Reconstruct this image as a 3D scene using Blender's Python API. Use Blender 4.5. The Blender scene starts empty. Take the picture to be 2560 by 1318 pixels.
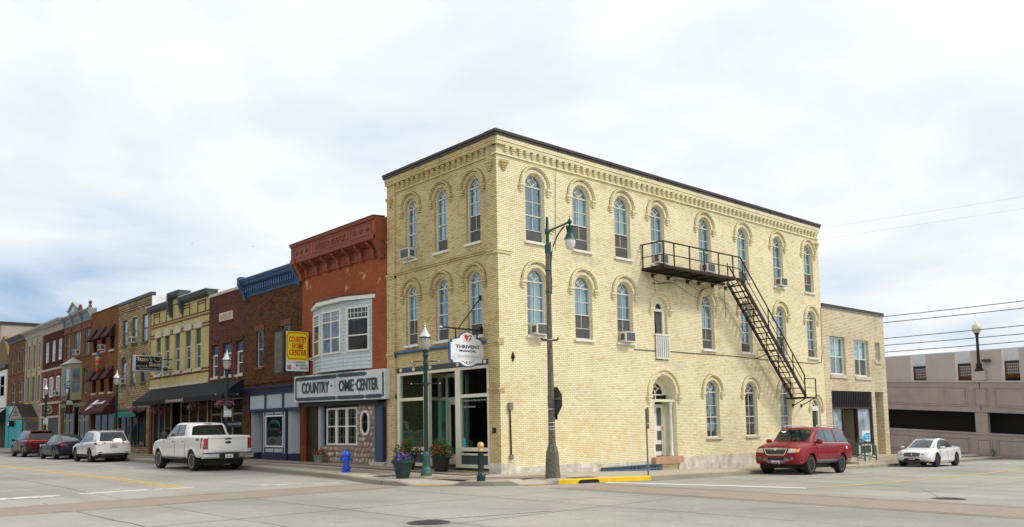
import bpy, bmesh, math, random
from mathutils import Vector, Matrix
from mathutils.geometry import tessellate_polygon
random.seed(7)
R = math.radians
scn = bpy.context.scene
col = scn.collection

# ------------------------------------------------------------------ camera
CAM_YAW, CAM_PITCH, CAM_ROLL = 0.835336, 0.091418, -0.0186557
CAM_F, CAM_CY = 2080.46, 872.23            # focal length and axis row, for a picture 2560 wide
CAM_LOC = Vector((-18.39, -20.96, 1.58))
fw = Vector((math.cos(CAM_YAW)*math.cos(CAM_PITCH), math.sin(CAM_YAW)*math.cos(CAM_PITCH), math.sin(CAM_PITCH)))
rt = Vector((math.sin(CAM_YAW), -math.cos(CAM_YAW), 0)); up = rt.cross(fw)
rt, up = rt*math.cos(CAM_ROLL)+up*math.sin(CAM_ROLL), up*math.cos(CAM_ROLL)-rt*math.sin(CAM_ROLL)
cam = bpy.data.cameras.new('camera'); camo = bpy.data.objects.new('camera', cam); col.objects.link(camo)
camo.matrix_world = Matrix(((rt.x, up.x, -fw.x, CAM_LOC.x), (rt.y, up.y, -fw.y, CAM_LOC.y), (rt.z, up.z, -fw.z, CAM_LOC.z), (0, 0, 0, 1)))
cam.sensor_width = 36; cam.sensor_fit = 'HORIZONTAL'; cam.lens = CAM_F/2560*36
cam.shift_y = (CAM_CY-659)/2560
cam.clip_start = 0.1; cam.clip_end = 3000
scn.camera = camo

# ------------------------------------------------------------------ light
SUN = Vector((0.45, -0.72, 0.92)).normalized()
sun = bpy.data.lights.new('sun', 'SUN'); sun.energy = 1.5; sun.angle = R(11); sun.color = (1.0, 0.95, 0.86)
suno = bpy.data.objects.new('sun', sun); col.objects.link(suno)
suno.rotation_euler = (-SUN).to_track_quat('-Z', 'Y').to_euler()
scn.view_settings.view_transform = 'Standard'; scn.view_settings.look = 'None'
scn.view_settings.exposure = 0.56; scn.view_settings.gamma = 1
scn.render.film_transparent = False

def nd(nt, t, loc=None, **kw):
    n = nt.nodes.new(t)
    for k, v in kw.items():
        if k.startswith('i_'):
            n.inputs[k[2:].replace('_', ' ')].default_value = v
        else: setattr(n, k, v)
    return n
def mth(nt, op, a, b=None, clamp=False):
    n = nt.nodes.new('ShaderNodeMath'); n.operation = op; n.use_clamp = clamp
    for i, x in enumerate((a, b)):
        if x is None: continue
        if isinstance(x, (int, float)): n.inputs[i].default_value = x
        else: nt.links.new(x, n.inputs[i])
    return n.outputs[0]
def mixc(nt, f, a, b, mode='MIX'):
    n = nt.nodes.new('ShaderNodeMix'); n.data_type = 'RGBA'; n.blend_type = mode
    for s, x in ((n.inputs[0], f), (n.inputs[6], a), (n.inputs[7], b)):
        if isinstance(x, (int, float)): s.default_value = x
        elif isinstance(x, tuple): s.default_value = (*x, 1) if len(x) == 3 else x
        else: nt.links.new(x, s)
    return n.outputs[2]
def ramp(nt, f, stops):
    n = nt.nodes.new('ShaderNodeValToRGB'); e = n.color_ramp.elements
    while len(e) < len(stops): e.new(0.5)
    for i, (p, c) in enumerate(stops):
        e[i].position = p; e[i].color = (*c, 1) if not isinstance(c, (int, float)) else (c, c, c, 1)
    nt.links.new(f, n.inputs[0]); return n.outputs[0]

world = bpy.data.worlds.new('World'); scn.world = world; world.use_nodes = True
nt = world.node_tree; nt.nodes.clear()
sky = nd(nt, 'ShaderNodeTexSky', sky_type='NISHITA', sun_disc=False)
sky.sun_elevation = math.asin(SUN.z); sky.sun_rotation = math.atan2(SUN.x, SUN.y)
tc = nd(nt, 'ShaderNodeTexCoord'); sx = nd(nt, 'ShaderNodeSeparateXYZ'); nt.links.new(tc.outputs['Generated'], sx.inputs[0])
zz = mth(nt, 'ADD', mth(nt, 'MAXIMUM', sx.outputs[2], 0.0), 0.16)
cx = nd(nt, 'ShaderNodeCombineXYZ')
nt.links.new(mth(nt, 'DIVIDE', sx.outputs[0], zz), cx.inputs[0]); nt.links.new(mth(nt, 'DIVIDE', sx.outputs[1], zz), cx.inputs[1])
n1 = nd(nt, 'ShaderNodeTexNoise', i_Scale=1.05, i_Detail=8.0, i_Roughness=0.55, i_Distortion=0.45); nt.links.new(cx.outputs[0], n1.inputs['Vector'])
n2 = nd(nt, 'ShaderNodeTexNoise', i_Scale=2.1, i_Detail=5.0, i_Roughness=0.55); nt.links.new(cx.outputs[0], n2.inputs['Vector'])
# cloud deck: thinner and bluer low in the north-west (towards +Y), brighter in the south-east
az = mth(nt, 'ADD', mth(nt, 'MULTIPLY', mth(nt, 'SUBTRACT', sx.outputs[1], sx.outputs[0]), 0.5), 0.5, True)
low = mth(nt, 'SUBTRACT', 1.0, mth(nt, 'DIVIDE', sx.outputs[2], 0.42), True)
grad = mth(nt, 'MULTIPLY', mth(nt, 'MULTIPLY', low, low), mth(nt, 'ADD', mth(nt, 'MULTIPLY', mth(nt, 'MULTIPLY', az, az), 0.56), 0.10))
dens = mth(nt, 'ADD', mth(nt, 'MULTIPLY', n1.outputs[0], 0.75), mth(nt, 'MULTIPLY', n2.outputs[0], 0.25))
dens = mth(nt, 'SUBTRACT', mth(nt, 'ADD', dens, mth(nt, 'MULTIPLY', sx.outputs[2], 0.10)), grad)
cloud = ramp(nt, dens, [(0.04, (1.25, 2.0, 3.5)), (0.17, (2.6, 3.6, 5.1)), (0.28, (4.3, 5.1, 6.0)), (0.37, (5.25, 5.85, 6.45)), (0.45, (6.0, 6.35, 6.65)), (0.55, (6.85, 7.0, 7.1))])
cov = ramp(nt, dens, [(0.10, 0.75), (0.30, 1.0)])
full = mixc(nt, cov, sky.outputs[0], cloud)
bg = nd(nt, 'ShaderNodeBackground', i_Strength=0.1); nt.links.new(full, bg.inputs[0])
wo = nd(nt, 'ShaderNodeOutputWorld'); nt.links.new(bg.outputs[0], wo.inputs[0])

# ------------------------------------------------------------------ measuring helpers: a sight line meets a real plane
def ray(px, py): return fw + rt*((px-1280)/CAM_F) - up*((py-CAM_CY)/CAM_F)
def onY(px, py, Y=0):
    d = ray(px, py); t = (Y-CAM_LOC.y)/d.y; q = CAM_LOC+d*t; return q.x, q.z
def onX(px, py, X=0):
    d = ray(px, py); t = (X-CAM_LOC.x)/d.x; q = CAM_LOC+d*t; return q.y, q.z
def lerp_tab(x, xs, ys):
    if x <= xs[0]: return ys[0]
    for i in range(len(xs)-1):
        if x <= xs[i+1]: return ys[i]+(ys[i+1]-ys[i])*(x-xs[i])/(xs[i+1]-xs[i])
    return ys[-1]
GX = ([-5, 0, 5, 10, 15, 28, 45, 80, 200], [0, 0, -.20, -.37, -.52, -.86, -1.2, -1.6, -1.9])
GY = ([1, 10, 27, 70, 200], [0, .12, .18, .27, .35])
def zw(X, Y): return lerp_tab(X, *GX)+lerp_tab(Y, *GY)          # pavement level
def zs(X, Y): return zw(X, Y)-0.14                               # carriageway level
def onG(px, py, off=-0.14):
    d = ray(px, py); lo, hi = 3.0, 220.0
    g = lambda t: (CAM_LOC+d*t).z-zw((CAM_LOC+d*t).x, (CAM_LOC+d*t).y)-off
    t = lo
    while t < hi and g(t) > 0: t += 0.25
    a, b = t-0.25, t
    for _ in range(20):
        m = (a+b)/2
        if g(m) > 0: a = m
        else: b = m
    return CAM_LOC+d*a

# ------------------------------------------------------------------ mesh helpers
FR = lambda u, v, w: Vector((u, -w, v))          # a wall facing the side street (-Y)
FL = lambda u, v, w: Vector((-w, u, v))          # a wall facing the main street (-X)
FI = lambda x, y, z: Vector((x, y, z))
class MB:
    def __init__(s): s.v = []; s.f = []
    def add(s, vs, fs):
        n = len(s.v); s.v += [Vector(a) for a in vs]; s.f += [tuple(i+n for i in f) for f in fs]
    def box(s, F, u0, u1, v0, v1, w0, w1):
        c = [F(u, v, w) for u in (u0, u1) for v in (v0, v1) for w in (w0, w1)]
        s.add(c, [(0, 1, 3, 2), (4, 6, 7, 5), (0, 4, 5, 1), (2, 3, 7, 6), (0, 2, 6, 4), (1, 5, 7, 3)])
    def ext(s, F, poly, w0, w1, cap=True):
        n = len(poly)
        vs = [F(u, v, w0) for u, v in poly]+[F(u, v, w1) for u, v in poly]
        fs = [(i, (i+1) % n, n+(i+1) % n, n+i) for i in range(n)]
        if cap:
            tr = tessellate_polygon([[Vector((u, v, 0)) for u, v in poly]])
            fs += [tuple(t) for t in tr]+[tuple(n+i for i in reversed(t)) for t in tr]
        s.add(vs, fs)
    def extu(s, F, prof, u0, u1):                 # profile of (w, v) pairs carried along u
        s.ext(lambda a, b, c: F(c, b, a), prof, u0, u1)
    def ring(s, F, cu, cv, r0, r1, a0, a1, n, w0, w1):
        vs = []; fs = []
        for i in range(n+1):
            a = a0+(a1-a0)*i/n
            for r in (r0, r1):
                for w in (w0, w1): vs.append(F(cu+r*math.cos(a), cv+r*math.sin(a), w))
        for i in range(n):
            b = 4*i
            fs += [(b, b+4, b+5, b+1), (b+2, b+3, b+7, b+6), (b+1, b+5, b+7, b+3), (b, b+2, b+6, b+4)]
        fs += [(0, 1, 3, 2), (4*n, 4*n+2, 4*n+3, 4*n+1)]
        s.add(vs, fs)
    def bar(s, p, q, a, b=None, upv=None):
        p, q = Vector(p), Vector(q); b = b or a
        d = (q-p).normalized(); uv = Vector(upv or (0, 0, 1))
        if abs(d.dot(uv)) > .98: uv = Vector((1, 0, 0))
        x = d.cross(uv).normalized(); y = x.cross(d)
        vs = [e+x*i*a/2+y*j*b/2 for e in (p, q) for i, j in ((-1, -1), (1, -1), (1, 1), (-1, 1))]
        s.add(vs, [(0, 1, 2, 3), (7, 6, 5, 4), (0, 4, 5, 1), (1, 5, 6, 2), (2, 6, 7, 3), (3, 7, 4, 0)])
    def tube(s, pts, r, n=8):
        pts = [Vector(p) for p in pts]; rs = r if isinstance(r, (list, tuple)) else [r]*len(pts)
        vs = []; fs = []
        for i, p in enumerate(pts):
            d = (pts[min(i+1, len(pts)-1)]-pts[max(i-1, 0)]).normalized()
            uv = Vector((0, 0, 1)) if abs(d.z) < .95 else Vector((1, 0, 0))
            x = d.cross(uv).normalized(); y = x.cross(d)
            for k in range(n):
                a = 2*math.pi*k/n; vs.append(p+(x*math.cos(a)+y*math.sin(a))*rs[i])
        for i in range(len(pts)-1):
            for k in range(n): fs.append((i*n+k, i*n+(k+1) % n, (i+1)*n+(k+1) % n, (i+1)*n+k))
        fs += [tuple(range(n-1, -1, -1)), tuple(range((len(pts)-1)*n, len(pts)*n))]
        s.add(vs, fs)
    def lathe(s, c, prof, n=24, ax=None):         # profile of (radius, height)
        c = Vector(c); vs = []; fs = []; m = len(prof)
        for r, z in prof:
            for k in range(n):
                a = 2*math.pi*(k+.5)/n
                vs.append(c+Vector((r*math.cos(a), r*math.sin(a), z)) if ax is None else c+ax(r*math.cos(a), r*math.sin(a), z))
        for i in range(m-1):
            for k in range(n): fs.append((i*n+k, i*n+(k+1) % n, (i+1)*n+(k+1) % n, (i+1)*n+k))
        fs += [tuple(range(n-1, -1, -1)), tuple(range((m-1)*n, m*n))]
        s.add(vs, fs)
    def wall(s, F, outer, holes, w=0.0, depth=0.2):   # a wall face with openings and their reveals
        polys = [outer]+holes
        pts = [p for q in polys for p in q]
        tr = tessellate_polygon([[Vector((u, v, 0)) for u, v in q] for q in polys])
        s.add([F(u, v, w) for u, v in pts], [tuple(t) for t in tr])
        for h in holes:
            n = len(h)
            s.add([F(u, v, w) for u, v in h]+[F(u, v, w-depth) for u, v in h], [(i, (i+1) % n, n+(i+1) % n, n+i) for i in range(n)])
    def build(s, name, mat, parent=None, smooth=None, recalc=True, label=None):
        me = bpy.data.meshes.new(name)
        off = Vector((0, 0, 0)); p = parent
        while p is not None: off = off+Vector(p.location); p = p.parent
        me.from_pydata([tuple(v-off) for v in s.v], [], s.f); me.update()
        if recalc:
            b = bmesh.new(); b.from_mesh(me); bmesh.ops.recalc_face_normals(b, faces=b.faces); b.to_mesh(me); b.free()
        if smooth is not None:
            me.shade_smooth(); me.set_sharp_from_angle(angle=R(smooth))
        me.materials.append(mat)
        o = bpy.data.objects.new(name, me); col.objects.link(o); o.parent = parent
        if label: o['label'] = label
        return o
def tag(o, label=None, cat=None, group=None, kind=None):
    if label: o['label'] = label
    if cat: o['category'] = cat
    if group: o['group'] = group
    if kind: o['kind'] = kind
    return o
def thing(name, loc, label, cat, group=None):
    o = bpy.data.objects.new(name, None); col.objects.link(o); o.location = loc; o.empty_display_size = .3
    return tag(o, label, cat, group)
def copy_tree(o, parent=None):
    c = o.copy(); col.objects.link(c)
    if parent is not None: c.parent = parent
    for ch in list(o.children): copy_tree(ch, c)
    return c
def arch(u0, u1, v0, v1, n=10, rise=None):
    r = (u1-u0)/2; h = rise or r; cu = (u0+u1)/2; cv = v1-h
    return [(u0, v0), (u1, v0)]+[(cu+r*math.cos(math.pi*i/n), cv+h*math.sin(math.pi*i/n)) for i in range(n+1)]
def rect(u0, u1, v0, v1): return [(u0, v0), (u1, v0), (u1, v1), (u0, v1)]
def glyphs(body, bold=0.0):
    cu = bpy.data.curves.new('t', 'FONT'); cu.body = body; cu.size = 1; cu.offset = bold; cu.resolution_u = 2
    o = bpy.data.objects.new('t', cu); col.objects.link(o)
    dg = bpy.context.evaluated_depsgraph_get(); me = bpy.data.meshes.new_from_object(o.evaluated_get(dg))
    vs = [v.co.copy() for v in me.vertices]; fs = [tuple(p.vertices) for p in me.polygons]
    bpy.data.objects.remove(o); bpy.data.curves.remove(cu); bpy.data.meshes.remove(me)
    return vs, fs
def lettering(mb, body, O, U, V, w, h, bold=0.0, slant=0.0, depth=0.004):
    """raised letters filling a w by h box whose lower left corner is O"""
    vs, fs = glyphs(body, bold)
    x0 = min(v.x for v in vs); x1 = max(v.x for v in vs); y0 = min(v.y for v in vs); y1 = max(v.y for v in vs)
    O, U, V = Vector(O), Vector(U), Vector(V); N = U.cross(V)
    f = lambda v, d: O+U*((v.x-x0)/(x1-x0)*w+slant*(v.y-y0)/(y1-y0)*h)+V*((v.y-y0)/(y1-y0)*h)+N*d
    n = len(vs); cnt = {}
    for q in fs:
        for i in range(len(q)):
            e = (q[i], q[(i+1) % len(q)]); cnt[e] = 1
    sides = [(a, b, b+n, a+n) for (a, b) in cnt if (b, a) not in cnt]
    mb.add([f(v, depth) for v in vs]+[f(v, 0) for v in vs], fs+sides)
def marks(mb, O, U, w, h, n, V=(0, 0, 1), seed=1):
    """a line of writing too small to read: n upright blots"""
    rs = random.Random(seed+n); O, U, V = Vector(O), Vector(U), Vector(V); N = U.cross(V)
    for i in range(n):
        a = w*(i+.12)/n; b = w*(i+.55+.35*rs.random())/n; k = rs.uniform(.7, 1)
        q = [O+U*a, O+U*b, O+U*b+V*h*k, O+U*a+V*h*k]; mb.add(q+[x+N*.003 for x in q], [(4, 5, 6, 7), (0, 1, 5, 4), (1, 2, 6, 5), (2, 3, 7, 6), (3, 0, 4, 7)])
# ------------------------------------------------------------------ materials
def base(name):
    m = bpy.data.materials.new(name); m.use_nodes = True; t = m.node_tree
    b = t.nodes['Principled BSDF']; return m, t, b
def mat(name, c, rough=.6, metal=0.0, var=.12, scale=3.0, bump=0.0, spec=.5, coat=0.0, streak=0.0, world=False):
    m, t, b = base(name)
    b.inputs['Roughness'].default_value = rough; b.inputs['Metallic'].default_value = metal
    b.inputs['Specular IOR Level'].default_value = spec; b.inputs['Coat Weight'].default_value = coat
    b.inputs['Coat Roughness'].default_value = .06
    if world: vec = nd(t, 'ShaderNodeNewGeometry').outputs['Position']
    else: vec = nd(t, 'ShaderNodeTexCoord').outputs['Object']
    n = nd(t, 'ShaderNodeTexNoise', i_Scale=scale, i_Detail=6.0, i_Roughness=.6); t.links.new(vec, n.inputs['Vector'])
    lo = tuple(x*(1-var) for x in c); hi = tuple(min(1, x*(1+var)) for x in c)
    colr = ramp(t, n.outputs[0], [(.3, lo), (.7, hi)])
    if streak:
        mp = nd(t, 'ShaderNodeMapping'); mp.inputs['Scale'].default_value = (6, 6, .5); t.links.new(vec, mp.inputs[0])
        n3 = nd(t, 'ShaderNodeTexNoise', i_Scale=1.0, i_Detail=5.0); t.links.new(mp.outputs[0], n3.inputs['Vector'])
        colr = mixc(t, mth(t, 'MULTIPLY', ramp(t, n3.outputs[0], [(.45, 0.0), (.75, 1.0)]), streak), colr, tuple(x*.35 for x in c))
    t.links.new(colr, b.inputs['Base Color'])
    rr = nd(t, 'ShaderNodeMapRange'); t.links.new(n.outputs[0], rr.inputs[0])
    rr.inputs[3].default_value = max(.02, rough-.08); rr.inputs[4].default_value = min(1, rough+.1); t.links.new(rr.outputs[0], b.inputs['Roughness'])
    if bump:
        n2 = nd(t, 'ShaderNodeTexNoise', i_Scale=scale*9, i_Detail=4.0); t.links.new(vec, n2.inputs['Vector'])
        bp = nd(t, 'ShaderNodeBump', i_Strength=bump, i_Distance=.02); t.links.new(n2.outputs[0], bp.inputs['Height']); t.links.new(bp.outputs[0], b.inputs['Normal'])
    return m
def brick(name, c1, c2, mortar, bw=.205, bh=.066, ms=.007, accent=None, acc_amt=.5, dirt=(.45, .4), stain=None, irregular=0.0, paint=None, patches=()):
    m, t, b = base(name); b.inputs['Roughness'].default_value = .9; b.inputs['Specular IOR Level'].default_value = .2
    g = nd(t, 'ShaderNodeNewGeometry'); p = nd(t, 'ShaderNodeSeparateXYZ'); n = nd(t, 'ShaderNodeSeparateXYZ')
    t.links.new(g.outputs['Position'], p.inputs[0]); t.links.new(g.outputs['True Normal'], n.inputs[0])
    s = mth(t, 'GREATER_THAN', mth(t, 'ABSOLUTE', n.outputs[0]), mth(t, 'ABSOLUTE', n.outputs[1]))
    mx = nd(t, 'ShaderNodeMix'); t.links.new(s, mx.inputs[0]); t.links.new(p.outputs[0], mx.inputs[2]); t.links.new(p.outputs[1], mx.inputs[3])
    cv = nd(t, 'ShaderNodeCombineXYZ'); t.links.new(mx.outputs[0], cv.inputs[0]); t.links.new(p.outputs[2], cv.inputs[1])
    vec = cv.outputs[0]
    if irregular:
        nn = nd(t, 'ShaderNodeTexNoise', i_Scale=2.2, i_Detail=2.0); t.links.new(g.outputs['Position'], nn.inputs['Vector'])
        ad = nd(t, 'ShaderNodeVectorMath', operation='MULTIPLY_ADD'); t.links.new(nn.outputs['Color'], ad.inputs[0]); ad.inputs[1].default_value = (irregular,)*3; t.links.new(vec, ad.inputs[2]); vec = ad.outputs[0]
    br = nd(t, 'ShaderNodeTexBrick', i_Scale=1.0, i_Mortar_Size=ms, i_Mortar_Smooth=.15, i_Bias=0.0, i_Brick_Width=bw, i_Row_Height=bh)
    t.links.new(vec, br.inputs['Vector'])
    br.inputs['Color1'].default_value = (*c1, 1); br.inputs['Color2'].default_value = (*c2, 1); br.inputs['Mortar'].default_value = (*mortar, 1)
    c = br.outputs['Color']
    if accent:
        b2 = nd(t, 'ShaderNodeTexBrick', i_Scale=1.0, i_Mortar_Size=0.0, i_Bias=0.0, i_Brick_Width=bw, i_Row_Height=bh); t.links.new(vec, b2.inputs['Vector'])
        b2.inputs['Color1'].default_value = (0, 0, 0, 1); b2.inputs['Color2'].default_value = (1, 1, 1, 1)
        k = mth(t, 'MULTIPLY', ramp(t, b2.outputs['Color'], [(.80, 0.0), (.93, acc_amt)]), mth(t, 'SUBTRACT', 1.0, br.outputs['Fac']))
        c = mixc(t, k, c, accent)
    d = nd(t, 'ShaderNodeTexNoise', i_Scale=.55, i_Detail=8.0, i_Roughness=.62); t.links.new(g.outputs['Position'], d.inputs['Vector'])
    c = mixc(t, 1.0, c, ramp(t, d.outputs[0], [(.28, (1-dirt[0],)*3), (.52, (1.0,)*3), (.75, (1.0+.25*dirt[1],)*3)]), 'MULTIPLY')
    if stain:                                            # streaks that ran down from ledges and sills
        mp = nd(t, 'ShaderNodeMapping'); mp.inputs['Scale'].default_value = (2.6, 2.6, .22); t.links.new(g.outputs['Position'], mp.inputs[0])
        n3 = nd(t, 'ShaderNodeTexNoise', i_Scale=1.0, i_Detail=7.0, i_Roughness=.65); t.links.new(mp.outputs[0], n3.inputs['Vector'])
        c = mixc(t, ramp(t, n3.outputs[0], [(.52, 0.0), (.80, .75)]), c, stain)
    if paint:                                            # paint worn away in patches, the old brick showing
        n4 = nd(t, 'ShaderNodeTexNoise', i_Scale=1.1, i_Detail=9.0, i_Roughness=.72); t.links.new(vec, n4.inputs['Vector'])
        hi = mth(t, 'MULTIPLY', ramp(t, n4.outputs[0], [(.575, 0.0), (.60, 1.0)]), ramp(t, mth(t, 'DIVIDE', p.outputs[2], 10.0), [(.66, 0.0), (.76, .9)]))
        c = mixc(t, mth(t, 'MULTIPLY', hi, mth(t, 'SUBTRACT', 1.0, br.outputs['Fac'])), c, paint)
    for (cx_, cz_, rx_, rz_, pc, amt, inv) in patches:   # grime and repaired areas with ragged outlines
        e1 = mth(t, 'DIVIDE', mth(t, 'SUBTRACT', cv.inputs[0].links[0].from_socket, cx_), rx_); e2 = mth(t, 'DIVIDE', mth(t, 'SUBTRACT', p.outputs[2], cz_), rz_)
        dd = mth(t, 'ADD', mth(t, 'MULTIPLY', e1, e1), mth(t, 'MULTIPLY', e2, e2))
        nz = nd(t, 'ShaderNodeTexNoise', i_Scale=2.3, i_Detail=7.0, i_Roughness=.7); t.links.new(vec, nz.inputs['Vector'])
        k = mth(t, 'MULTIPLY', ramp(t, mth(t, 'SUBTRACT', nz.outputs[0], mth(t, 'MULTIPLY', dd, .22)), [(.40, 0.0), (.56, amt)]), mth(t, 'SUBTRACT', 1.0, mth(t, 'MULTIPLY', br.outputs['Fac'], .0 if inv else .8)))
        c = mixc(t, k, c, pc)
    t.links.new(c, b.inputs['Base Color'])
    bp = nd(t, 'ShaderNodeBump', i_Strength=.5, i_Distance=.012, invert=True); t.links.new(br.outputs['Fac'], bp.inputs['Height']); t.links.new(bp.outputs[0], b.inputs['Normal'])
    return m
def glass_clear(name, tint=(.86, .92, .94), refl=.26, wav=.02, gcol=(.76, .94, 1.0)):
    m, t, b = base(name); t.nodes.remove(b); out = t.nodes['Material Output']
    tr = nd(t, 'ShaderNodeBsdfTransparent'); tr.inputs[0].default_value = (*tint, 1)
    gl = nd(t, 'ShaderNodeBsdfGlossy'); gl.inputs['Roughness'].default_value = .015; gl.inputs[0].default_value = (*gcol, 1)
    lw = nd(t, 'ShaderNodeLayerWeight'); lw.inputs[0].default_value = .5
    f = mth(t, 'ADD', mth(t, 'MULTIPLY', mth(t, 'POWER', lw.outputs['Facing'], 4.0), .6), refl, True)
    g = nd(t, 'ShaderNodeNewGeometry'); n = nd(t, 'ShaderNodeTexNoise', i_Scale=1.1, i_Detail=1.5); t.links.new(g.outputs['Position'], n.inputs['Vector'])
    bp = nd(t, 'ShaderNodeBump', i_Strength=wav, i_Distance=1.0); t.links.new(n.outputs[0], bp.inputs['Height']); t.links.new(bp.outputs[0], gl.inputs['Normal'])
    ms = nd(t, 'ShaderNodeMixShader'); t.links.new(f, ms.inputs[0]); t.links.new(tr.outputs[0], ms.inputs[1]); t.links.new(gl.outputs[0], ms.inputs[2]); t.links.new(ms.outputs[0], out.inputs[0])
    return m
def glass_dark(name, c=(.02, .025, .03), spec=.6, wav=.03, world=True):
    m, t, b = base(name); b.inputs['Roughness'].default_value = .04; b.inputs['Specular IOR Level'].default_value = spec
    g = nd(t, 'ShaderNodeNewGeometry'); n = nd(t, 'ShaderNodeTexNoise', i_Scale=1.2, i_Detail=3.0); t.links.new(g.outputs['Position'], n.inputs['Vector'])
    t.links.new(ramp(t, n.outputs[0], [(.35, tuple(x*.6 for x in c)), (.7, tuple(x*1.6 for x in c))]), b.inputs['Base Color'])
    bp = nd(t, 'ShaderNodeBump', i_Strength=wav, i_Distance=1.0); t.links.new(n.outputs[0], bp.inputs['Height']); t.links.new(bp.outputs[0], b.inputs['Normal'])
    return m
M = {}
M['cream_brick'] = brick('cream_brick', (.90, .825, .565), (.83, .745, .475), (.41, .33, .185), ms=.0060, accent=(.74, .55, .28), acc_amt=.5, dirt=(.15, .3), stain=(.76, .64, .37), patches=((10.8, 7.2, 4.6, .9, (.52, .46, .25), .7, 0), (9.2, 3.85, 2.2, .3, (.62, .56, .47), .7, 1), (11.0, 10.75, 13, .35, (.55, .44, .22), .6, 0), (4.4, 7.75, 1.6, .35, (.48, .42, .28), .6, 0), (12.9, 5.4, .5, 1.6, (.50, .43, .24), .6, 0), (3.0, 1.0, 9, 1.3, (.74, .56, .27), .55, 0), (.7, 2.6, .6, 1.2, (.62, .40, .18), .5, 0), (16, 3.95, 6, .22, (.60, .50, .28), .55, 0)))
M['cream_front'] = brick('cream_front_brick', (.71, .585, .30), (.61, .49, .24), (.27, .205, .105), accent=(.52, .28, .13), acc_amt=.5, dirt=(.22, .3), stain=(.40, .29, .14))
M['buff_brick'] = brick('buff_brick', (.74, .62, .40), (.80, .73, .56), (.30, .23, .15), bh=.08, ms=.011, accent=(.60, .40, .20), acc_amt=.7, dirt=(.25, .4))
M['orange_brick'] = brick('painted_orange_brick', (.385, .105, .037), (.32, .082, .03), (.235, .062, .027), dirt=(.22, .3), stain=(.28, .07, .03), paint=(.62, .45, .20))
M['brown_brick'] = brick('dark_brown_brick', (.150, .058, .015), (.095, .034, .010), (.05, .027, .016), accent=(.03, .018, .015), acc_amt=.9, dirt=(.35, .5))
M['red_dark_brick'] = brick('dark_red_brick', (.165, .038, .022), (.09, .023, .017), (.10, .075, .06), accent=(.03, .02, .02), acc_amt=.9, dirt=(.3, .3))
M['yellow_brick'] = brick('pale_yellow_brick', (.62, .535, .235), (.53, .45, .19), (.27, .21, .10), bh=.085, dirt=(.25, .4), stain=(.40, .32, .14))
M['cream_stone'] = brick('rough_cream_stone', (0.391, 0.289, 0.1445), (0.2805, 0.1997, 0.0935), (0.1105, 0.0765, 0.0425), bw=.34, bh=.14, ms=.016, accent=(.55, .47, .33), acc_amt=.8, dirt=(.4, .4), irregular=.06)
M['tan_brown_brick'] = brick('tan_brown_brick', (.25, .098, .024), (.185, .068, .017), (.11, .05, .022), dirt=(.3, .4), stain=(.10, .042, .015))
M['ped_brick'] = brick('warm_brown_brick', (.215, .098, .032), (.155, .066, .023), (.095, .05, .025), dirt=(.3, .4))
M['maroon_brick'] = brick('maroon_brick', (0.09425, 0.0247, 0.0143), (0.0715, 0.0182, 0.0117), (0.0455, 0.01625, 0.0117), dirt=(.3, .3))
M['pink_brick'] = brick('salmon_painted_brick', (0.24, 0.075, 0.045), (0.2025, 0.06, 0.0375), (0.15, 0.04875, 0.03), dirt=(.25, .3))
M['beige_brick'] = brick('beige_brick', (0.27, 0.2025, 0.105), (0.21, 0.15, 0.075), (0.1125, 0.0825, 0.045), dirt=(.3, .3))
M['stone_base'] = mat('rough_limestone', (.60, .55, .46), .95, var=.35, scale=2.2, bump=1.0, streak=.3, world=True)
M['stone_trim'] = mat('stone_trim', (.56, .50, .40), .85, var=.2, bump=.3, world=True)
M['pink_stone'] = mat('pink_sandstone', (.46, .27, .17), .85, var=.2, bump=.3)
M['red_stone'] = mat('red_sandstone', (0.165, 0.04875, 0.02625), .85, var=.25, bump=.3)
M['white_paint'] = mat('white_paint', (.78, .77, .72), .45, var=.07, streak=.12)
M['grime_shade'] = mat('grimy_mortar_shade', (.10, .07, .04), .95)  # dirty mortar, darkened further to carry the shadow lines of the hoods
M['casing'] = mat('offwhite_window_paint', (.66, .65, .56), .5, var=.08, streak=.15)
M['cream_paint'] = mat('cream_paint', (.74, .71, .55), .5, var=.08, streak=.1)
M['bronze_metal'] = mat('dark_bronze_coping', (.045, .032, .03), .45, .2, var=.15, scale=1.2)
M['black_iron'] = mat('black_iron', (.013, .011, .010), .6, .2, var=.4, scale=6)
M['rusty_iron'] = mat('rusty_iron', (.03, .017, .012), .75, .2, var=.6, scale=7)
M['navy_paint'] = mat('navy_paint', (.012, .018, .07), .45, var=.15)
M['slate_blue'] = mat('slate_blue_paint', (.085, .155, .235), .5, var=.2, streak=.35)
M['door_blue'] = mat('blue_door_paint', (.045, .075, .14), .5, var=.12)
M['pale_panel'] = mat('pale_grey_panel', (0.425, 0.4675, 0.5185), .6, var=.07, streak=.1)
M['dark_in'] = mat('unlit_interior', (.012, .012, .011), .9)
M['dim_in'] = mat('dim_shop_interior', (.05, .045, .035), .9, var=.5, scale=1.5)
M['teal_curtain'] = mat('teal_curtain', (.05, .24, .23), .9, var=.5, scale=2)
M['blue_curtain'] = mat('pale_blue_curtain', (.42, .60, .66), .85, var=.12)
M['curtain_grey'] = mat('grey_blue_curtain', (.20, .33, .37), .85, var=.25)
M['curtain_deep'] = mat('deep_blue_curtain', (.10, .22, .36), .85, var=.25)
M['grey_screen'] = mat('grey_window_screen', (.085, .084, .080), .8, var=.2)
M['blind'] = mat('white_blind', (.62, .62, .58), .7)
M['glass'] = glass_clear('window_glass')
M['shop_glass'] = glass_clear('shop_glass', (.62, .74, .72), .05, .008, (.6, .8, .8))
M['pane_dark'] = glass_dark('dark_pane', (.010, .012, .012), .3, .008)
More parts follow.
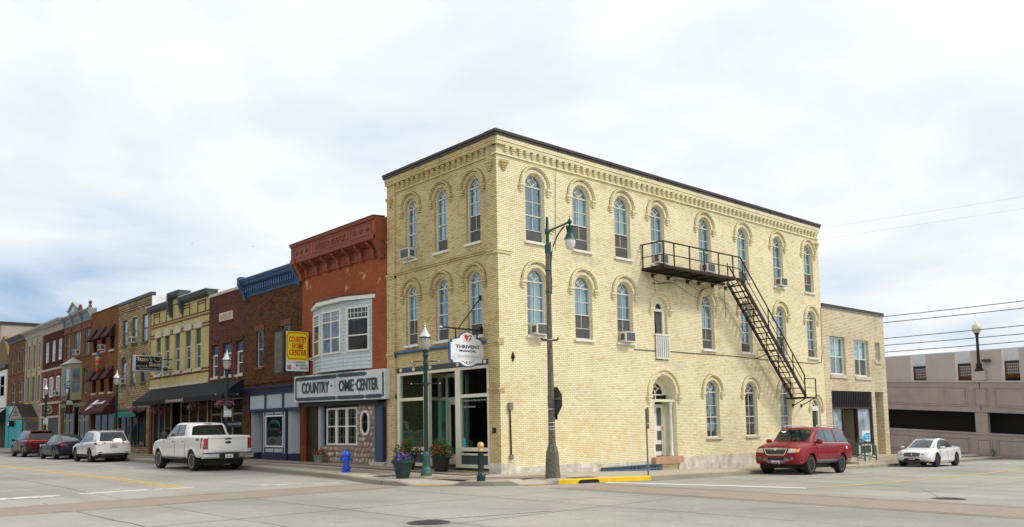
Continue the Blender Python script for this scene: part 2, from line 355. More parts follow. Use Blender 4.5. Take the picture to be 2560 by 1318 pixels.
M['pane_blue'] = glass_dark('bluish_pane', (.10, .15, .20), .8)
M['pane_grey'] = glass_dark('grey_pane', (.045, .05, .055), .55)
M['pane_sky'] = glass_dark('bright_pane', (.34, .41, .47), 1.0)
M['grey_frieze'] = mat('slate_frieze_paint', (.05, .062, .068), .55)
M['siding'] = mat('pale_blue_siding', (.55, .59, .61), .55, var=.05, streak=.15)
M['orange_metal'] = mat('rust_painted_tin', (0.272, 0.068, 0.028), .6, var=.2, scale=2.5, streak=.35)
M['orange_dark'] = mat('rust_painted_soffit', (.16, .05, .028), .7, var=.3)
M['blue_tin'] = mat('blue_painted_tin', (0.03375, 0.09, 0.195), .5, var=.15, streak=.2)
M['black_cloth'] = mat('black_canvas', (.008, .009, .013), .9, var=.3, scale=1.5, bump=.15)
M['maroon_cloth'] = mat('maroon_canvas', (.055, .010, .011), .9, var=.25, bump=.15)
M['teal_cloth'] = mat('teal_canvas', (.01, .16, .15), .85, var=.2)
M['turquoise'] = mat('turquoise_paint', (.025, .42, .46), .55, var=.1)
M['green_iron'] = mat('dark_green_cast_iron', (.003, .032, .027), .42, .0, var=.25, scale=4)
M['teal_iron'] = mat('teal_green_cast_iron', (.004, .060, .052), .4, .0, var=.25, scale=4)
M['green_worn'] = mat('weathered_green_iron', (.06, .13, .12), .5, .2, var=.35, scale=5)
M['lantern_glass'] = mat('dull_lantern_glass', (.40, .385, .34), .2, var=.12)
M['lamp_glass'] = mat('frosted_lamp_glass', (.72, .70, .64), .25, var=.08)
M['silver'] = mat('silver_cap', (.62, .62, .64), .3, .6)
M['chrome'] = mat('chrome', (.75, .75, .76), .12, 1.0, var=.05)
M['gold'] = mat('worn_gold_paint', (.62, .40, .17), .35, .3, var=.3, scale=6)
M['hydrant_blue'] = mat('blue_hydrant_paint', (.006, .075, .55), .35, var=.15, coat=.3)
M['aggregate'] = mat('dark_aggregate_concrete', (.14, .125, .10), .9, var=.5, scale=14, bump=.6)
M['concrete'] = mat('concrete_step', (.45, .40, .31), .9, var=.15, bump=.3, world=True)
M['sign_white'] = mat('sign_white', (.80, .82, .84), .4, var=.04)
M['sign_worn'] = mat('worn_white_sign', (.66, .69, .70), .5, var=.1, streak=.25)
M['sign_yellow'] = mat('sign_yellow', (.90, .70, .008), .35, var=.05)
M['sign_red'] = mat('sign_red', (.55, .012, .012), .4)
M['sign_black'] = mat('sign_black', (.010, .010, .011), .45)
M['sign_ink'] = mat('slate_letters', (.045, .065, .075), .6, var=.3)
M['faded_ink'] = mat('faded_letter_mark', (.50, .52, .52), .7)
M['sign_blue'] = mat('sign_blue', (.04, .085, .27), .45)
M['ink_navy'] = mat('navy_letters', (.025, .03, .085), .5)
M['ink_grey'] = mat('pale_grey_letters', (.38, .42, .47), .5)
M['cream_ink'] = mat('cream_letters', (.60, .53, .33), .5)
M['faded_red'] = mat('faded_red_script', (.75, .35, .30), .6)
M['sign_green'] = mat('sign_green', (.0, .28, .20), .4)
M['sign_cyan'] = mat('sign_cyan', (.02, .42, .68), .4)
M['sign_back'] = mat('aluminium_sign_back', (.24, .23, .20), .5, .3, var=.15)
M['sign_back_dark'] = mat('dark_sign_back', (.075, .072, .068), .6, .2)
M['steel_post'] = mat('galvanised_post', (.20, .23, .24), .5, .5)
M['ac_white'] = mat('white_plastic_casing', (.66, .64, .58), .5, var=.08, streak=.2)
M['ac_grille'] = mat('grey_fin_grille', (.10, .10, .10), .7)
M['old_wood'] = mat('weathered_grey_wood', (.13, .115, .10), .85, var=.35, scale=4)
M['brown_door'] = mat('dark_varnished_wood', (.04, .018, .011), .5, var=.3)
M['garage_wall'] = mat('taupe_precast_concrete', (.36, .292, .262), .8, var=.13, scale=.8, bump=.15, streak=.12, world=True)
M['garage_tower'] = mat('pale_taupe_concrete', (.46, .395, .365), .8, var=.06, scale=.8, streak=.08, world=True)
M['garage_in'] = mat('dark_parking_deck', (.01, .01, .01), .9)
M['pale_wall'] = mat('pale_cream_stucco', (.42, .36, .29), .9, var=.12, scale=.4, streak=.2, world=True)
M['white_wall'] = mat('whitewashed_side_wall', (.70, .71, .72), .9, var=.1, world=True)
M['roof'] = mat('dark_roof_felt', (.06, .058, .055), .9)
M['shingle'] = mat('dark_wood_shingle', (.035, .028, .024), .9, var=.5, scale=5, bump=.5)
M['tan_paint'] = mat('tan_paint', (0.27, 0.225, 0.15), .6, var=.08)
M['beige_siding'] = mat('beige_siding', (0.352, 0.304, 0.224), .6, var=.08)
M['grey_tin'] = mat('grey_painted_tin', (0.24, 0.248, 0.24), .5, var=.15, streak=.2)
M['white_tin'] = mat('offwhite_painted_tin', (0.4264, 0.3936, 0.328), .55, var=.1, streak=.15)
M['olive_paint'] = mat('olive_cream_paint', (0.24, 0.216, 0.124), .55, var=.1)
M['leaf'] = mat('leaf_green', (.030, .11, .018), .6, var=.5, scale=9)
M['leaf_light'] = mat('leaf_light_green', (.085, .16, .045), .6, var=.4, scale=9)
M['flower_red'] = mat('red_petal', (.62, .008, .012), .6, var=.3, scale=9)
M['flower_purple'] = mat('purple_petal', (.20, .06, .62), .6, var=.3, scale=9)
M['flower_pink'] = mat('pink_petal', (.55, .12, .30), .6, var=.4, scale=9)
M['soil'] = mat('potting_soil', (.03, .02, .012), .95)
M['pot_green'] = mat('dark_green_planter', (.012, .042, .042), .45, var=.2)
M['pot_brown'] = mat('dark_brown_pot', (.016, .011, .010), .6)
M['pot_grey'] = mat('grey_stone_pot', (.26, .24, .19), .85, var=.2)
M['tyre'] = mat('tyre_rubber', (.012, .012, .012), .85)
M['plastic'] = mat('black_plastic', (.012, .012, .013), .55)
M['plastic_grey'] = mat('grey_bumper_plastic', (.16, .17, .19), .5)
M['car_glass'] = glass_dark('car_glass', (.012, .018, .02), .75, .0)
M['car_glass_blue'] = glass_dark('tinted_car_glass', (.02, .05, .075), 1.0, .0)
M['lamp_red'] = mat('red_lamp_lens', (.40, .008, .012), .15, coat=.6)
M['lamp_clear'] = mat('clear_lamp_lens', (.60, .58, .50), .12, coat=.8, var=.2, scale=8)
M['lamp_amber'] = mat('amber_lamp_lens', (.80, .30, .01), .15, coat=.6)
M['lamp_smoke'] = mat('smoked_lamp_lens', (.10, .11, .12), .12, coat=.8)
M['car_white'] = mat('white_car_paint', (.76, .77, .79), .3, var=.02, coat=1.0)
M['car_pearl'] = mat('pearl_white_paint', (.80, .785, .765), .3, var=.02, coat=.8)
M['car_red'] = mat('red_car_paint', (.235, .003, .011), .34, .0, var=.05, coat=.35, spec=.25)
M['car_maroon'] = mat('maroon_car_paint', (.085, .004, .010), .32, .0, var=.05, coat=.3, spec=.3)
M['car_black'] = mat('blue_black_paint', (.005, .007, .017), .28, .0, var=.05, coat=.25, spec=.3)
M['chrome_wheel'] = mat('bright_chrome_wheel', (.66, .66, .67), .3, .35, var=.1)
M['alloy'] = mat('alloy_wheel', (.55, .55, .56), .3, .4, var=.1)
M['alloy_dark'] = mat('dark_alloy_wheel', (.025, .025, .028), .35, .6)
M['alloy_bronze'] = mat('brown_alloy_wheel', (.30, .24, .19), .35, .4, var=.3)
M['bulb'] = mat('cream_bulb', (.70, .66, .48), .3)
M['iron_lid'] = mat('worn_iron_lid', (.085, .075, .068), .7, .4, var=.4, scale=8, bump=.4)
def paving(name, c, joint=None, stains=.3, tyre=0.0, bandscale=.35):
    m, t, b = base(name); b.inputs['Roughness'].default_value = .88; b.inputs['Specular IOR Level'].default_value = .25
    g = nd(t, 'ShaderNodeNewGeometry'); v = g.outputs['Position']
    n1 = nd(t, 'ShaderNodeTexNoise', i_Scale=.16, i_Detail=9.0, i_Roughness=.62); t.links.new(v, n1.inputs['Vector'])
    n2 = nd(t, 'ShaderNodeTexNoise', i_Scale=26.0, i_Detail=4.0, i_Roughness=.7); t.links.new(v, n2.inputs['Vector'])
    n3 = nd(t, 'ShaderNodeTexNoise', i_Scale=1.3, i_Detail=8.0, i_Roughness=.7); t.links.new(v, n3.inputs['Vector'])
    cc = ramp(t, n1.outputs[0], [(.3, tuple(x*(1-.45*stains) for x in c)), (.55, c), (.75, tuple(min(1, x*(1+.22*stains)) for x in c))])
    cc = mixc(t, 1.0, cc, ramp(t, n2.outputs[0], [(.25, (.80,)*3), (.75, (1.16,)*3)]), 'MULTIPLY')
    cc = mixc(t, ramp(t, n3.outputs[0], [(.56, 0.0), (.74, stains)]), cc, tuple(x*.62 for x in c))
    vo = nd(t, 'ShaderNodeTexVoronoi', i_Scale=.9); t.links.new(v, vo.inputs['Vector'])
    cc = mixc(t, ramp(t, vo.outputs['Distance'], [(.02, .55*stains), (.06, 0.0)]), cc, tuple(x*.25 for x in c))
    if tyre:                                             # worn tyre tracks in the wheel paths
        mp = nd(t, 'ShaderNodeMapping'); mp.inputs['Scale'].default_value = (.9, .05, 1); mp.inputs['Rotation'].default_value = (0, 0, .1); t.links.new(v, mp.inputs[0])
        n5 = nd(t, 'ShaderNodeTexNoise', i_Scale=1.0, i_Detail=6.0, i_Roughness=.6); t.links.new(mp.outputs[0], n5.inputs['Vector'])
        cc = mixc(t, ramp(t, n5.outputs[0], [(.48, 0.0), (.7, tyre)]), cc, tuple(x*.66 for x in c))
    t.links.new(cc, b.inputs['Base Color'])
    bp = nd(t, 'ShaderNodeBump', i_Strength=.25, i_Distance=.01); t.links.new(n2.outputs[0], bp.inputs['Height']); t.links.new(bp.outputs[0], b.inputs['Normal'])
    return m
M['road'] = paving('worn_concrete_road', (.385, .368, .328), stains=.8, tyre=.55)
M['pavement'] = paving('pale_concrete_pavement', (.46, .415, .335), stains=.6)
M['curbstone'] = paving('curb_concrete', (.33, .295, .235), stains=.9)
M['gutter'] = paving('stained_gutter', (.27, .245, .20), stains=.9)
M['earth'] = mat('bare_earth', (.12, .10, .06), .95, world=True)
def paver(name, c1, c2, mo, bw, bh):
    m, t, b = base(name); b.inputs['Roughness'].default_value = .9; b.inputs['Specular IOR Level'].default_value = .2
    g = nd(t, 'ShaderNodeNewGeometry')
    br = nd(t, 'ShaderNodeTexBrick', i_Scale=1.0, i_Mortar_Size=.008, i_Brick_Width=bw, i_Row_Height=bh, i_Bias=0.0); t.links.new(g.outputs['Position'], br.inputs['Vector'])
    br.inputs['Color1'].default_value = (*c1, 1); br.inputs['Color2'].default_value = (*c2, 1); br.inputs['Mortar'].default_value = (*mo, 1)
    n3 = nd(t, 'ShaderNodeTexNoise', i_Scale=.7, i_Detail=8.0, i_Roughness=.7); t.links.new(g.outputs['Position'], n3.inputs['Vector'])
    c = mixc(t, ramp(t, n3.outputs[0], [(.35, .15), (.65, .8)]), br.outputs['Color'], (.33, .29, .245))
    t.links.new(c, b.inputs['Base Color']); return m
M['red_paver'] = paver('red_brick_paver', (.39, .285, .235), (.31, .235, .20), (.20, .175, .145), .2, .1)
M['walk_paver'] = paver('reddish_walk_paver', (.36, .25, .17), (.30, .20, .14), (.17, .13, .10), .2, .1)
M['line_white'] = mat('white_road_paint', (.78, .77, .74), .7, var=.1, world=True)
M['line_yellow'] = mat('yellow_road_paint', (.72, .44, .03), .7, var=.18, world=True)
M['line_yellow_faded'] = mat('faded_yellow_road_paint', (.50, .36, .13), .8, var=.25, scale=5, world=True)
M['curb_yellow'] = mat('yellow_curb_paint', (.78, .50, .01), .6, var=.14, scale=2, world=True)
def worn(name, c, under, amt):
    m, t, b = base(name); b.inputs['Roughness'].default_value = .85
    g = nd(t, 'ShaderNodeNewGeometry'); n = nd(t, 'ShaderNodeTexNoise', i_Scale=2.4, i_Detail=9.0, i_Roughness=.75); t.links.new(g.outputs['Position'], n.inputs['Vector'])
    t.links.new(mixc(t, ramp(t, n.outputs[0], [(amt, 0.0), (amt+.08, 1.0)]), c, under), b.inputs['Base Color']); return m
M['line_worn'] = worn('worn_white_road_paint', (.70, .69, .66), (.385, .345, .275), .5)
M['joint'] = mat('dark_road_joint', (.09, .08, .065), .95, var=.4, scale=4, world=True)
M['cobble'] = None
def cobble():
    m, t, b = base('river_stone'); b.inputs['Roughness'].default_value = .7
    oi = nd(t, 'ShaderNodeTexCoord'); g = nd(t, 'ShaderNodeNewGeometry')
    r = g.outputs['Random Per Island']
    t.links.new(ramp(t, r, [(0, (.20, .155, .125)), (.3, (.50, .38, .28)), (.5, (.34, .21, .16)), (.7, (.62, .53, .43)), (.85, (.25, .125, .10)), (1, (.52, .39, .26))]), b.inputs['Base Color']); return m
M['cobble'] = cobble()
M['mortar'] = mat('pale_mortar', (.20, .17, .13), .9, world=True)
# ------------------------------------------------------------------ ground, carriageway, pavements
def sheet(name, mat_, xs, ys, off, keep=None, kind='structure'):
    mb = MB(); idx = {}
    for i, x in enumerate(xs):
        for j, y in enumerate(ys): idx[i, j] = len(mb.v); mb.v.append(Vector((x, y, zs(x, y)+off)))
    for i in range(len(xs)-1):
        for j in range(len(ys)-1): mb.f.append((idx[i, j], idx[i+1, j], idx[i+1, j+1], idx[i, j+1]))
    return tag(mb.build(name, mat_, recalc=False), kind=kind)
KX = [-1500, -120, -60, -30, -20, -10, -5, 0, 5, 10, 15, 20, 28, 36, 45, 60, 80, 140, 200, 1500]
KY = [-1500, -150, -60, -30, -20, -10, -5, 0, 1, 5, 10, 18, 27, 40, 55, 70, 110, 200, 1500]
sheet('road', M['road'], KX, KY, 0)
def gp(x, y, off=.004): return Vector((x, y, zs(x, y)+off))
def strip(mb, pts, w, off=.004, side=0.0):
    """a painted line following points (x, y); w wide"""
    P = []
    for (x0, y0), (x1, y1) in zip(pts, pts[1:]):
        cuts = {0.0, 1.0}
        for k in KX:
            if x1 != x0 and 0 < (k-x0)/(x1-x0) < 1: cuts.add((k-x0)/(x1-x0))
        for k in KY:
            if y1 != y0 and 0 < (k-y0)/(y1-y0) < 1: cuts.add((k-y0)/(y1-y0))
        cuts = sorted(cuts)
        if P: cuts = cuts[1:]
        P += [(x0+(x1-x0)*t, y0+(y1-y0)*t) for t in cuts]
    vs = []
    for i, (x, y) in enumerate(P):
        a = P[max(i-1, 0)]; b = P[min(i+1, len(P)-1)]; d = Vector((b[0]-a[0], b[1]-a[1])).normalized(); n = Vector((-d.y, d.x))
        vs += [gp(x+n.x*(side+w/2), y+n.y*(side+w/2), off), gp(x+n.x*(side-w/2), y+n.y*(side-w/2), off)]
    mb.add(vs, [(2*i, 2*i+1, 2*i+3, 2*i+2) for i in range(len(P)-1)])
def lines(name, mat_, segs, off=.004, jit=0.0):
    mb = MB(); rs = random.Random(len(segs))
    for pts, w in segs:
        if jit:                                          # cracked, unevenly sealed joints
            q = []
            for (x0, y0), (x1, y1) in zip(pts, pts[1:]):
                n = max(1, int(math.hypot(x1-x0, y1-y0)/.9)); q += [(x0+(x1-x0)*i/n+rs.gauss(0, jit), y0+(y1-y0)*i/n+rs.gauss(0, jit)) for i in range(n)]
            q.append(pts[-1]); i = 0
            while i < len(q)-1: k = rs.randint(2, 6); strip(mb, q[i:i+k+1], w*rs.uniform(.35, 1.35), off); i += k
        else: strip(mb, pts, w, off)
    return tag(mb.build(name, mat_, recalc=False), kind='structure')
lines('road_strip', M['red_paver'], [([(-30, 1.05), (-4.5, .35)], 1.85), ([(-1.35, -4.9), (-1.35, -9.5), (-1.62, -16), (-1.9, -30)], 1.55)], .003)
lines('road_strip', M['curbstone'], [([(-30, 2.12), (-4.3, 1.42)], .26), ([(-30, -.02), (-4.6, -.72)], .26), ([(-.42, -4.9), (-.42, -9.5), (-.69, -16), (-.97, -30)], .26), ([(-2.28, -4.6), (-2.28, -9.5), (-2.55, -16), (-2.83, -30)], .26)], .0035)
lines('road_marking', M['line_yellow'], [([(-8.80, 3.95), (-9.30, 26.6), (-9.5, 160)], .11), ([(-9.08, 3.95), (-9.58, 26.6), (-9.78, 160)], .11)], .0045)
lines('road_marking', M['line_yellow_faded'], [([(2.5, -9.55), (23.7, -7.9), (60, -5.2)], .24)], .0045)
lines('road_marking', M['line_white'], [([(.15, -4.45), (2.35, -9.6)], .44)], .006)
lines('road_marking', M['line_worn'], [([(-18, 4.15), (-12.2, 4.25)], .55), ([(-11.7, 4.35), (-9.9, 4.3)], .32), ([(-9.7, 4.25), (-8.7, 4.0)], .26), ([(-6.9, 3.3), (-4.7, 2.3)], .22)], .005)
lines('road_marking', M['line_worn'], [([(3.1, -4.6), (8.2, -4.95), (16.2, -4.5), (29.8, -4.4), (45, -4.0)], .10), ([(-5.9, 13), (-5.9, 90)], .10)], .005)
lines('road_line', M['joint'], [([(-11.38, -20), (-11.38, 2.0), (-11.5, 15), (-11.6, 60)], .035), ([(-13.1, 2.2), (-13.0, -20)], .035), ([(-9.05, -.6), (-9.05, -14)], .03),
    ([(-7.35, 3), (-7.5, 60)], .03), ([(-20, -5.05), (-9, -5.25), (-2.4, -5.6)], .035), ([(-16, -9.1), (-3, -9.2)], .03), ([(-5.2, -7.3), (-2.4, -8.2)], .03),
    ([(-13.2, 6.6), (-8.9, 6.4)], .025), ([(-5.2, -1.5), (-5.1, -20)], .025), ([(3, -6.9), (28, -5.6)], .035), ([(2.6, -12.2), (32, -10.6)], .03), ([(9.3, -3.3), (9.9, -14)], .03), ([(17.5, -2.5), (18.2, -14)], .03),
    ([(-10.5, 12.5), (-4, 12.4)], .03), ([(-10.8, 21.5), (-4, 21.3)], .03), ([(-10.8, 31.5), (-4, 31.3)], .03), ([(-16, -6.5), (-13.4, -9.6), (-9.6, -11)], .02), ([(-7, -7.6), (-5.4, -10.8), (-1.9, -13.4), (.1, -13.9)], .022), ([(-9.2, -8.3), (-6.6, -9.0)], .05), ([(.7, -13.6), (5, -11.5), (7, -9)], .025), ([(-6.2, -2.6), (-4.6, -5.4), (-4.4, -8)], .016)], .002, .02)
lines('road_strip', M['gutter'], [([(x-.16 if y > 3 else x, y) for x, y in ((-3.62, 200), (-3.62, 11), (-3.75, 6), (-3.88, 3.4))], .34), ([(-.2, -4.46), (.35, -4.5), (1.1, -4.48), (1.9, -4.37), (2.78, -4.2), (4.6, -3.74), (6.73, -3.26), (11.6, -2.58), (19.5, -2.11), (28, -1.66), (45, -.9)], .32)], .0025)
# pavement outline: down the main street, round the bulb at the corner, along the side street
OUT = [(-3.62, 200, 0), (-3.62, 11, 0), (-3.75, 6, 0), (-3.88, 3.4, 0), (-4.12, 2.35, 0), (-4.30, 1.2, 0), (-4.37, .35, 0), (-4.33, -.25, 0), (-4.15, -.75, 1), (-3.97, -1.10, 1), (-3.70, -1.42, 1), (-3.42, -1.70, 1), (-3.30, -2.0, 0), (-3.10, -2.55, 0), (-2.82, -2.86, 0), (-2.42, -3.10, 0),
       (-2.15, -3.35, 1), (-1.9, -3.60, 1), (-1.60, -3.84, 1), (-1.32, -3.98, 0), (-.8, -4.14, 0), (-.2, -4.28, 0), (.35, -4.33, 0), (1.1, -4.31, 0), (1.9, -4.2, 0), (2.78, -4.04, 0), (4.6, -3.58, 0), (6.73, -3.1, 0), (11.6, -2.42, 0), (19.5, -1.95, 0), (28, -1.5, 0), (34, -1.2, 0), (45, -.75, 0), (60, -.1, 0)]
def inset(d):
    r = []
    for i, (x, y, k) in enumerate(OUT):
        a = OUT[max(i-1, 0)]; b = OUT[min(i+1, len(OUT)-1)]; t = Vector((b[0]-a[0], b[1]-a[1])).normalized(); r.append((x-t.y*d, y+t.x*d))
    return r
I1, I2 = inset(.17), inset(1.1)
hz = lambda x, y, k: zs(x, y)+(.014 if k else .14)
cells = []
for i in range(len(OUT)-1):                              # densify so that the curb follows the ground
    (x0, y0, k0), (x1, y1, k1) = OUT[i], OUT[i+1]; n = max(1, int(math.hypot(x1-x0, y1-y0)/2.0))
    for j in range(n):
        f = lambda A, t: (A[i][0]+(A[i+1][0]-A[i][0])*t, A[i][1]+(A[i+1][1]-A[i][1])*t)
        cells.append([(f(OUT, t), f(I1, t), f(I2, t), k0*(1-t)+k1*t) for t in (j/n, (j+1)/n)])
curb, ycurb, walk = MB(), MB(), MB()
for a, b in cells:
    xm = (a[0][0]+b[0][0])/2; ym = (a[0][1]+b[0][1])/2
    yel = ym < -3.2 and -1.45 < xm < 3.1
    (oa, ia, ja, ka), (ob, ib, jb, kb) = a, b
    H = lambda p, k: zs(*p)+.14*(1-k)+.014*k
    V = lambda p, z: Vector((p[0], p[1], z))
    nu = 2 if (ka+kb) > .5 else 1
    tgt = ycurb if yel else curb
    ta, tb = H(oa, ka)+.002, H(ob, kb)+.002
    tgt.add([V(oa, zs(*oa)-.05), V(ob, zs(*ob)-.05), V(ob, tb-.02), V(oa, ta-.02), V((oa[0]*.85+ia[0]*.15, oa[1]*.85+ia[1]*.15), ta), V((ob[0]*.85+ib[0]*.15, ob[1]*.85+ib[1]*.15), tb), V(ib, H(ib, kb*.85)), V(ia, H(ia, ka*.85))], [(0, 1, 2, 3), (3, 2, 5, 4), (4, 5, 6, 7)])
    if ka > .5 and kb > .5:                               # the flush ramps have only a thin painted edge
        e = lambda o, i, t: (o[0]+(i[0]-o[0])*t, o[1]+(i[1]-o[1])*t)
        ycurb.add([V(oa, ta+.004), V(ob, tb+.004), V(e(ob, ib, .45), tb+.01), V(e(oa, ia, .45), ta+.01)], [(0, 1, 2, 3)])
    walk.add([V(ia, H(ia, ka*.85)), V(ib, H(ib, kb*.85)), V(jb, H(jb, 0)), V(ja, H(ja, 0))], [(0, 1, 2, 3)])
tag(curb.build('curb', M['curbstone'], recalc=False), kind='structure'); tag(ycurb.build('yellow_curb', M['curb_yellow'], recalc=False), kind='structure')
# inner pavement, from the inset line to under the buildings
for i in range(len(cells)):
    a, b = cells[i]
    for_p = []
    for c in (a, b):
        x, y = c[2]
        for_p.append((x, y))
    (x0, y0), (x1, y1) = for_p
    inn = lambda x, y: (max(x, .6) if y > .6 else x, .6 if y < .6 else y)
    if y0 > .6 or y1 > .6: q0, q1 = (1.5, max(y0, .6)), (1.5, max(y1, .6))
    else: q0, q1 = (max(x0, 1.5), 1.2), (max(x1, 1.5), 1.2)
    walk.add([gp(x0, y0, .14), gp(x1, y1, .14), gp(*q1, .14), gp(*q0, .14)], [(0, 1, 2, 3)])
tag(walk.build('pavement', M['pavement'], recalc=False), kind='structure')
lines('pavement_strip', M['walk_paver'], [([(-2.35, 200), (-2.35, 3.4)], .75), ([(-2.55, 3.2), (-2.75, .3), (-2.2, -1.5), (-1.3, -2.2), (.2, -2.4)], 1.25), ([(-.75, 40), (-.75, .2)], 1.1)], .1445)
lines('pavement_line', M['joint'], [([(-3.3, k), (.1, k)], .025) for k in (4.2, 6.1, 8.2, 10.4, 12.8, 15.2, 18, 21, 24, 27, 30)]+[([(k, -4.0+max(0, k-3)*.23 if k < 6 else -3.0+.07*(k-6)), (k, -.1)], .02) for k in (1.9, 3.6, 5.4, 7.2, 9.2, 11.2, 13.2, 15.2, 17.4)]+[([(-2.8, 40), (-2.8, 3.6), (-3.4, .4)], .03), ([(-1.4, 40), (-1.4, .6), (-.6, -.9), (.6, -1.2)], .03)], .1475)

# ------------------------------------------------------------------ small street plates
def manhole(px, py, r, label):
    c = onG(px, py); z = zs(c.x, c.y)
    t = thing('manhole_cover', (c.x, c.y, z), label, 'manhole cover', 'manhole covers in the road')
    m = MB(); m.ring(FI, c.x, c.y, r, r+.06, 0, 2*math.pi, 28, z+.002, z+.012); m.build('frame', M['iron_lid'], t)
    m = MB(); m.lathe((c.x, c.y, z+.001), [(r-.015, 0), (r-.015, .007)], 28)
    for i in range(-5, 6):
        h = math.sqrt(max(0, (r-.05)**2-(i*.058)**2))
        m.box(FI, c.x-h, c.x+h, c.y+i*.058-.012, c.y+i*.058+.012, z+.007, z+.014)
    m.build('lid', M['iron_lid'], t)
    k = MB(); k.lathe((c.x, c.y, z), [(r+.10, .001), (r+.10, .0055)], 28); k.build('concrete_collar', M['joint'], t)
manhole(1072, 1307, .30, 'round iron manhole cover in the road straight below the flower planters')
manhole(2370, 1248, .25, 'round iron manhole cover between the red car and the bottom edge, beside the brick crossing')
c = Vector((-.35, -4.26, 0))
t = thing('storm_drain', (-.35, -4.26, zs(-.35, -4.26)), 'black storm drain opening in the yellow painted curb', 'storm drain')
m = MB(); u = Vector((.97, -.22, 0)).normalized(); n = Vector((-u.y, u.x, 0))
o = Vector((-.35, -4.255, zs(-.35, -4.26)))
m.ext(lambda a, b, w: o+u*a+Vector((0, 0, b))-n*w, [(-.36, .005), (.36, .005), (.33, .085), (.25, .10), (-.25, .10), (-.33, .085)], -.10, .022); m.build('opening', M['dark_in'], t)
m = MB(); m.ext(lambda a, b, w: o+u*a+n*b+Vector((0, 0, w)), [(-.42, .16), (.42, .16), (.42, .62), (-.42, .62)], .135, .148); m.build('lid', M['iron_lid'], t)
m = MB(); q = (-3.05, 1.9); m.ext(lambda a, b, w: gp(q[0]+a, q[1]+b, .14+w), [(-.55, -.3), (.55, -.3), (.55, .3), (-.55, .3)], .002, .012)
tag(m.build('utility_lid', M['iron_lid'], None), 'flat dark utility lid in the pavement beside the purple flower planter', 'lid')
# ------------------------------------------------------------------ windows and doors
def arc_bar(mb, F, pts, wd, w0, w1):
    """flat curved bar through (u, v) points"""
    vs = []
    for i, (u, v) in enumerate(pts):
        a = pts[max(i-1, 0)]; b = pts[min(i+1, len(pts)-1)]; d = Vector((b[0]-a[0], b[1]-a[1])).normalized()
        for s in (-1, 1):
            for w in (w0, w1): vs.append(F(u-d.y*wd/2*s, v+d.x*wd/2*s, w))
    fs = []
    for i in range(len(pts)-1):
        k = 4*i; fs += [(k, k+4, k+5, k+1), (k+2, k+3, k+7, k+6), (k+1, k+5, k+7, k+3), (k, k+2, k+6, k+4)]
    k = 4*(len(pts)-1); fs += [(0, 1, 3, 2), (k, k+2, k+3, k+1)]
    mb.add(vs, fs)
def bez(a, c, b, n=7): return [((1-t)**2*a[0]+2*t*(1-t)*c[0]+t*t*b[0], (1-t)**2*a[1]+2*t*(1-t)*c[1]+t*t*b[1]) for t in [i/n for i in range(n+1)]]
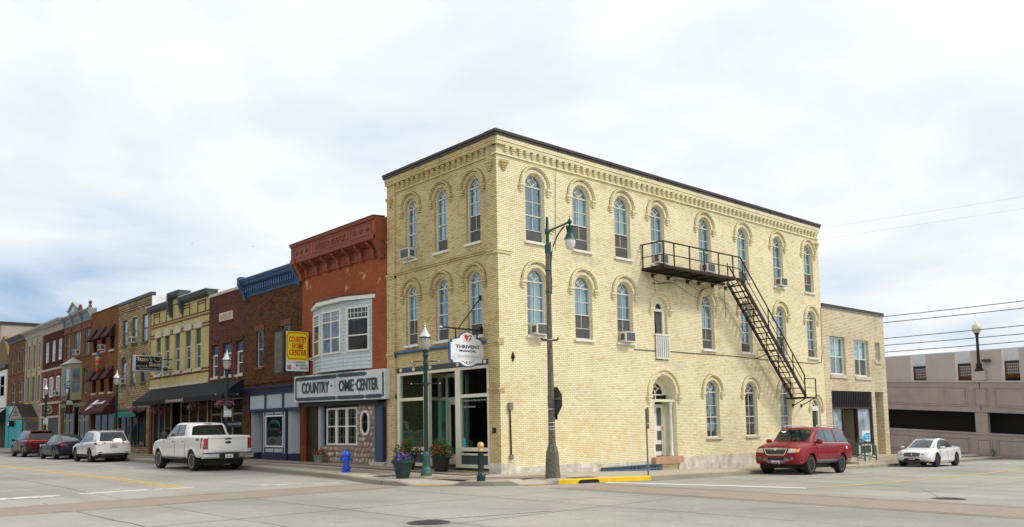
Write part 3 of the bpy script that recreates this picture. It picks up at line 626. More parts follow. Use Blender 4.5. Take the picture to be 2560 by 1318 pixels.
def arched_window(bld, F, u0, u1, v0, v1, w=0.0, hood=True, sill='white', curtains=1.0, low=True, rails=(.27, .50, .77), fill=None, hood_mat=None, seed=0):
    """arched sash with star tracery: frame > pane, curtain, sill, hood_mould"""
    rnd = random.Random(seed)
    r = (u1-u0)/2; cu = (u0+u1)/2; sp = v1-r; fr = .06; W0, W1 = w-.20, w-.09
    m = MB()
    m.ring(F, cu, sp, r-fr, r+.01, 0, math.pi, 14, W0, W1)
    m.box(F, u0-.01, u0+fr, v0, sp, W0, W1); m.box(F, u1-fr, u1+.01, v0, sp, W0, W1); m.box(F, u0+fr, u1-fr, v0, v0+fr*.9, W0, W1)
    ri = r-fr; a0, a1 = w-.185, w-.135
    m.box(F, u0+fr, u1-fr, sp-.022, sp+.022, a0, a1+.01)
    q = [(cu, sp+ri), (cu-ri*.66, sp+ri*.47), (cu, sp), (cu+ri*.66, sp+ri*.47)]
    for i in range(4): arc_bar(m, F, bez(q[i], (cu+(q[i][0]+q[(i+1) % 4][0]-2*cu)*.16, sp+ri*.47+((q[i][1]+q[(i+1) % 4][1])/2-sp-ri*.47)*.3), q[(i+1) % 4]), .028, a0, a1)
    H = sp-v0
    for i, f in enumerate(rails):
        t = .02 if i == 1 else .012
        m.box(F, u0+fr, u1-fr, sp-H*f-t, sp-H*f+t, a0, a1+(.02 if i == 1 else 0))
    m.box(F, cu-.010, cu+.010, v0+fr*.9 if not low else sp-H*rails[-1], sp, a0+.005, a1-.005)
    if low: m.box(F, cu-.008, cu+.008, v0+fr, sp-H*rails[-1], a0-.01, a0+.01)
    win = m.build('window', M['casing'], bld)
    g = MB(); g.wall(F, arch(u0+.02, u1-.02, v0+.02, v1-.02, 14), [], w-.165); g.build('pane', M['glass'], win, recalc=False)
    if fill: 
        c = MB(); c.wall(F, arch(u0-.05, u1+.05, v0-.05, v1+.05, 14), [], w-.30); c.build('blind', fill, win, recalc=False)
    else:
        c = MB(); vl = v0+(sp-v0)*rnd.uniform(.02, .10); n = 30; gap = rnd.uniform(.04, .16); mid = rnd.uniform(.35, .65)
        for (s0, s1) in ((0, mid-gap/2), (mid+gap/2, 1)):
            pts = []
            for i in range(n+1):
                f = s0+(s1-s0)*i/n; pts.append((u0-.04+(u1-u0+.08)*f, w-.30+.025*math.sin(i*1.35+rnd.random()*.5)))
            vs = [F(u, vl, ww) for u, ww in pts]+[F(u, v1+.05, ww) for u, ww in pts]; k = len(pts)
            c.add(vs, [(i, i+1, k+i+1, k+i) for i in range(k-1)])
        c.build('curtain', M[rnd.choice(('blue_curtain', 'blue_curtain', 'curtain_grey', 'curtain_deep'))], win, recalc=False, smooth=60)
        if low and rnd.random() < .85:
            s = MB(); s.wall(F, rect(u0+fr, u1-fr, v0+fr, sp-H*rails[-1 if rnd.random() < .5 else 1]+.02), [], w-.150); s.build('screen', M['grey_screen'], win, recalc=False)
    if sill:
        s = MB(); s.box(F, u0-.07, u1+.07, v0-.085, v0-.002, w-.2, w+.085); s.build('sill', M['white_paint'] if sill == 'white' else M['stone_trim'], win)
    if hood:
        h = MB(); hm = hood_mat or M['cream_brick']
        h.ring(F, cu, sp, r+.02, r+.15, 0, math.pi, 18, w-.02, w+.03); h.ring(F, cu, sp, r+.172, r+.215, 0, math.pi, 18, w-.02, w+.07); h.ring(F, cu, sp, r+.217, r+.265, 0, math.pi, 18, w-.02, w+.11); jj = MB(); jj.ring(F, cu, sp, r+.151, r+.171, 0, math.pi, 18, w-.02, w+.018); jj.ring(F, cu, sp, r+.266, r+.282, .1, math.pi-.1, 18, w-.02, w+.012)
        for s in (-1, 1):
            c0 = cu+s*(r+.20)
            for k, (hw, pr) in enumerate(((.125, .115), (.095, .085), (.065, .055))): h.box(F, c0-hw, c0+hw, sp-.02-.085*(k+1), sp-.022-.085*k, w-.02, w+pr)
        h.build('hood_mould', hm, win); jj.build('hood_joint_shade', M['grime_shade'], win)  # dark rings: mortar joints and the mouldings' shadow lines, put into one colour
    return win
def rect_window(bld, F, u0, u1, v0, v1, w=0.0, frame=None, pane=None, rails=(.5,), mull=(), fr=.06, rec=.12, sill=None, lintel=None, panel=None, name='window', bars=0, sh=.12, lh=.25, lo=.1):
    """square-headed window: frame > pane, sill, lintel, panel"""
    frame = frame or M['white_paint']; pane = pane or M['pane_dark']
    m = MB(); W0, W1 = w-rec-.06, w-rec+.03
    vt = v1 if not panel else v1-(v1-v0)*panel[0]
    m.box(F, u0, u0+fr, v0, vt, W0, W1); m.box(F, u1-fr, u1, v0, vt, W0, W1); m.box(F, u0+fr, u1-fr, v0, v0+fr, W0, W1); m.box(F, u0+fr, u1-fr, vt-fr, vt, W0, W1)
    for f in rails: m.box(F, u0+fr, u1-fr, v0+(vt-v0)*f-.025, v0+(vt-v0)*f+.025, W0, W1-.02)
    for f in mull: m.box(F, u0+(u1-u0)*f-.03, u0+(u1-u0)*f+.03, v0+fr, vt-fr, W0+.01, W1-.01)
    win = m.build(name, frame, bld)
    g = MB(); g.wall(F, rect(u0+fr*.5, u1-fr*.5, v0+fr*.5, vt-fr*.5), [], w-rec-.02); g.build('pane', pane, win, recalc=False)
    if bars:
        b = MB()
        for i in range(1, bars+1): b.box(F, u0+(u1-u0)*i/(bars+1)-.008, u0+(u1-u0)*i/(bars+1)+.008, v0+fr, vt-fr, w-rec-.015, w-rec-.002)
        for f in (.22, .72): b.box(F, u0+fr, u1-fr, v0+(vt-v0)*f-.008, v0+(vt-v0)*f+.008, w-rec-.015, w-rec-.001)
        b.build('lead_bars', M['grey_tin'], win)
    if panel: p = MB(); p.box(F, u0, u1, vt+.005, v1, w-rec-.04, w-rec+.02); p.build('panel', panel[1], win)
    if sill: s = MB(); s.box(F, u0-.08, u1+.08, v0-sh, v0-.002, w-rec, w+.07); s.build('sill', sill, win)
    if lintel: s = MB(); s.box(F, u0-lo, u1+lo, v1+.002, v1+lh, w-.03, w+.035); s.build('lintel', lintel, win)
    return win
def shell(bld, X0, X1, Y0, Y1, z0, z1, mats, roof=None, skip=''):
    """the walls behind a front, and the roof"""
    m = MB()
    if 'l' not in skip: m.add([(X0, Y1, z0), (X1, Y1, z0), (X1, Y1, z1), (X0, Y1, z1)], [(0, 1, 2, 3)])
    if 'r' not in skip: m.add([(X0, Y0, z0), (X1, Y0, z0), (X1, Y0, z1), (X0, Y0, z1)], [(0, 1, 2, 3)])
    if 'b' not in skip: m.add([(X1, Y0, z0), (X1, Y1, z0), (X1, Y1, z1), (X1, Y0, z1)], [(0, 1, 2, 3)])
    if 'f' not in skip: m.add([(X0, Y0, z0), (X0, Y1, z0), (X0, Y1, z1), (X0, Y0, z1)], [(0, 1, 2, 3)])
    m.build('side_wall', mats, bld, recalc=False)
    zr = (roof or z1)-.25
    r = MB(); r.add([(X0+.05, Y0+.05, zr), (X1, Y0+.05, zr), (X1, Y1-.05, zr), (X0+.05, Y1-.05, zr)], [(0, 1, 2, 3)]); r.build('roof', M['roof'], bld, recalc=False)
def ac_unit(F, uc, v0, w=0.0, wd=.62, hh=.40, label='', group='window air conditioners', out=.30):
    o = F(uc, v0, w); t = thing('air_conditioner', tuple(o), label, 'air conditioner', group)
    m = MB(); m.box(F, uc-wd/2, uc+wd/2, v0, v0+hh, w-.22, w+out); m.build('casing', M['ac_white'], t)
    g = MB(); g.box(F, uc-wd/2+.05, uc+wd/2-.05, v0+.04, v0+hh-.04, w+out-.01, w+out+.006)
    for s, e in ((uc-wd/2, -1), (uc+wd/2, 1)): g.box(F, s-.004, s+.004, v0+.08, v0+hh-.08, w+.04, w+out-.06)
    g.build('grille', M['ac_grille'], t)

# ------------------------------------------------------------------ the cream brick corner building
CB = thing('corner_building', (0, 0, 0), 'three-storey cream brick corner building with arched windows and dark metal coping', 'building')
LX, LY, TOP = 22.22, 6.74, 11.78
T_ = [(1.81, .94), (4.21, .94), (6.57, .94), (8.80, .90), (12.12, .92), (15.14, .92), (18.18, .92), (21.13, .92)]
holesR = []; winsR = []
for i, (c, wd) in enumerate(T_):
    winsR.append((c-wd/2, c+wd/2, 8.03, 10.52, 'T'))
    if i != 3: winsR.append((c-wd/2, c+wd/2, 4.69, 7.09, 'S'))
for c, wd in ((12.23, 1.0), (15.26, 1.0), (18.26, .98)): winsR.append((c-wd/2, c+wd/2, .89, 3.35, 'F'))
for a in winsR: holesR.append(arch(*a[:4], 14))
DOOR = (8.08, 9.62, .2, 3.48); holesR.append(arch(*DOOR, 16))
S4 = (8.38, 9.24, 4.10, 6.66); holesR.append(arch(*S4, 14))
F8 = (20.76, 21.62, -.55, 2.65); holesR.append(arch(*F8, 14))
m = MB(); m.wall(FR, rect(0, LX, -1.2, 11.5), holesR, 0, .24); m.build('brick_wall', M['cream_brick'], CB, recalc=False)
# main street front, set back a little between two corner piers
WF = -.07
holesL = []; winsL = []
for a in ((4.78, 5.53), (2.86, 3.63), (.97, 1.75)):
    winsL += [(*a, 8.02, 10.42, 'T'), (*a, 4.70, 7.03, 'S')]
for a in winsL: holesL.append(arch(*a[:4], 14))
STORE = (.62, 6.15, .02, 3.86); holesL.append(rect(*STORE))
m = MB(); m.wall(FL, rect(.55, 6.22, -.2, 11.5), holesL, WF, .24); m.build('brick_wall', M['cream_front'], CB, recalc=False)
for a, b in ((.012, .56), (6.20, LY)):
    m = MB(); m.box(FL, a, b, .3, 7.55, -.3, .012); m.box(FL, a, b, 7.55, 11.5, -.3, -.012)
    for z, h, p in ((7.44, .10, .04), (7.54, .08, .075), (4.28, .10, .03), (4.38, .09, .065), (4.47, .06, .04), (2.68, .08, .03), (2.76, .08, .06)): m.box(FL, a-(.03 if a < 1 else 0), b+(.02 if a < 1 else 0), z, z+h-.003, -.2, p)
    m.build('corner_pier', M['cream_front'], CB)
# string courses, corbel table, brick cornice
m = MB()
m.box(FL, .56, 6.2, 7.55, 7.62, -.2, WF+.05); m.box(FL, .56, 6.2, 7.62, 7.68, -.2, WF+.09); m.build('string_course', M['cream_front'], CB); m = MB(); m.box(FL, .56, 6.2, 10.90, 10.955, -.2, WF+.05)
m.box(FL, -.02, LY, 11.24, 11.36, -.2, .08); m.box(FL, -.03, LY, 11.36, 11.515, -.2, .10)
m.box(FL, .56, 6.2, 10.955, 11.24, -.2, WF+.015)
m.build('string_course', M['cream_front'], CB)
m = MB()
m.box(FR, -.05, LX, 10.90, 10.955, -.2, .06); m.box(FR, -.06, LX+.02, 11.24, 11.36, -.2, .115); m.box(FR, -.07, LX+.04, 11.36, 11.515, -.2, .14)
m.build('string_course', M['cream_brick'], CB); m = MB(); m.box(FR, -.05, .62, 7.44, 7.54, -.2, .035); m.box(FR, -.06, .64, 7.54, 7.62, -.2, .07)
m.build('string_course', M['cream_brick'], CB)
def corbels(F, us, w, mt):
    for u in us:
        m = MB()
        for k, (hw, p) in enumerate(((.085, .115), (.075, .095), (.06, .07), (.045, .045))): m.box(F, u-hw, u+hw, 11.235-.062*(k+1), 11.233-.062*k, w-.1, w+p)
        m.build('corbel', mt, CB)
corbels(FR, [.44+.325*i for i in range(67)], .0, M['cream_brick'])
corbels(FL, [.72+.325*i for i in range(17)], WF, M['cream_front'])
for F, u in ((FR, .32), (FR, LX-.22), (FL, .36), (FL, 6.48)):
    m = MB()
    for k, (hw, p) in enumerate(((.17, .12), (.13, .09), (.10, .07), (.07, .045))): m.box(F, u-hw, u+hw, 10.70-.085*(k+1), 10.698-.085*k, -.1, p)
    m.build('pier_corbel', M['cream_front'], CB)
m = MB()                                                  # metal coping: two stepped bands round the street sides
for z0, z1, p in ((11.52, 11.61, .16), (11.615, 11.715, .19)):
    m.box(FR, -p, LX+p*.6, z0, z1, -.4, p); m.box(FL, .42, LY+.06, z0-.001, z1-.012, -.4, p-.008)
for k in range(1, 8): m.box(FR, k*2.9-.006, k*2.9+.006, 11.52, 11.72, .1, .195)
m.build('metal_coping', M['bronze_metal'], CB)
m = MB()
m.add([(LX, 0, -1.2), (LX, LY, -1.2), (LX, LY, 11.5), (LX, 0, 11.5)], [(0, 1, 2, 3)])
m.add([(.3, LY, -.2), (LX, LY, -.2), (LX, LY, 11.5), (.3, LY, 11.5)], [(0, 1, 2, 3)]); m.build('side_wall', M['cream_front'], CB, recalc=False)
m = MB(); m.add([(.1, .1, 11.4), (LX, .1, 11.4), (LX, LY, 11.4), (.1, LY, 11.4)], [(0, 1, 2, 3)]); m.build('roof', M['roof'], CB, recalc=False)
m = MB(); m.box(FI, .62, LX-.3, .62, LY-.3, 3.95, 11.3); m.box(FI, 2.6, LX-.3, .62, LY-.3, -.1, 3.9); m.build('interior', M['dark_in'], CB)
m = MB(); m.box(FI, .1, 2.55, .3, LY-.05, 3.87, 3.93); m.box(FI, .1, 2.55, .25, LY-.05, .02, .10); m.build('shop_ceiling', M['dim_in'], CB)
# foundation stones
rs = random.Random(3)
def rough(F, u0, u1, zt, pr, step=.35):
    m = MB(); n = max(2, int((u1-u0)/step)); vs = []; 
    for i in range(n+1):
        u = u0+(u1-u0)*i/n; x, y = (u, 0) if F is FR else (0, u); g = zw(x, y)-.06
        for z, p in ((g, pr+rs.uniform(-.01, .03)), ((g+zt)/2, pr+rs.uniform(-.005, .035)), (zt+rs.uniform(-.02, .0), pr+rs.uniform(-.015, .01)), (zt+.002, -.05)): vs.append(F(u, z, p))
    m.add(vs, [(4*i+j, 4*i+4+j, 4*i+5+j, 4*i+1+j) for i in range(n) for j in range(3)])
    m.add([vs[0], vs[1], vs[2], vs[3], F(u0, vs[0].z, -.05)], [(0, 1, 2, 3, 4)]); m.build('foundation', M['stone_base'], CB, recalc=False)
rough(FR, -.06, .56, .32, .055, .2); rough(FR, .56, 4.75, .165, .03); rough(FR, 4.76, 8.0, .07, .012); rough(FR, 9.6, 20.7, .13, .03); rough(FR, 21.65, 22.2, .1, .03)
rough(FL, -.05, .56, .32, .06, .2); rough(FL, 6.19, LY-.01, .32, .06, .2)
# windows
k = 0
for u0, u1, v0, v1, s in winsR:
    k += 1
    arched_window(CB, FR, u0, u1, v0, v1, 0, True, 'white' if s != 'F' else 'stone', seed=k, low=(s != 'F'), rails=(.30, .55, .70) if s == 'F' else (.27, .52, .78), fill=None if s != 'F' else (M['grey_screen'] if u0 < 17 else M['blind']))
for u0, u1, v0, v1, s in winsL:
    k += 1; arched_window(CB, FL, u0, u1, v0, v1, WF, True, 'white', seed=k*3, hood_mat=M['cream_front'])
# boarded-up door on the first floor behind a white baluster guard
u0, u1, v0, v1 = S4; cu = (u0+u1)/2; r = (u1-u0)/2; sp = v1-r
m = MB(); m.ring(FR, cu, sp, r-.22, r+.01, 0, math.pi, 14, -.2, -.1); m.box(FR, u0-.01, u0+.09, v0, sp, -.2, -.1); m.box(FR, u1-.2, u1+.01, v0, sp, -.2, -.1); m.box(FR, u0+.09, u1-.2, sp-.13, sp-.02, -.2, -.08)
d = m.build('balcony_door', M['cream_paint'], CB)
g = MB(); g.wall(FR, arch(u0+.05, u1-.05, v0, v1-.05, 14), [], -.18); g.build('pane', M['pane_dark'], d, recalc=False)
g = MB(); g.wall(FR, [(u0+.3, v0), (u1-.2, v0), (u1-.2, sp-.15), (u0+.22, sp-.15), (u0+.36, v0+1.2)], [], -.172); g.build('torn_curtain', M['grey_screen'], d, recalc=False)
g = MB(); g.box(FR, u0-.02, u1+.02, 5.10, 5.16, .02, .09); g.box(FR, u0-.02, u1+.02, 4.14, 4.19, .02, .09)
for i in range(7): g.box(FR, u0+.03+(u1-u0-.06)*i/6-.03, u0+.03+(u1-u0-.06)*i/6+.03, 4.19, 5.10, .03, .08)
g.build('baluster_guard', M['white_paint'], d)
h = MB(); h.ring(FR, cu, sp, r+.02, r+.17, 0, math.pi, 18, -.02, .028); h.ring(FR, cu, sp, r+.172, r+.255, 0, math.pi, 18, -.02, .085)
for s in (-1, 1):
    for q, (hw, pr) in enumerate(((.125, .115), (.095, .085), (.065, .055))): h.box(FR, cu+s*(r+.2)-hw, cu+s*(r+.2)+hw, sp-.02-.085*(q+1), sp-.022-.085*q, -.02, pr)
h.build('hood_mould', M['cream_brick'], d)
# side entrance under its own arch
u0, u1, v0, v1 = DOOR; cu = (u0+u1)/2; r = (u1-u0)/2; sp = v1-r; J = -.5
m = MB(); m.ring(FR, cu, sp, r-.30, r-.02, 0, math.pi, 20, J, J+.06); m.ring(FR, cu, sp, r-.03, r+.012, 0, math.pi, 20, J, -.04)
m.box(FR, u0-.01, u0+.03, v0, sp, J, -.04); m.box(FR, u1-.03, u1+.01, v0, sp, J, -.04)
m.box(FR, u0+.03, u1-.03, sp-.30, sp-.20, J, -.06); m.box(FR, u0+.03, u1-.03, v1-.9-.35, v1-.9-.29, J, J+.08)
m.box(FR, u0+.03, u0+.22, v0, sp-.3, J, J+.07); m.box(FR, u1-.32, u1-.03, v0, sp-.3, J, J+.07)
en = m.build('entrance_surround', M['cream_paint'], CB)
g = MB(); g.wall(FR, arch(u0+.1, u1-.1, sp-.25, v1-.1, 18), [], J+.02); g.build('fanlight', M['pane_dark'], en, recalc=False)
g = MB(); ri = r-.30; 
g.box(FR, u0+.28, u1-.28, sp-.02, sp+.02, J+.02, J+.07); g.box(FR, cu-.018, cu+.018, sp-.22, sp, J+.02, J+.06)
q = [(cu, sp+ri), (cu-ri*.7, sp+ri*.55), (cu, sp), (cu+ri*.7, sp+ri*.55)]
for i in range(4): arc_bar(g, FR, bez(q[i], (cu, sp+ri*.5), q[(i+1) % 4]), .035, J+.02, J+.06)
g.build('tracery', M['white_paint'], en)
for c in (u1-.22, u0+.16):
    g = MB(); o = FR(c, 0, -.13); g.lathe((o.x, o.y, 0), [(.085, v0), (.085, v0+.12), (.07, v0+.14), (.062, v0+.9), (.055, sp-.55), (.06, sp-.5), (.085, sp-.44), (.095, sp-.32)], 14); g.build('column', M['white_paint'], en, smooth=40)
g = MB(); dl = (u0+.22, u1-.32, v0+.03, sp-.38); g.box(FR, *dl, J-.02, J+.04); dr = g.build('door', M['white_paint'], CB)
g = MB(); a, b = dl[0], dl[1]; H = dl[3]-dl[2]
for x0, x1 in ((a+.12, a+.40), (b-.40, b-.12)):
    g.box(FR, x0, x1, dl[2]+H*.58, dl[2]+H*.93, J+.03, J+.052); g.box(FR, x0, x1, dl[2]+H*.30, dl[2]+H*.48, J+.03, J+.052)
g.box(FR, a+.12, b-.12, dl[2]+H*.09, dl[2]+H*.22, J+.03, J+.052); g.build('panel', M['grey_screen'], dr)
g = MB(); g.box(FR, b-.09, b-.05, dl[2]+H*.50, dl[2]+H*.56, J+.03, J+.10); g.build('handle', M['gold'], dr)
h = MB(); h.ring(FR, cu, sp, r+.02, r+.20, 0, math.pi, 22, -.02, .03); h.ring(FR, cu, sp, r+.202, r+.30, 0, math.pi, 22, -.02, .09)
for s in (-1, 1):
    for q, (hw, pr) in enumerate(((.14, .12), (.11, .09), (.08, .06))): h.box(FR, cu+s*(r+.22)-hw, cu+s*(r+.22)+hw, sp-.05-.095*(q+1), sp-.052-.095*q, -.02, pr)
h.build('hood_mould', M['cream_brick'], en)
g = MB(); g.box(FR, 7.92, 9.72, -.06, .195, -.45, .22); g.build('door_step', M['pink_stone'], CB)
# narrow side door near the far end
u0, u1, v0, v1 = F8; cu = (u0+u1)/2; r = (u1-u0)/2; sp = v1-r
m = MB(); m.ring(FR, cu, sp, r-.09, r+.01, 0, math.pi, 14, -.2, -.08); m.box(FR, u0-.01, u0+.10, v0, sp, -.2, -.08); m.box(FR, u1-.12, u1+.01, v0, sp, -.2, -.08); m.box(FR, u0+.1, u1-.12, sp-.2, sp+.03, -.2, -.09); m.box(FR, u0+.1, u1-.12, v0, v0+.7, -.19, -.10); m.box(FR, u0+.1, u1-.12, v0+1.42, v0+1.48, -.19, -.12)
d = m.build('side_door', M['white_paint'], CB)
g = MB(); g.wall(FR, arch(u0+.03, u1-.03, v0, v1-.03, 14), [], -.16); g.build('pane', M['pane_grey'], d, recalc=False)
g = MB(); arc_bar(g, FR, bez((cu-.25, sp+.02), (cu, sp+.1), (cu, sp+r-.1)), .03, -.18, -.12); arc_bar(g, FR, bez((cu+.25, sp+.02), (cu, sp+.1), (cu, sp+r-.1)), .03, -.18, -.12); g.build('tracery', M['white_paint'], d)
h = MB(); h.ring(FR, cu, sp, r+.02, r+.17, 0, math.pi, 18, -.02, .028); h.ring(FR, cu, sp, r+.172, r+.255, 0, math.pi, 18, -.02, .085)
for s in (-1, 1):
    for q, (hw, pr) in enumerate(((.125, .115), (.095, .085), (.065, .055))): h.box(FR, cu+s*(r+.2)-hw, cu+s*(r+.2)+hw, sp-.02-.085*(q+1), sp-.022-.085*q, -.02, pr)
h.build('hood_mould', M['cream_brick'], d)
# shop front
m = MB(); P = lambda a, b, z0, z1, w0=-.20, w1=-.05: m.box(FL, a, b, z0, z1, w0, w1)
P(.62, .74, .12, 3.66); P(2.22, 2.50, .12, 3.56); P(4.10, 4.42, .12, 3.56); P(5.97, 6.15, .12, 3.66); P(.74, 5.97, 3.56, 3.66)
for a, b in ((.74, 2.22), (4.42, 5.97)):
    P(a, b, 2.57, 2.69, -.19, -.06); P(a, b, .70, .83, -.19, -.05); P(a, b, .56, .62, -.19, -.055); P(a, b, .12, .24, -.19, -.06)
sf = m.build('shop_front', M['cream_paint'], CB)
for a, b in ((.74, 2.22), (4.42, 5.97)): g = MB(); g.box(FL, a, b, .24, .56, -.18, -.09); g.build('base_panel', M['grey_frieze'], sf)
for a, b in ((.74, 2.22), (4.42, 5.97)):
    for z0, z1 in ((.83, 2.57), (2.69, 3.56)): g = MB(); g.wall(FL, rect(a, b, z0, z1), [], -.13); g.build('pane', M['shop_glass'], sf, recalc=False)
g = MB(); g.box(FL, .62, 6.15, 3.665, 3.86, -.2, -.04); fz = g.build('frieze', M['grey_frieze'], sf)
for u in (.80, 2.3, 3.95, 5.0, 5.85): 
    g = MB(); o = FL(u, 3.765, -.04); g.lathe((o.x, o.y, o.z), [(.075, -.01), (.07, .03), (.035, .045)], 16, ax=lambda x, y, z: Vector((-z, x, y))); g.build('roundel', M['cream_paint'], fz, smooth=40)
g = MB(); g.box(FL, .60, 6.22, 4.44, 4.52, -.12, .05); g.box(FL, .60, 6.22, 4.40, 4.44, -.12, .0); g.build('ledge', M['slate_blue'], CB)
# recessed entry: returns, door and side light
m = MB()
def slab(a, b, z0, z1, t=.06):
    a = Vector((a[0], a[1], 0)); b = Vector((b[0], b[1], 0)); n = Vector((-(b-a).y, (b-a).x, 0)).normalized()*t/2
    m.add([Vector((p.x+q.x, p.y+q.y, z)) for z in (z0, z1) for p, q in ((a, n), (b, n), (b, -n), (a, -n))], [(0, 1, 2, 3), (7, 6, 5, 4), (0, 4, 5, 1), (1, 5, 6, 2), (2, 6, 7, 3), (3, 7, 4, 0)])
A0, A1, B1, B0 = (.2, 4.26), (1.25, 5.0), (1.25, 3.3), (.2, 2.36)
for a, b in ((A0, A1), (A1, (1.25, 4.55)), (B1, B0)):
    slab(a, b, 2.58, 2.70); slab(a, b, .12, .24); slab(a, b, .62, .80); slab(a, b, 3.45, 3.6)
for p in (A0, A1, (1.25, 4.5), B1, B0): slab((p[0], p[1]-.05), (p[0], p[1]+.05), .12, 3.6, .1)
slab((1.25, 4.5), B1, 3.45, 3.6); slab((1.25, 4.5), B1, 2.55, 2.68)
m.build('entry_frame', M['cream_paint'], sf)
for a, b in ((A0, A1), (B0, B1)): m = MB(); slab(a, b, .24, .62, .04); m.build('base_panel', M['grey_frieze'], sf)
for a, b, z in ((A0, A1, .8), (B0, B1, .8), ((1.25, 4.5), B1, 2.68)): m = MB(); slab(a, b, z, 3.45, .01); m.build('pane', M['shop_glass'], sf)
m = MB(); slab((1.25, 4.4), (1.25, 3.4), .14, 2.55, .05); dd = m.build('entry_door', M['cream_paint'], CB)
m = MB(); slab((1.22, 4.25), (1.22, 3.55), .55, 2.4, .02); m.build('pane', M['pane_dark'], dd)
m = MB(); m.bar((1.15, 3.5, 1.0), (1.15, 3.5, 1.35), .04); m.build('handle', M['black_iron'], dd)
m = MB()
for y0, y1, x in ((.8, 2.1, 1.5), (4.5, 5.9, 1.7)):
    n = 40
    vs = [(x+.03*math.sin(i*1.3), y0+(y1-y0)*i/n, z) for z in (.3, 2.6) for i in range(n+1)]
    m.add(vs, [(i, i+1, n+2+i, n+1+i) for i in range(n)])
m.build('drape', M['teal_curtain'], CB, recalc=False, smooth=60)
m = MB()
lettering(m, '\u2022 Investment Planning Services', FL(2.16, 2.42, -.12), (0, -1, 0), (0, 0, 1), 1.38, .09); m.build('window_lettering', M['pale_panel'], sf); m = MB()
lettering(m, '\u2022 Life Insurance', FL(2.16, 2.22, -.12), (0, -1, 0), (0, 0, 1), .72, .075)
m.build('window_lettering', M['pale_panel'], sf)
m = MB(); m.box(FL, 2.02, 2.17, .84, 1.16, -.128, -.120); m.build('notice', M['turquoise'], sf)
m = MB(); m.box(FL, 1.62, 1.86, .84, 1.06, -.128, -.120); m.build('notice', M['sign_black'], sf)
m = MB(); m.box(FL, .22, .40, 1.32, 1.50, .012, .03); m.build('plaque', M['sign_black'], CB)
m = MB(); m.ext(FR, [(.60, 3.72), (.68, 3.90), (.60, 4.08), (.52, 3.90)], -.01, .03); m.box(FR, .58, .62, 3.88, 3.92, .03, .06); m.build('tie_plate', M['rusty_iron'], CB)
for u, v, l in ((1.8, 4.70, 'small white air conditioner in the middle-storey window beside the concrete lamp post'), (6.52, 4.70, 'white air conditioner in the middle-storey window between lamp post and baluster guard'), (8.80, 8.05, 'white air conditioner behind the railing end, in the window above the baluster guard'), (12.12, 8.05, 'white air conditioner in the window behind the middle of the fire escape railing'), (18.18, 8.05, 'white air conditioner in the top-storey window past the top of the fire escape stair')): ac_unit(FR, u, v, 0, .6, .40, l)
ac_unit(FL, 5.2, 8.04, WF, .6, .40, 'white air conditioner in the top-storey window beside the orange painted building')
# cable across the side wall
t = MB(); pts = [(1440, 868), (1540, 868), (1585, 874), (1639, 877.6), (1672, 878.5), (1720, 883), (1820, 889), (1870, 895), (1960, 903.5), (2035, 908.6), (2053, 906)]
P3 = [FR(*onY(x, y), .02) for x, y in pts[2:]]; t.tube(P3, .014, 5)
q = [FR(*onY(x, y), .02) for x, y in ((2053, 906), (2055, 880), (2050, 770))]; t.tube(q, .012, 5)
tag(t.build('wall_cable', M['black_iron']), 'thin black cable strung along the side wall of the corner building', 'cable')
t = MB(); t.tube([FR(2.85, 11.5, .13), FR(2.86, 10.9, .07), FR(2.84, 10.3, .03), FR(2.8, 9.0, .03), FR(2.78, 7.85, .03)], .008, 5)
tag(t.build('wall_cable', M['black_iron']), 'thin wire hanging from the metal coping beside the first top-storey window', 'cable')
t = thing('electrical_conduit', (.78, -.03, .5), 'rusty electrical box and conduit pipe on the wall near the corner', 'conduit')
m = MB(); a = onY(1273, 1020); b = onY(1277, 1146)
m.tube([FR(a[0], a[1], .04), FR(b[0], b[1], .04)], .025, 8); m.build('pipe', M['rusty_iron'], t)
m = MB(); m.box(FR, a[0]-.07, a[0]+.09, a[1]-.08, a[1]+.18, .01, .11); m.build('junction_box', M['sign_back'], t)
m = MB(); m.box(FR, b[0]-.06, b[0]+.06, b[1]-.04, b[1]+.12, .01, .09); m.build('outlet_box', M['sign_back'], t)
t = thing('steel_beam', (4.6, -.2, -.3), 'blue painted steel beam lying along the foot of the side wall', 'beam')
m = MB(); m.box(FR, 4.86, 8.45, -.36, -.05, .06, .11); m.box(FR, 4.86, 8.45, -.07, -.05, .06, .20); m.box(FR, 4.86, 8.45, -.36, -.345, .06, .20); m.build('beam_web', M['slate_blue'], t)
for u in (6.5, 6.72, 6.94, 7.8, 7.98, 8.16):
    for z in (-.27, -.16): 
        m = MB(); o = FR(u, z, .11); m.lathe(tuple(o), [(.028, -.01), (.022, .02)], 8, ax=lambda x, y, zz_: Vector((x, -zz_, y))); m.build('bolt', M['black_iron'], t)
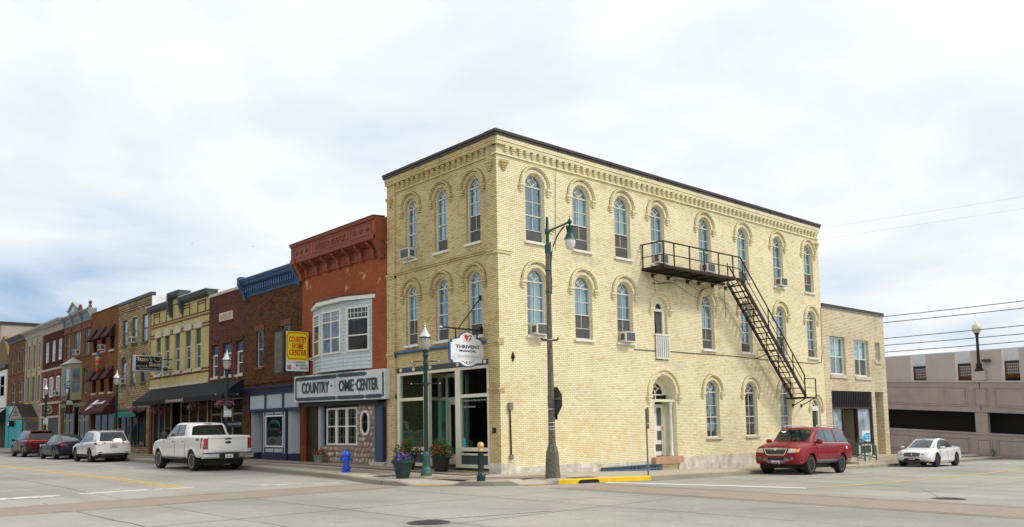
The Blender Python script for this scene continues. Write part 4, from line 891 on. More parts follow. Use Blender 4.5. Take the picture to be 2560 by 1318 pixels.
# ------------------------------------------------------------------ fire escape on the side wall
FE = thing('fire_escape', (8, 0, 7.6), 'black iron fire escape with platform and long stair on the cream side wall', 'fire escape')
IR = M['rusty_iron']; ZP, YO = 7.74, 1.1
m = MB(); m.box(FR, 7.66, 13.45, ZP-.10, ZP+.015, 1.06, 1.12); m.box(FR, 7.66, 13.45, ZP-.10, ZP+.015, .02, .07); m.box(FR, 7.66, 7.72, ZP-.10, ZP+.01, .07, 1.06)
for i in range(17): m.box(FR, 7.72, 12.75, ZP-.02, ZP+.008, .085+i*.058, .085+i*.058+.04)
for u in (8.7, 9.7, 10.7, 11.7, 12.7): m.box(FR, u-.03, u+.03, ZP-.085, ZP-.022, .07, 1.06)
m.box(FR, 12.72, 12.78, ZP-.085, ZP+.01, .07, 1.06)
m.build('platform', IR, FE)
for u in (8.34, 9.36, 10.70, 11.50, 12.52, 13.55):
    m = MB(); m.bar(FR(u, 7.53, .03), FR(u-.1, ZP-.09, .72), .035); m.box(FR, u-.07, u+.07, 7.45, 7.61, 0, .05); m.build('brace', IR, FE)
m = MB(); posts = (7.70, 8.38, 9.41, 10.42, 11.46, 12.53)
m.bar(FR(7.64, 8.69, .02), FR(7.7, 8.69, YO), .045); m.bar(FR(7.70, 8.69, YO), FR(13.1, 8.69, YO), .045)
m.bar(FR(7.70, 8.18, .02), FR(7.7, 8.18, YO), .03); m.bar(FR(7.70, 8.18, YO), FR(13.0, 8.18, YO), .03)
for u in posts: m.bar(FR(u, ZP, YO), FR(u, 8.69, YO), .042)
m.bar(FR(7.7, ZP, .06), FR(7.7, 8.69, .06), .042)
m.bar(FR(13.1, 8.69, YO), FR(13.35, 8.45, YO), .045); m.bar(FR(13.0, 8.18, YO), FR(13.3, 7.98, YO), .03)
m.build('railing', IR, FE)
S0, S1 = (13.2, ZP-.05), (18.28, 2.66); nst = 20
for w in (.34, 1.06):
    m = MB(); m.bar(FR(*S0, w), FR(*S1, w), .05, .17); m.build('stringer', IR, FE)
m = MB()
for i in range(nst):
    f = (i+.7)/(nst+.3); u = S0[0]+(S1[0]-S0[0])*f; v = S0[1]+(S1[1]-S0[1])*f
    m.box(FR, u-.10, u+.10, v-.015, v+.015, .345, 1.055)
m.build('stair_tread', IR, FE)
for w, skip in ((YO, 0), (.36, 1)):
    m = MB(); hr = .93
    m.bar(FR(13.35, 8.45, w), FR(18.16, 3.68, w), .042); m.bar(FR(13.3, 7.98, w), FR(18.14, 3.22, w), .025)
    for u in (13.25, 15.2, 16.2, 17.16, 18.14):
        v = S0[1]+(S1[1]-S0[1])*(u-S0[0])/(S1[0]-S0[0]); m.bar(FR(u, v-.05, w), FR(u, v+.92, w), .036)
    m.build('stair_rail', IR, FE)
m = MB(); m.box(FR, 18.2, 19.2, 2.58, 2.66, 1.04, 1.10); m.box(FR, 18.2, 19.2, 2.58, 2.66, .05, .10); m.box(FR, 18.2, 18.26, 2.585, 2.655, .1, 1.04); m.box(FR, 19.14, 19.2, 2.585, 2.655, .1, 1.04)
for i in range(12): m.box(FR, 18.26, 19.14, 2.62, 2.652, .12+i*.077, .12+i*.077+.05)
m.build('lower_landing', IR, FE)
m = MB(); m.bar(FR(18.16, 3.52, YO), FR(19.2, 3.52, YO), .04); m.bar(FR(18.16, 3.08, YO), FR(19.2, 3.08, YO), .028); m.bar(FR(19.17, 2.62, YO), FR(19.17, 3.54, YO), .042); m.bar(FR(18.16, 2.62, YO), FR(18.16, 3.7, YO), .042); m.build('landing_rail', IR, FE)
for u in (18.9, 19.7):
    m = MB(); m.bar(FR(u, 2.27, .03), FR(u-.55, 2.6, 1.03), .035); m.box(FR, u-.06, u+.06, 2.2, 2.34, 0, .04); m.build('brace', IR, FE)
m = MB(); m.bar(FR(16.0, 4.85, .03), FR(16.35, 4.75, .7), .035); m.bar(FR(15.85, 4.45, .03), FR(16.2, 4.75, .72), .03); m.build('brace', IR, FE)
t = MB()
rs = random.Random(5)
for k in range(3):
    pts = [FR(8.3+i*.45, 7.42-.16*math.sin(i*.9+k)-.05*k-(.04*i if k == 2 else 0), .012) for i in range(13)]; t.tube(pts, .007, 4)
t.tube([FR(8.45, 7.4, .012), FR(8.5, 6.9, .012)], .007, 4); t.tube([FR(13.45, 7.4, .012), FR(13.5, 6.2, .012)], .009, 4)
tag(t.build('loose_wire', M['black_iron']), 'loose black wires straggling on the brick under the fire escape platform', 'wire')

# ------------------------------------------------------------------ two-storey buff brick building
B2 = thing('buff_brick_building', (LX+.02, 0, -.7), 'low two-storey buff brick building with dark shop front and stone sills', 'building')
X0, X1 = LX+.02, 29.42
hol = [rect(22.92, 24.62, 3.9, 5.92), rect(25.64, 27.36, 3.87, 5.88), rect(28.16, 28.8, 4.8, 5.87), rect(22.85, 27.45, -.45, 3.06), rect(27.85, 28.85, -.45, 3.06)]
m = MB(); m.wall(FR, rect(X0, X1, -1.4, 7.38), hol, .0, .3); m.build('brick_wall', M['buff_brick'], B2, recalc=False)
m = MB(); m.box(FI, X0, X1-.3, .0, 10, -1.4, -1.39); m.add([(X1, 0, -1.4), (X1, 14, -1.4), (X1, 14, 7.38), (X1, 0, 7.38)], [(0, 1, 2, 3)]); m.add([(X0, 14, -1.4), (X1, 14, -1.4), (X1, 14, 7.38), (X0, 14, 7.38)], [(0, 1, 2, 3)]); m.build('side_wall', M['buff_brick'], B2, recalc=False)
m = MB(); m.add([(X0, .1, 7.3), (X1, .1, 7.3), (X1, 14, 7.3), (X0, 14, 7.3)], [(0, 1, 2, 3)]); m.build('roof', M['roof'], B2, recalc=False)
m = MB(); m.box(FR, X0+.02, X1+.03, 7.43, 7.59, -.3, .06); m.box(FI, X1-.2, X1+.03, .3, 14, 7.44, 7.58); m.build('metal_coping', M['bronze_metal'], B2)
m = MB(); m.box(FR, X0+.02, X1+.02, 7.365, 7.425, -.3, .045); m.build('flashing', M['grey_tin'], B2)
m = MB(); m.box(FI, X0+.1, X1-.35, .55, 13, 3.4, 7.2); m.box(FI, X0+.1, X1-.35, 2.4, 13, -1.2, 3.3); m.build('interior', M['dark_in'], B2)
for a in ((22.92, 24.62, 3.9, 5.92), (25.64, 27.36, 3.87, 5.88)):
    w = rect_window(B2, FR, *a, 0, M['white_paint'], M['glass'], (.48,), (.5,), .09, .16, M['stone_trim'], sh=.18)
    g = MB(); g.wall(FR, rect(a[0], a[1], a[2], a[3]), [], -.30); g.build('curtain', M['blue_curtain'], w, recalc=False)
    g = MB(); g.wall(FR, rect(a[0]+.09, a[1]-.09, a[2]+.09, a[2]+.95), [], -.205); g.build('screen', M['grey_screen'], w, recalc=False)
rect_window(B2, FR, 28.16, 28.8, 4.8, 5.87, 0, M['cream_paint'], M['pane_sky'], (.5,), (), .07, .16, M['stone_trim'], sh=.16)
# shop front: corrugated fascia, bronze frames, recessed door
m = MB(); m.box(FR, 22.87, 27.38, 2.22, 3.04, -.12, -.03)
for i in range(22): m.box(FR, 22.92+i*.2, 22.98+i*.2, 2.22, 3.04, -.03, .0)
fs = m.build('fascia', M['sign_black'], B2)
m = MB(); B_ = lambda a, b, z0, z1, w0=-.22, w1=-.02: m.box(FR, a, b, z0, z1, w0, w1)
B_(22.86, 27.44, 2.12, 2.22, -.22, .01); B_(22.86, 22.95, -.45, 2.12); B_(27.3, 27.44, -.45, 3.04); B_(24.05, 24.15, -.4, 2.12); B_(25.62, 25.72, .22, 2.12); B_(25.72, 27.3, .22, .30); B_(22.95, 24.05, .22, .3)
sf = m.build('shop_front', M['bronze_metal'], B2)
for a, b in ((25.72, 27.3), (22.95, 24.05)): g = MB(); g.wall(FR, rect(a, b, .3, 2.12), [], -.12); g.build('pane', M['pane_sky'], sf, recalc=False)
for a, b in ((25.72, 27.3), (22.95, 24.05)): g = MB(); g.box(FR, a, b, -.42, .22, -.2, -.06); g.build('base_panel', M['cream_paint'], sf)
g = MB(); g.box(FR, 25.9, 27.1, -.28, .12, -.06, -.045); g.box(FR, 23.05, 23.95, -.28, .12, -.06, -.045); g.build('base_inset', M['grey_frieze'], sf)
m = MB(); m.box(FR, 24.1, 25.7, -.4, 2.12, -1.05, -1.0); d = m.build('door', M['bronze_metal'], B2)
g = MB(); g.box(FR, 24.35, 25.5, .45, 2.05, -1.0, -.985); g.build('door_blind', M['olive_paint'], d)
g = MB(); g.box(FR, 25.4, 25.44, .3, .7, -.98, -.92); g.build('handle', M['steel_post'], d)
g = MB(); g.box(FR, 24.15, 25.62, -.44, -.38, -1.0, .0); g.box(FR, 24.1, 24.14, -.4, 2.1, -1.0, -.2); g.box(FR, 25.64, 25.7, -.4, 2.1, -1.0, -.2); g.build('entry_return', M['tan_paint'], B2)
m = MB(); m.box(FR, 26.25, 27.15, .33, .92, -.112, -.10); sg = m.build('shop_poster', M['sign_white'], sf)
g = MB(); g.ext(FR, [(26.3, .38), (27.1, .45), (27.1, .78), (26.9, .80), (26.6, .76), (26.4, .68), (26.3, .58)], -.098, -.094); g.build('poster_colour', M['sign_cyan'], sg)
g = MB(); g.box(FR, 26.5, 26.98, .62, .65, -.094, -.09); g.box(FR, 26.58, 26.9, .53, .55, -.094, -.09); g.build('poster_text', M['sign_white'], sg)
# doorway niche on the right
m = MB(); m.box(FR, 27.86, 28.84, -.45, 3.05, -.95, -.9); m.build('niche_back', M['olive_paint'], B2)
m = MB(); m.box(FR, 27.9, 28.5, -.4, 1.75, -.9, -.86); m.build('niche_door', M['cream_paint'], B2)
m = MB(); m.box(FR, 27.83, 28.87, -.60, -.46, -1.0, .12); m.build('niche_step', M['stone_trim'], B2)
m = MB(); m.add([FR(27.86, -.45, -.9), FR(27.86, 3.05, -.9), FR(27.86, 3.05, -.3), FR(27.86, -.45, -.3), FR(28.84, -.45, -.9), FR(28.84, 3.05, -.9), FR(28.84, 3.05, -.3), FR(28.84, -.45, -.3)], [(0, 1, 2, 3), (4, 5, 6, 7), (1, 2, 6, 5)]); m.build('niche_wall', M['buff_brick'], B2, recalc=False)
# steps and handrails
t = thing('entrance_steps', (25, -.6, -.9), 'two broad concrete steps in front of the buff brick building', 'steps')
m = MB(); m.box(FR, 23.3, 29.4, -1.3, -.62, .01, 1.05); m.box(FR, 23.1, 27.3, -.618, -.42, .012, .42); m.build('lower_step', M['concrete'], t)
m = MB(); m.box(FR, 23.15, 29.4, -.615, -.46, .014, .68); m.build('upper_step', M['concrete'], t)
m = MB(); m.box(FR, 24.0, 27.4, -.455, -.40, .0, .14); m.build('threshold', M['grey_frieze'], t)
for k, (u, lab) in enumerate(((24.15, 'green iron handrail beside the shop door, partly behind the red car'), (25.45, 'green iron handrail in front of the blue shop poster'))):
    t = thing('handrail', (u, -.5, -.5), lab, 'handrail', 'iron handrails at the steps')
    a, b = (.05, .55), (.98, .12); ax = u-.10; bx = u-.02
    m = MB(); m.bar(FR(ax, a[1], a[0]), FR(bx, b[1], b[0]), .05); m.bar(FR(ax, a[1]-.85, a[0]), FR(bx, b[1]-.62, b[0]), .035); m.build('rail', M['green_worn'], t)
    for f in (.2, .4, .6, .8):
        m = MB(); q = Vector(FR(ax+(bx-ax)*f, 0, a[0]+(b[0]-a[0])*f)); m.bar((q.x, q.y, a[1]-.85+(b[1]-.62-a[1]+.85)*f), (q.x, q.y, a[1]+(b[1]-a[1])*f), .022); m.build('baluster', M['green_worn'], t)
    for (pu, pv, pz, e) in ((ax, a[0], -.45, a[1]), (bx, b[0], -.62, b[1])):
        m = MB(); m.bar(FR(pu, pz, pv), FR(pu, e+.02, pv), .06); m.build('post', M['green_worn'], t)

# ------------------------------------------------------------------ parking garage at the end of the side street
GX0 = 45.0
FG = lambda u, v, w: Vector((GX0-w, u, v))
GA = thing('parking_garage', (GX0, 4, -1.3), 'taupe concrete parking garage with open decks and square stair towers', 'building')
YL, YR = 26.0, -22.0
def sl(z0, s): return lambda y: z0+s*(y-4.6)
wt, ot, lg = sl(.70, .063), sl(2.13, .063), sl(4.28, .054)
def band(name, lo, hi, w0, w1, mt, y0=YR, y1=YL):
    m = MB(); m.ext(FG, [(y0, lo(y0)), (y1, lo(y1)), (y1, hi(y1)), (y0, hi(y0))], w0, w1); return m.build(name, mt, GA)
gr = lambda y: -1.9
lo_w = band('lower_wall', gr, wt, -.4, 0, M['garage_wall']); up_w = band('upper_wall', ot, lg, -.4, 0, M['garage_wall'])
band('wall_cap', lambda y: wt(y)-.12, lambda y: wt(y)+.0, .002, .05, M['garage_wall']); band('wall_cap', lambda y: lg(y)-.10, lambda y: lg(y)+.03, .002, .06, M['garage_tower'])
def inset_panel(par, y0, y1, f, a, b):
    m = MB(); P = [(y0, f(y0)+a), (y1, f(y1)+a), (y1, f(y1)+b), (y0, f(y0)+b)]; t = .035
    for i in range(4):
        p, q = P[i], P[(i+1) % 4]; m.bar(FG(p[0], p[1], .0), FG(q[0], q[1], .0), .05, .05)
    m.build('panel_groove', M['bronze_metal'] if 0 else M['garage_in'], par)
def frame_panel(par, y0, y1, f, a, b):
    m = MB(); P = [(y0, f(y0)+a), (y1, f(y1)+a), (y1, f(y1)+b), (y0, f(y0)+b)]
    for i in range(4):
        p, q = Vector((*P[i], 0)), Vector((*P[(i+1) % 4], 0)); m.bar(FG(p.x, p.y, .015), FG(q.x, q.y, .015), .07, .06)
    c = ((y0+y1)/2, f((y0+y1)/2)+(a+b)/2)
    Q = [(c[0]+(p[0]-c[0])*(1-.22/(y1-y0)), p[1]+(.10 if p[1] < c[1] else -.10)) for p in P]
    m.ext(FG, Q, .003, .03); m.build('raised_panel', M['garage_wall'], par)
for y0, y1 in ((1.25, 8.6), (-7.2, -.55), (9.4, 16), (-15, -8)):
    frame_panel(up_w, y0, y1, lambda y: ot(y), .42, 1.72); frame_panel(lo_w, y0, y1, lambda y: wt(y), -1.55, -.42)
frame_panel(up_w, -.1, .75, ot, .45, 1.70); frame_panel(lo_w, -.15, .75, wt, -1.5, -.45)
for y0, y1 in ((.02, .82), (8.8, 9.5), (-8, -7.4)):
    m = MB(); m.ext(FG, [(y0, wt(y0)), (y1, wt(y1)), (y1, ot(y1)), (y0, ot(y0))], -.5, -.06); m.build('pier', M['garage_wall'], GA)
m = MB(); m.box(FG, .36, .40, 2.0, 4.1, 0, .02); m.build('rust_seam', M['bronze_metal'], GA)
m = MB(); m.box(FI, GX0+1.2, GX0+14, YR, YL, -1.8, 4.2); m.box(FI, GX0+.4, GX0+1.2, YR, YL, -1.8, -.2); m.build('deck_interior', M['garage_in'], GA)
for i, (y0, y1) in enumerate(((5.03, 26), (1.91, 3.95), (-1.13, .88), (-9, -2.18))):
    m = MB(); zt = 6.17; m.ext(FG, [(y0, lg(y0)+.03), (y1, lg(y1)+.03), (y1, zt), (y0, zt)], -.55, -.12); m.build('parapet_tower', M['garage_tower'], GA)
for y0, y1 in ((3.95, 5.03), (.88, 1.91), (-2.18, -1.13)):
    m = MB()
    for z in (4.55, 4.75, 4.95, 5.15): m.box(FG, y0, y1, z, z+.04, -.9, -.86)
    for i in range(9): m.box(FG, y0+(y1-y0)*i/9, y0+(y1-y0)*i/9+.02, 4.45, 5.2, -.9, -.87)
    m.build('guard_rail', M['pale_panel'], GA)
m = MB(); m.box(FG, -9, 26, 3.8, 5.25, -2.7, -2.6); m.build('back_wall', M['ped_brick'], GA)
m = MB(); m.box(FG, -9, 26, 5.25, 5.5, -2.75, -2.65); m.build('back_band', M['roof'], GA)
m = MB(); m.box(FG, -9, 26, 5.5, 6.42, -2.7, -2.6); m.build('back_fascia', M['white_wall'], GA)
m = MB(); m.box(FG, -.09, .81, lg(.4)+.03, 4.74, -.5, .10); m.build('lamp_plinth', M['garage_tower'], GA)
m = MB(); m.box(FG, -.45, .02, 5.35, 5.52, -.1, .35); m.build('wall_light', M['bronze_metal'], GA)
t = thing('globe_lamp', (GX0-.0, .36, 4.74), 'black post lamp with cream globe standing on the parking garage ledge', 'street lamp')
o = (GX0+.15, .36, 4.74)
m = MB(); m.lathe(o, [(.30, 0), (.30, .12), (.20, .2), (.20, .5), (.11, .6), (.085, 2.4), (.12, 2.5), (.10, 2.58), (.20, 2.68)], 16); m.build('post', M['black_iron'], t, smooth=40)
m = MB(); m.lathe(o, [(.15, 2.68), (.27, 2.85), (.31, 3.05), (.27, 3.25), (.15, 3.37), (.07, 3.42), (.05, 3.5), (.0, 3.53)], 18); m.build('globe', M['bulb'], t, smooth=60)
for i, (y, z) in enumerate(((6.4, -1.05), (5.6, -1.05), (3.3, -1.0), (.5, -1.1))):
    t = MB(); rs = random.Random(i)
    for k in range(70):
        c = Vector((GX0-.12-rs.random()*.15, y-3.6+rs.gauss(0, .28 if i != 2 else .1), zs(GX0, 0)+rs.random()*(.32 if i != 2 else .62))); a = rs.random()*6.28; s = .05
        t.add([c, c+Vector((math.cos(a)*s, math.sin(a)*s, s)), c+Vector((math.cos(a)*s*.4, math.sin(a)*s*.4, 2*s)), c+Vector((-math.sin(a)*s*.6, math.cos(a)*s*.6, s))], [(0, 1, 2, 3)])
    tag(t.build('weed', M['leaf'], recalc=False), ('low weeds beside the white car at the foot of the garage wall', 'second clump of low weeds at the foot of the garage wall', 'tallest green weed growing at the foot of the garage wall', 'last small weeds at the foot of the garage wall, past the tall weed')[i], 'weed')
# overhead wires crossing the side street
XW = 33.0
for i, (ya, yb, lab) in enumerate(((793, 751, 'topmost of the five thick black overhead wires'), (808, 769, 'second from the top of the five thick overhead wires'), (848, 812, 'middle one of the five thick overhead wires'), (865, 833, 'second from the bottom of the five thick overhead wires'), (882, 852, 'lowest of the five thick overhead wires'))):
    a = onX(2208, ya, XW); b = onX(2560, yb, XW); s = (b[1]-a[1])/(b[0]-a[0]); m = MB(); pts = []
    for k in range(25):
        y = 8-k*1.2; pts.append((XW, y, a[1]+s*(y-a[0])-.15*math.sin(math.pi*k/24)+.12))
    m.tube(pts, .022, 5); tag(m.build('power_line', M['black_iron']), lab, 'wire', 'overhead wires on the right')
for ya, yb, lab in ((571, 487, 'upper of the two thin pale overhead wires beside the cream building roof'), (598, 517, 'lower of the two thin pale overhead wires beside the cream building roof')):
    a = onX(2046, ya, XW); b = onX(2560, yb, XW); s = (b[1]-a[1])/(b[0]-a[0]); m = MB()
    m.tube([(XW, y, a[1]+s*(y-a[0])-.1*math.sin(math.pi*k/16)) for k, y in enumerate([8-2*k for k in range(17)])], .0035, 4); tag(m.build('power_line', M['steel_post']), lab, 'wire', 'thin overhead wires')
# ------------------------------------------------------------------ the row along the main street
def row(name, label, y0, y1, zt, mt, wins, store=None, side=None, depth=13, skip=''):
    b = thing(name, (0, (y0+y1)/2, 0), label, 'building')
    hs = [rect(*w[:4]) if len(w) < 5 else arch(*w[:4], 10, w[4]) for w in wins]
    if store: hs.append(rect(*store))
    m = MB(); m.wall(FL, rect(y0+.004, y1-.004, -.1, zt), hs, 0, .2); m.build('brick_wall', mt, b, recalc=False)
    shell(b, .02, depth, y0+.006, y1-.006, -.1, zt-.02, side or mt, zt, skip='f')
    if store: m = MB(); m.box(FI, 1.5, 1.56, y0+.05, y1-.05, -.1, store[3]+.3); m.box(FI, .2, 1.5, y0+.05, y1-.05, store[3]+.02, store[3]+.08); m.box(FI, .2, 1.5, y0+.03, y0+.06, 0, store[3]); m.box(FI, .2, 1.5, y1-.06, y1-.03, 0, store[3]); m.build('shop_interior', M['dim_in'], b)
    return b
def strip_u(b, name, mt, y0, y1, z0, z1, w0=-.05, w1=.05):
    m = MB(); m.box(FL, y0, y1, z0, z1, w0, w1); return m.build(name, mt, b)
def shop_panes(b, frame, pane, y0, y1, z0, z1, n, w=-.1, fr=.07, transom=None, base=0):
    m = MB(); ys = [y0+(y1-y0)*i/n for i in range(n+1)]
    for y in ys: m.box(FL, y-fr/2, y+fr/2, z0, z1, w-.05, w+.04)
    m.box(FL, y0, y1, z1-fr, z1-.001, w-.049, w+.039); m.box(FL, y0, y1, z0+base, z0+base+fr, w-.049, w+.039)
    if transom: m.box(FL, y0, y1, transom, transom+fr, w-.048, w+.038)
    f = m.build('shop_front', frame, b)
    g = MB(); g.wall(FL, rect(y0, y1, z0+base, z1), [], w); g.build('pane', pane, f, recalc=False)
    if base: g = MB(); g.box(FL, y0, y1, z0, z0+base, w-.04, w+.02); g.build('base_panel', frame, f)
    return f

# --- orange painted block with the big tin cornice
W = row('orange_brick_building', 'orange painted brick block with heavy tin cornice and white bay window', LY+.02, 13.76, 9.3, M['orange_brick'], [], (6.85, 13.7, .02, 2.78), depth=14)
m = MB(); a, b = 6.86, 13.95
m.extu(FL, [(-.3, 8.9), (.30, 9.08), (.52, 9.12), (.54, 9.22), (.46, 9.26), (.46, 9.88), (.54, 9.92), (.56, 10.02), (-.3, 10.06)], a, b); co = m.build('cornice', M['orange_metal'], W)
for y in (a-.012, b-.02): m = MB(); m.box(FL, y, y+.03, 9.05, 9.99, -.1, .475); m.build('cornice_end', M['orange_metal'], co)
m = MB(); m.extu(FL, [(0, 8.50), (.05, 8.50), (.09, 8.58), (.05, 8.64), (.04, 8.95), (0, 8.95)], LY+.03, 13.75); m.build('cornice_frieze', M['orange_metal'], W)
m = MB(); m.extu(FL, [(.0, 10.062), (.58, 10.03), (.58, 10.06), (.0, 10.10)], a-.01, b+.03); m.build('flashing', M['bronze_metal'], W)
for i in range(7):
    y = 7.55+i*.93
    m = MB(); m.extu(FL, [(.03, 8.42), (.12, 8.46), (.17, 8.62), (.18, 8.80), (.44, 9.00), (.46, 9.09), (.03, 9.02)], y-.075, y+.075); m.build('bracket', M['orange_metal'], co)
for y in (6.98, 13.62):
    m = MB(); m.extu(FL, [(.03, 8.34), (.16, 8.38), (.22, 8.62), (.50, 9.08), (.57, 9.10), (.57, 9.30), (.03, 9.30)], y-.12, y+.12); m.build('end_bracket', M['orange_metal'], co)
for i in range(7):
    m = MB(); y = 8.02+i*.93-.465; m.ring(FL, y, 8.66, .20, .26, 0, math.pi, 10, .03, .07); m.build('blind_arch', M['orange_metal'], co)
m = MB()
for y0, y1 in ((7.15, 8.75), (8.95, 11.95), (12.2, 13.7)): 
    for z in (9.34, 9.80): m.box(FL, y0, y1, z, z+.03, .455, .485)
    for y in (y0, y1-.03): m.box(FL, y, y+.03, 9.37, 9.80, .455, .485)
m.build('fascia_panel', M['orange_metal'], co)
for y in (7.45, 7.95, 8.45, 12.5, 12.97, 13.42):
    m = MB(); o = FL(y, 9.59, .46); m.lathe(tuple(o), [(.11, -.01), (.10, .03), (.05, .06)], 10, ax=lambda x, y_, z: Vector((-z, x, y_))); m.build('rosette', M['orange_dark'], co, smooth=50)
m = MB(); lettering(m, 'WEILER BLOCK', FL(11.75, 9.44, .462), (0, -1, 0), (0, 0, 1), 2.62, .27, bold=.0, depth=.035); m.build('raised_lettering', M['orange_metal'], co)
# shallow three-sided bay in pale siding
BA, BB, PJ = 7.82, 12.7, .45; PL = [(BA, 0), (9.3, PJ), (11.15, PJ), (BB, 0)]
ZB0, ZB1 = 4.0, 6.85
m = MB(); n = 18
for (ua, wa), (ub, wb) in zip(PL, PL[1:]):
    for i in range(n):                                    # overlapping clapboards
        z0 = ZB0+(ZB1-ZB0)*i/n; z1 = ZB0+(ZB1-ZB0)*(i+1)/n; e = .025
        nx, ny = (wb-wa), -(ub-ua); L = math.hypot(nx, ny); nx, ny = nx/L*e, -ny/L*e
        m.add([FL(ua-nx*1, z0, wa+ny), FL(ub-nx*1, z0, wb+ny), FL(ub, z1, wb), FL(ua, z1, wa), FL(ua, z0, wa), FL(ub, z0, wb)], [(0, 1, 2, 3), (0, 4, 5, 1)])
m.add([FL(u, ZB0, w) for u, w in PL], [(0, 1, 2, 3)])
bay = m.build('bay_window', M['siding'], W, recalc=False)
m = MB(); m.ext(lambda u, w, v: FL(u, v, w), [(BA-.25, -.02), (9.2, PJ+.22), (11.25, PJ+.22), (BB+.25, -.02)], 6.86, 7.02); m.build('bay_roof', M['white_paint'], bay)
m = MB(); m.ext(lambda u, w, v: FL(u, v, w), [(BA-.3, -.02), (9.2, PJ+.25), (11.25, PJ+.25), (BB+.3, -.02)], 7.022, 7.07); m.build('bay_flashing', M['bronze_metal'], bay)
def facet(i):
    (ua, wa), (ub, wb) = PL[i], PL[i+1]; L = math.hypot(ub-ua, wb-wa); d = ((ub-ua)/L, (wb-wa)/L); nn = (-d[1], d[0]) 
    return (lambda s, v, w: FL(ua+d[0]*s+nn[0]*w, v, wa+d[1]*s+nn[1]*w)), L
F0, L0 = facet(0); F1, L1 = facet(1); F2, L2 = facet(2)
def bay_win(F, a, b, mull, shade):
    w = rect_window(bay, F, a, b, 4.72, 6.58, .075, M['white_paint'], shade, (.36, .74), mull, .07, .02)
    g = MB()
    for i in range(1, 6): g.box(F, a+(b-a)*i/6-.01, a+(b-a)*i/6+.01, 6.13, 6.52, .037, .06)
    g.box(F, a+.06, b-.06, 6.31, 6.33, .037, .06); g.build('muntin', M['white_paint'], w)
bay_win(F0, .12, L0-.22, (), M['pane_grey']); bay_win(F1, .18, L1-.14, (.5,), M['pane_blue']); bay_win(F2, .15, L2-.25, (), M['pane_grey'])
# sign board over the shop
S = thing('shop_sign', (-.25, 10.2, 2.7), 'long weathered white sign board reading COUNTRY HOME CENTER in dark letters', 'sign')
FS = lambda u, v, w: FL(u, v+.012*(u-10), w)
m = MB(); m.box(FS, 6.52, 14.02, 2.74, 3.93, .02, .25); m.build('board', M['sign_worn'], S)
m = MB(); m.bar(FS(6.55, 2.74, .0), FS(14.0, 2.74, .0), .06); m.box(FL, 7.2, 13.2, 2.55, 2.72, .0, .18); m.build('sign_bracket', M['black_iron'], S)
def bezel(a, b, z, h=.075):
    m = MB(); m.ext(FS, [(a, z-h), (b, z-h), (b+.07, z), (b, z+h), (a, z+h), (a-.07, z)], .25, .275); m.build('trim_bar', M['sign_ink'], S)
bezel(10.3, 13.75, 3.78); bezel(8.0, 10.0, 3.80); bezel(10.35, 13.7, 2.87); bezel(8.1, 10.05, 2.87); bezel(6.8, 7.85, 2.87)
for y in (13.78, 6.62): m = MB(); m.box(FS, y, y+.08, 2.86, 3.8, .25, .275); m.build('trim_bar', M['sign_ink'], S)
for y, z in ((10.15, 3.79), (10.2, 2.87), (7.97, 2.87), (7.9, 3.80)):
    m = MB(); o = FS(y, z, .25); m.lathe(tuple(o), [(.06, 0), (.05, .03)], 10, ax=lambda x, y_, z_: Vector((-z_, x, y_))); m.build('boss', M['sign_green'], S)
m = MB(); up_ = Vector((0, 0, 1)); rv = Vector((0, -1, -.012)).normalized()
for word, y, wd in (('COUNTRY', 13.25, 2.42), ('OME', 10.02, 1.18), ('CENTER', 8.62, 1.62)): lettering(m, word, FS(y, 3.11, .252), rv, up_, wd, .50, bold=.022, depth=.03)
for y in (10.68, 8.74): lettering(m, '.', FS(y, 3.34, .252), rv, up_, .09, .10, bold=.03, depth=.03)
m.build('lettering', M['sign_ink'], S)
m = MB(); lettering(m, 'H', FS(10.44, 3.11, .2515), rv, up_, .34, .50, bold=-.01, depth=.002); m.build('ghost_letter', M['faded_ink'], S)
# shop front: lattice windows, river-stone facing, octagon window, blue door
m = MB(); m.box(FI, .25, .30, 9.0, 13.7, .0, 2.75); m.box(FI, .2, 1.4, 6.85, 13.7, 2.55, 2.6); m.build('shop_wall', M['brown_door'], W)
m = MB(); m.box(FL, 7.72, 9.02, .05, 2.55, -.2, -.04); m.box(FL, 9.02, 12.05, .05, .83, -.2, -.04); st = m.build('stone_facing', M['mortar'], W)
def pebbles(m, u0, u1, v0, v1, hole=None, s=.21):
    rs = random.Random(9); rows = int((v1-v0)/s)
    for j in range(rows):
        v = v0+(j+.5)*(v1-v0)/rows; n = max(1, int((u1-u0)/s))
        for i in range(n):
            u = u0+(i+.5+(.25 if j % 2 else -.25))*(u1-u0)/n+rs.uniform(-.03, .03); vv = v+rs.uniform(-.03, .03)
            if hole and ((u-hole[0])/hole[2])**2+((vv-hole[1])/hole[3])**2 < 1: continue
            a, b = rs.uniform(.085, .125), rs.uniform(.085, .125); k = 9; th = rs.random()*6
            ring = [FL(u+a*math.cos(2*math.pi*q/k+th)*rs.uniform(.85, 1.08), vv+b*math.sin(2*math.pi*q/k+th)*rs.uniform(.85, 1.08), -.045) for q in range(k)]
            r2 = [FL(u+a*.72*math.cos(2*math.pi*q/k+th), vv+b*.72*math.sin(2*math.pi*q/k+th), -.005) for q in range(k)]
            m.add(ring+r2, [(q, (q+1) % k, k+(q+1) % k, k+q) for q in range(k)]+[tuple(range(k, 2*k))])
m = MB(); pebbles(m, 7.78, 9.02, .12, 2.52, (8.41, 1.79, .36, .58)); pebbles(m, 9.02, 12.0, .12, .82); m.build('river_stones', M['cobble'], st, smooth=60)
oc = [(8.41+.29*x, 1.79+.46*y) for x, y in ((-.5, -1), (.5, -1), (1, -.55), (1, .55), (.5, 1), (-.5, 1), (-1, .55), (-1, -.55))]
m = MB()
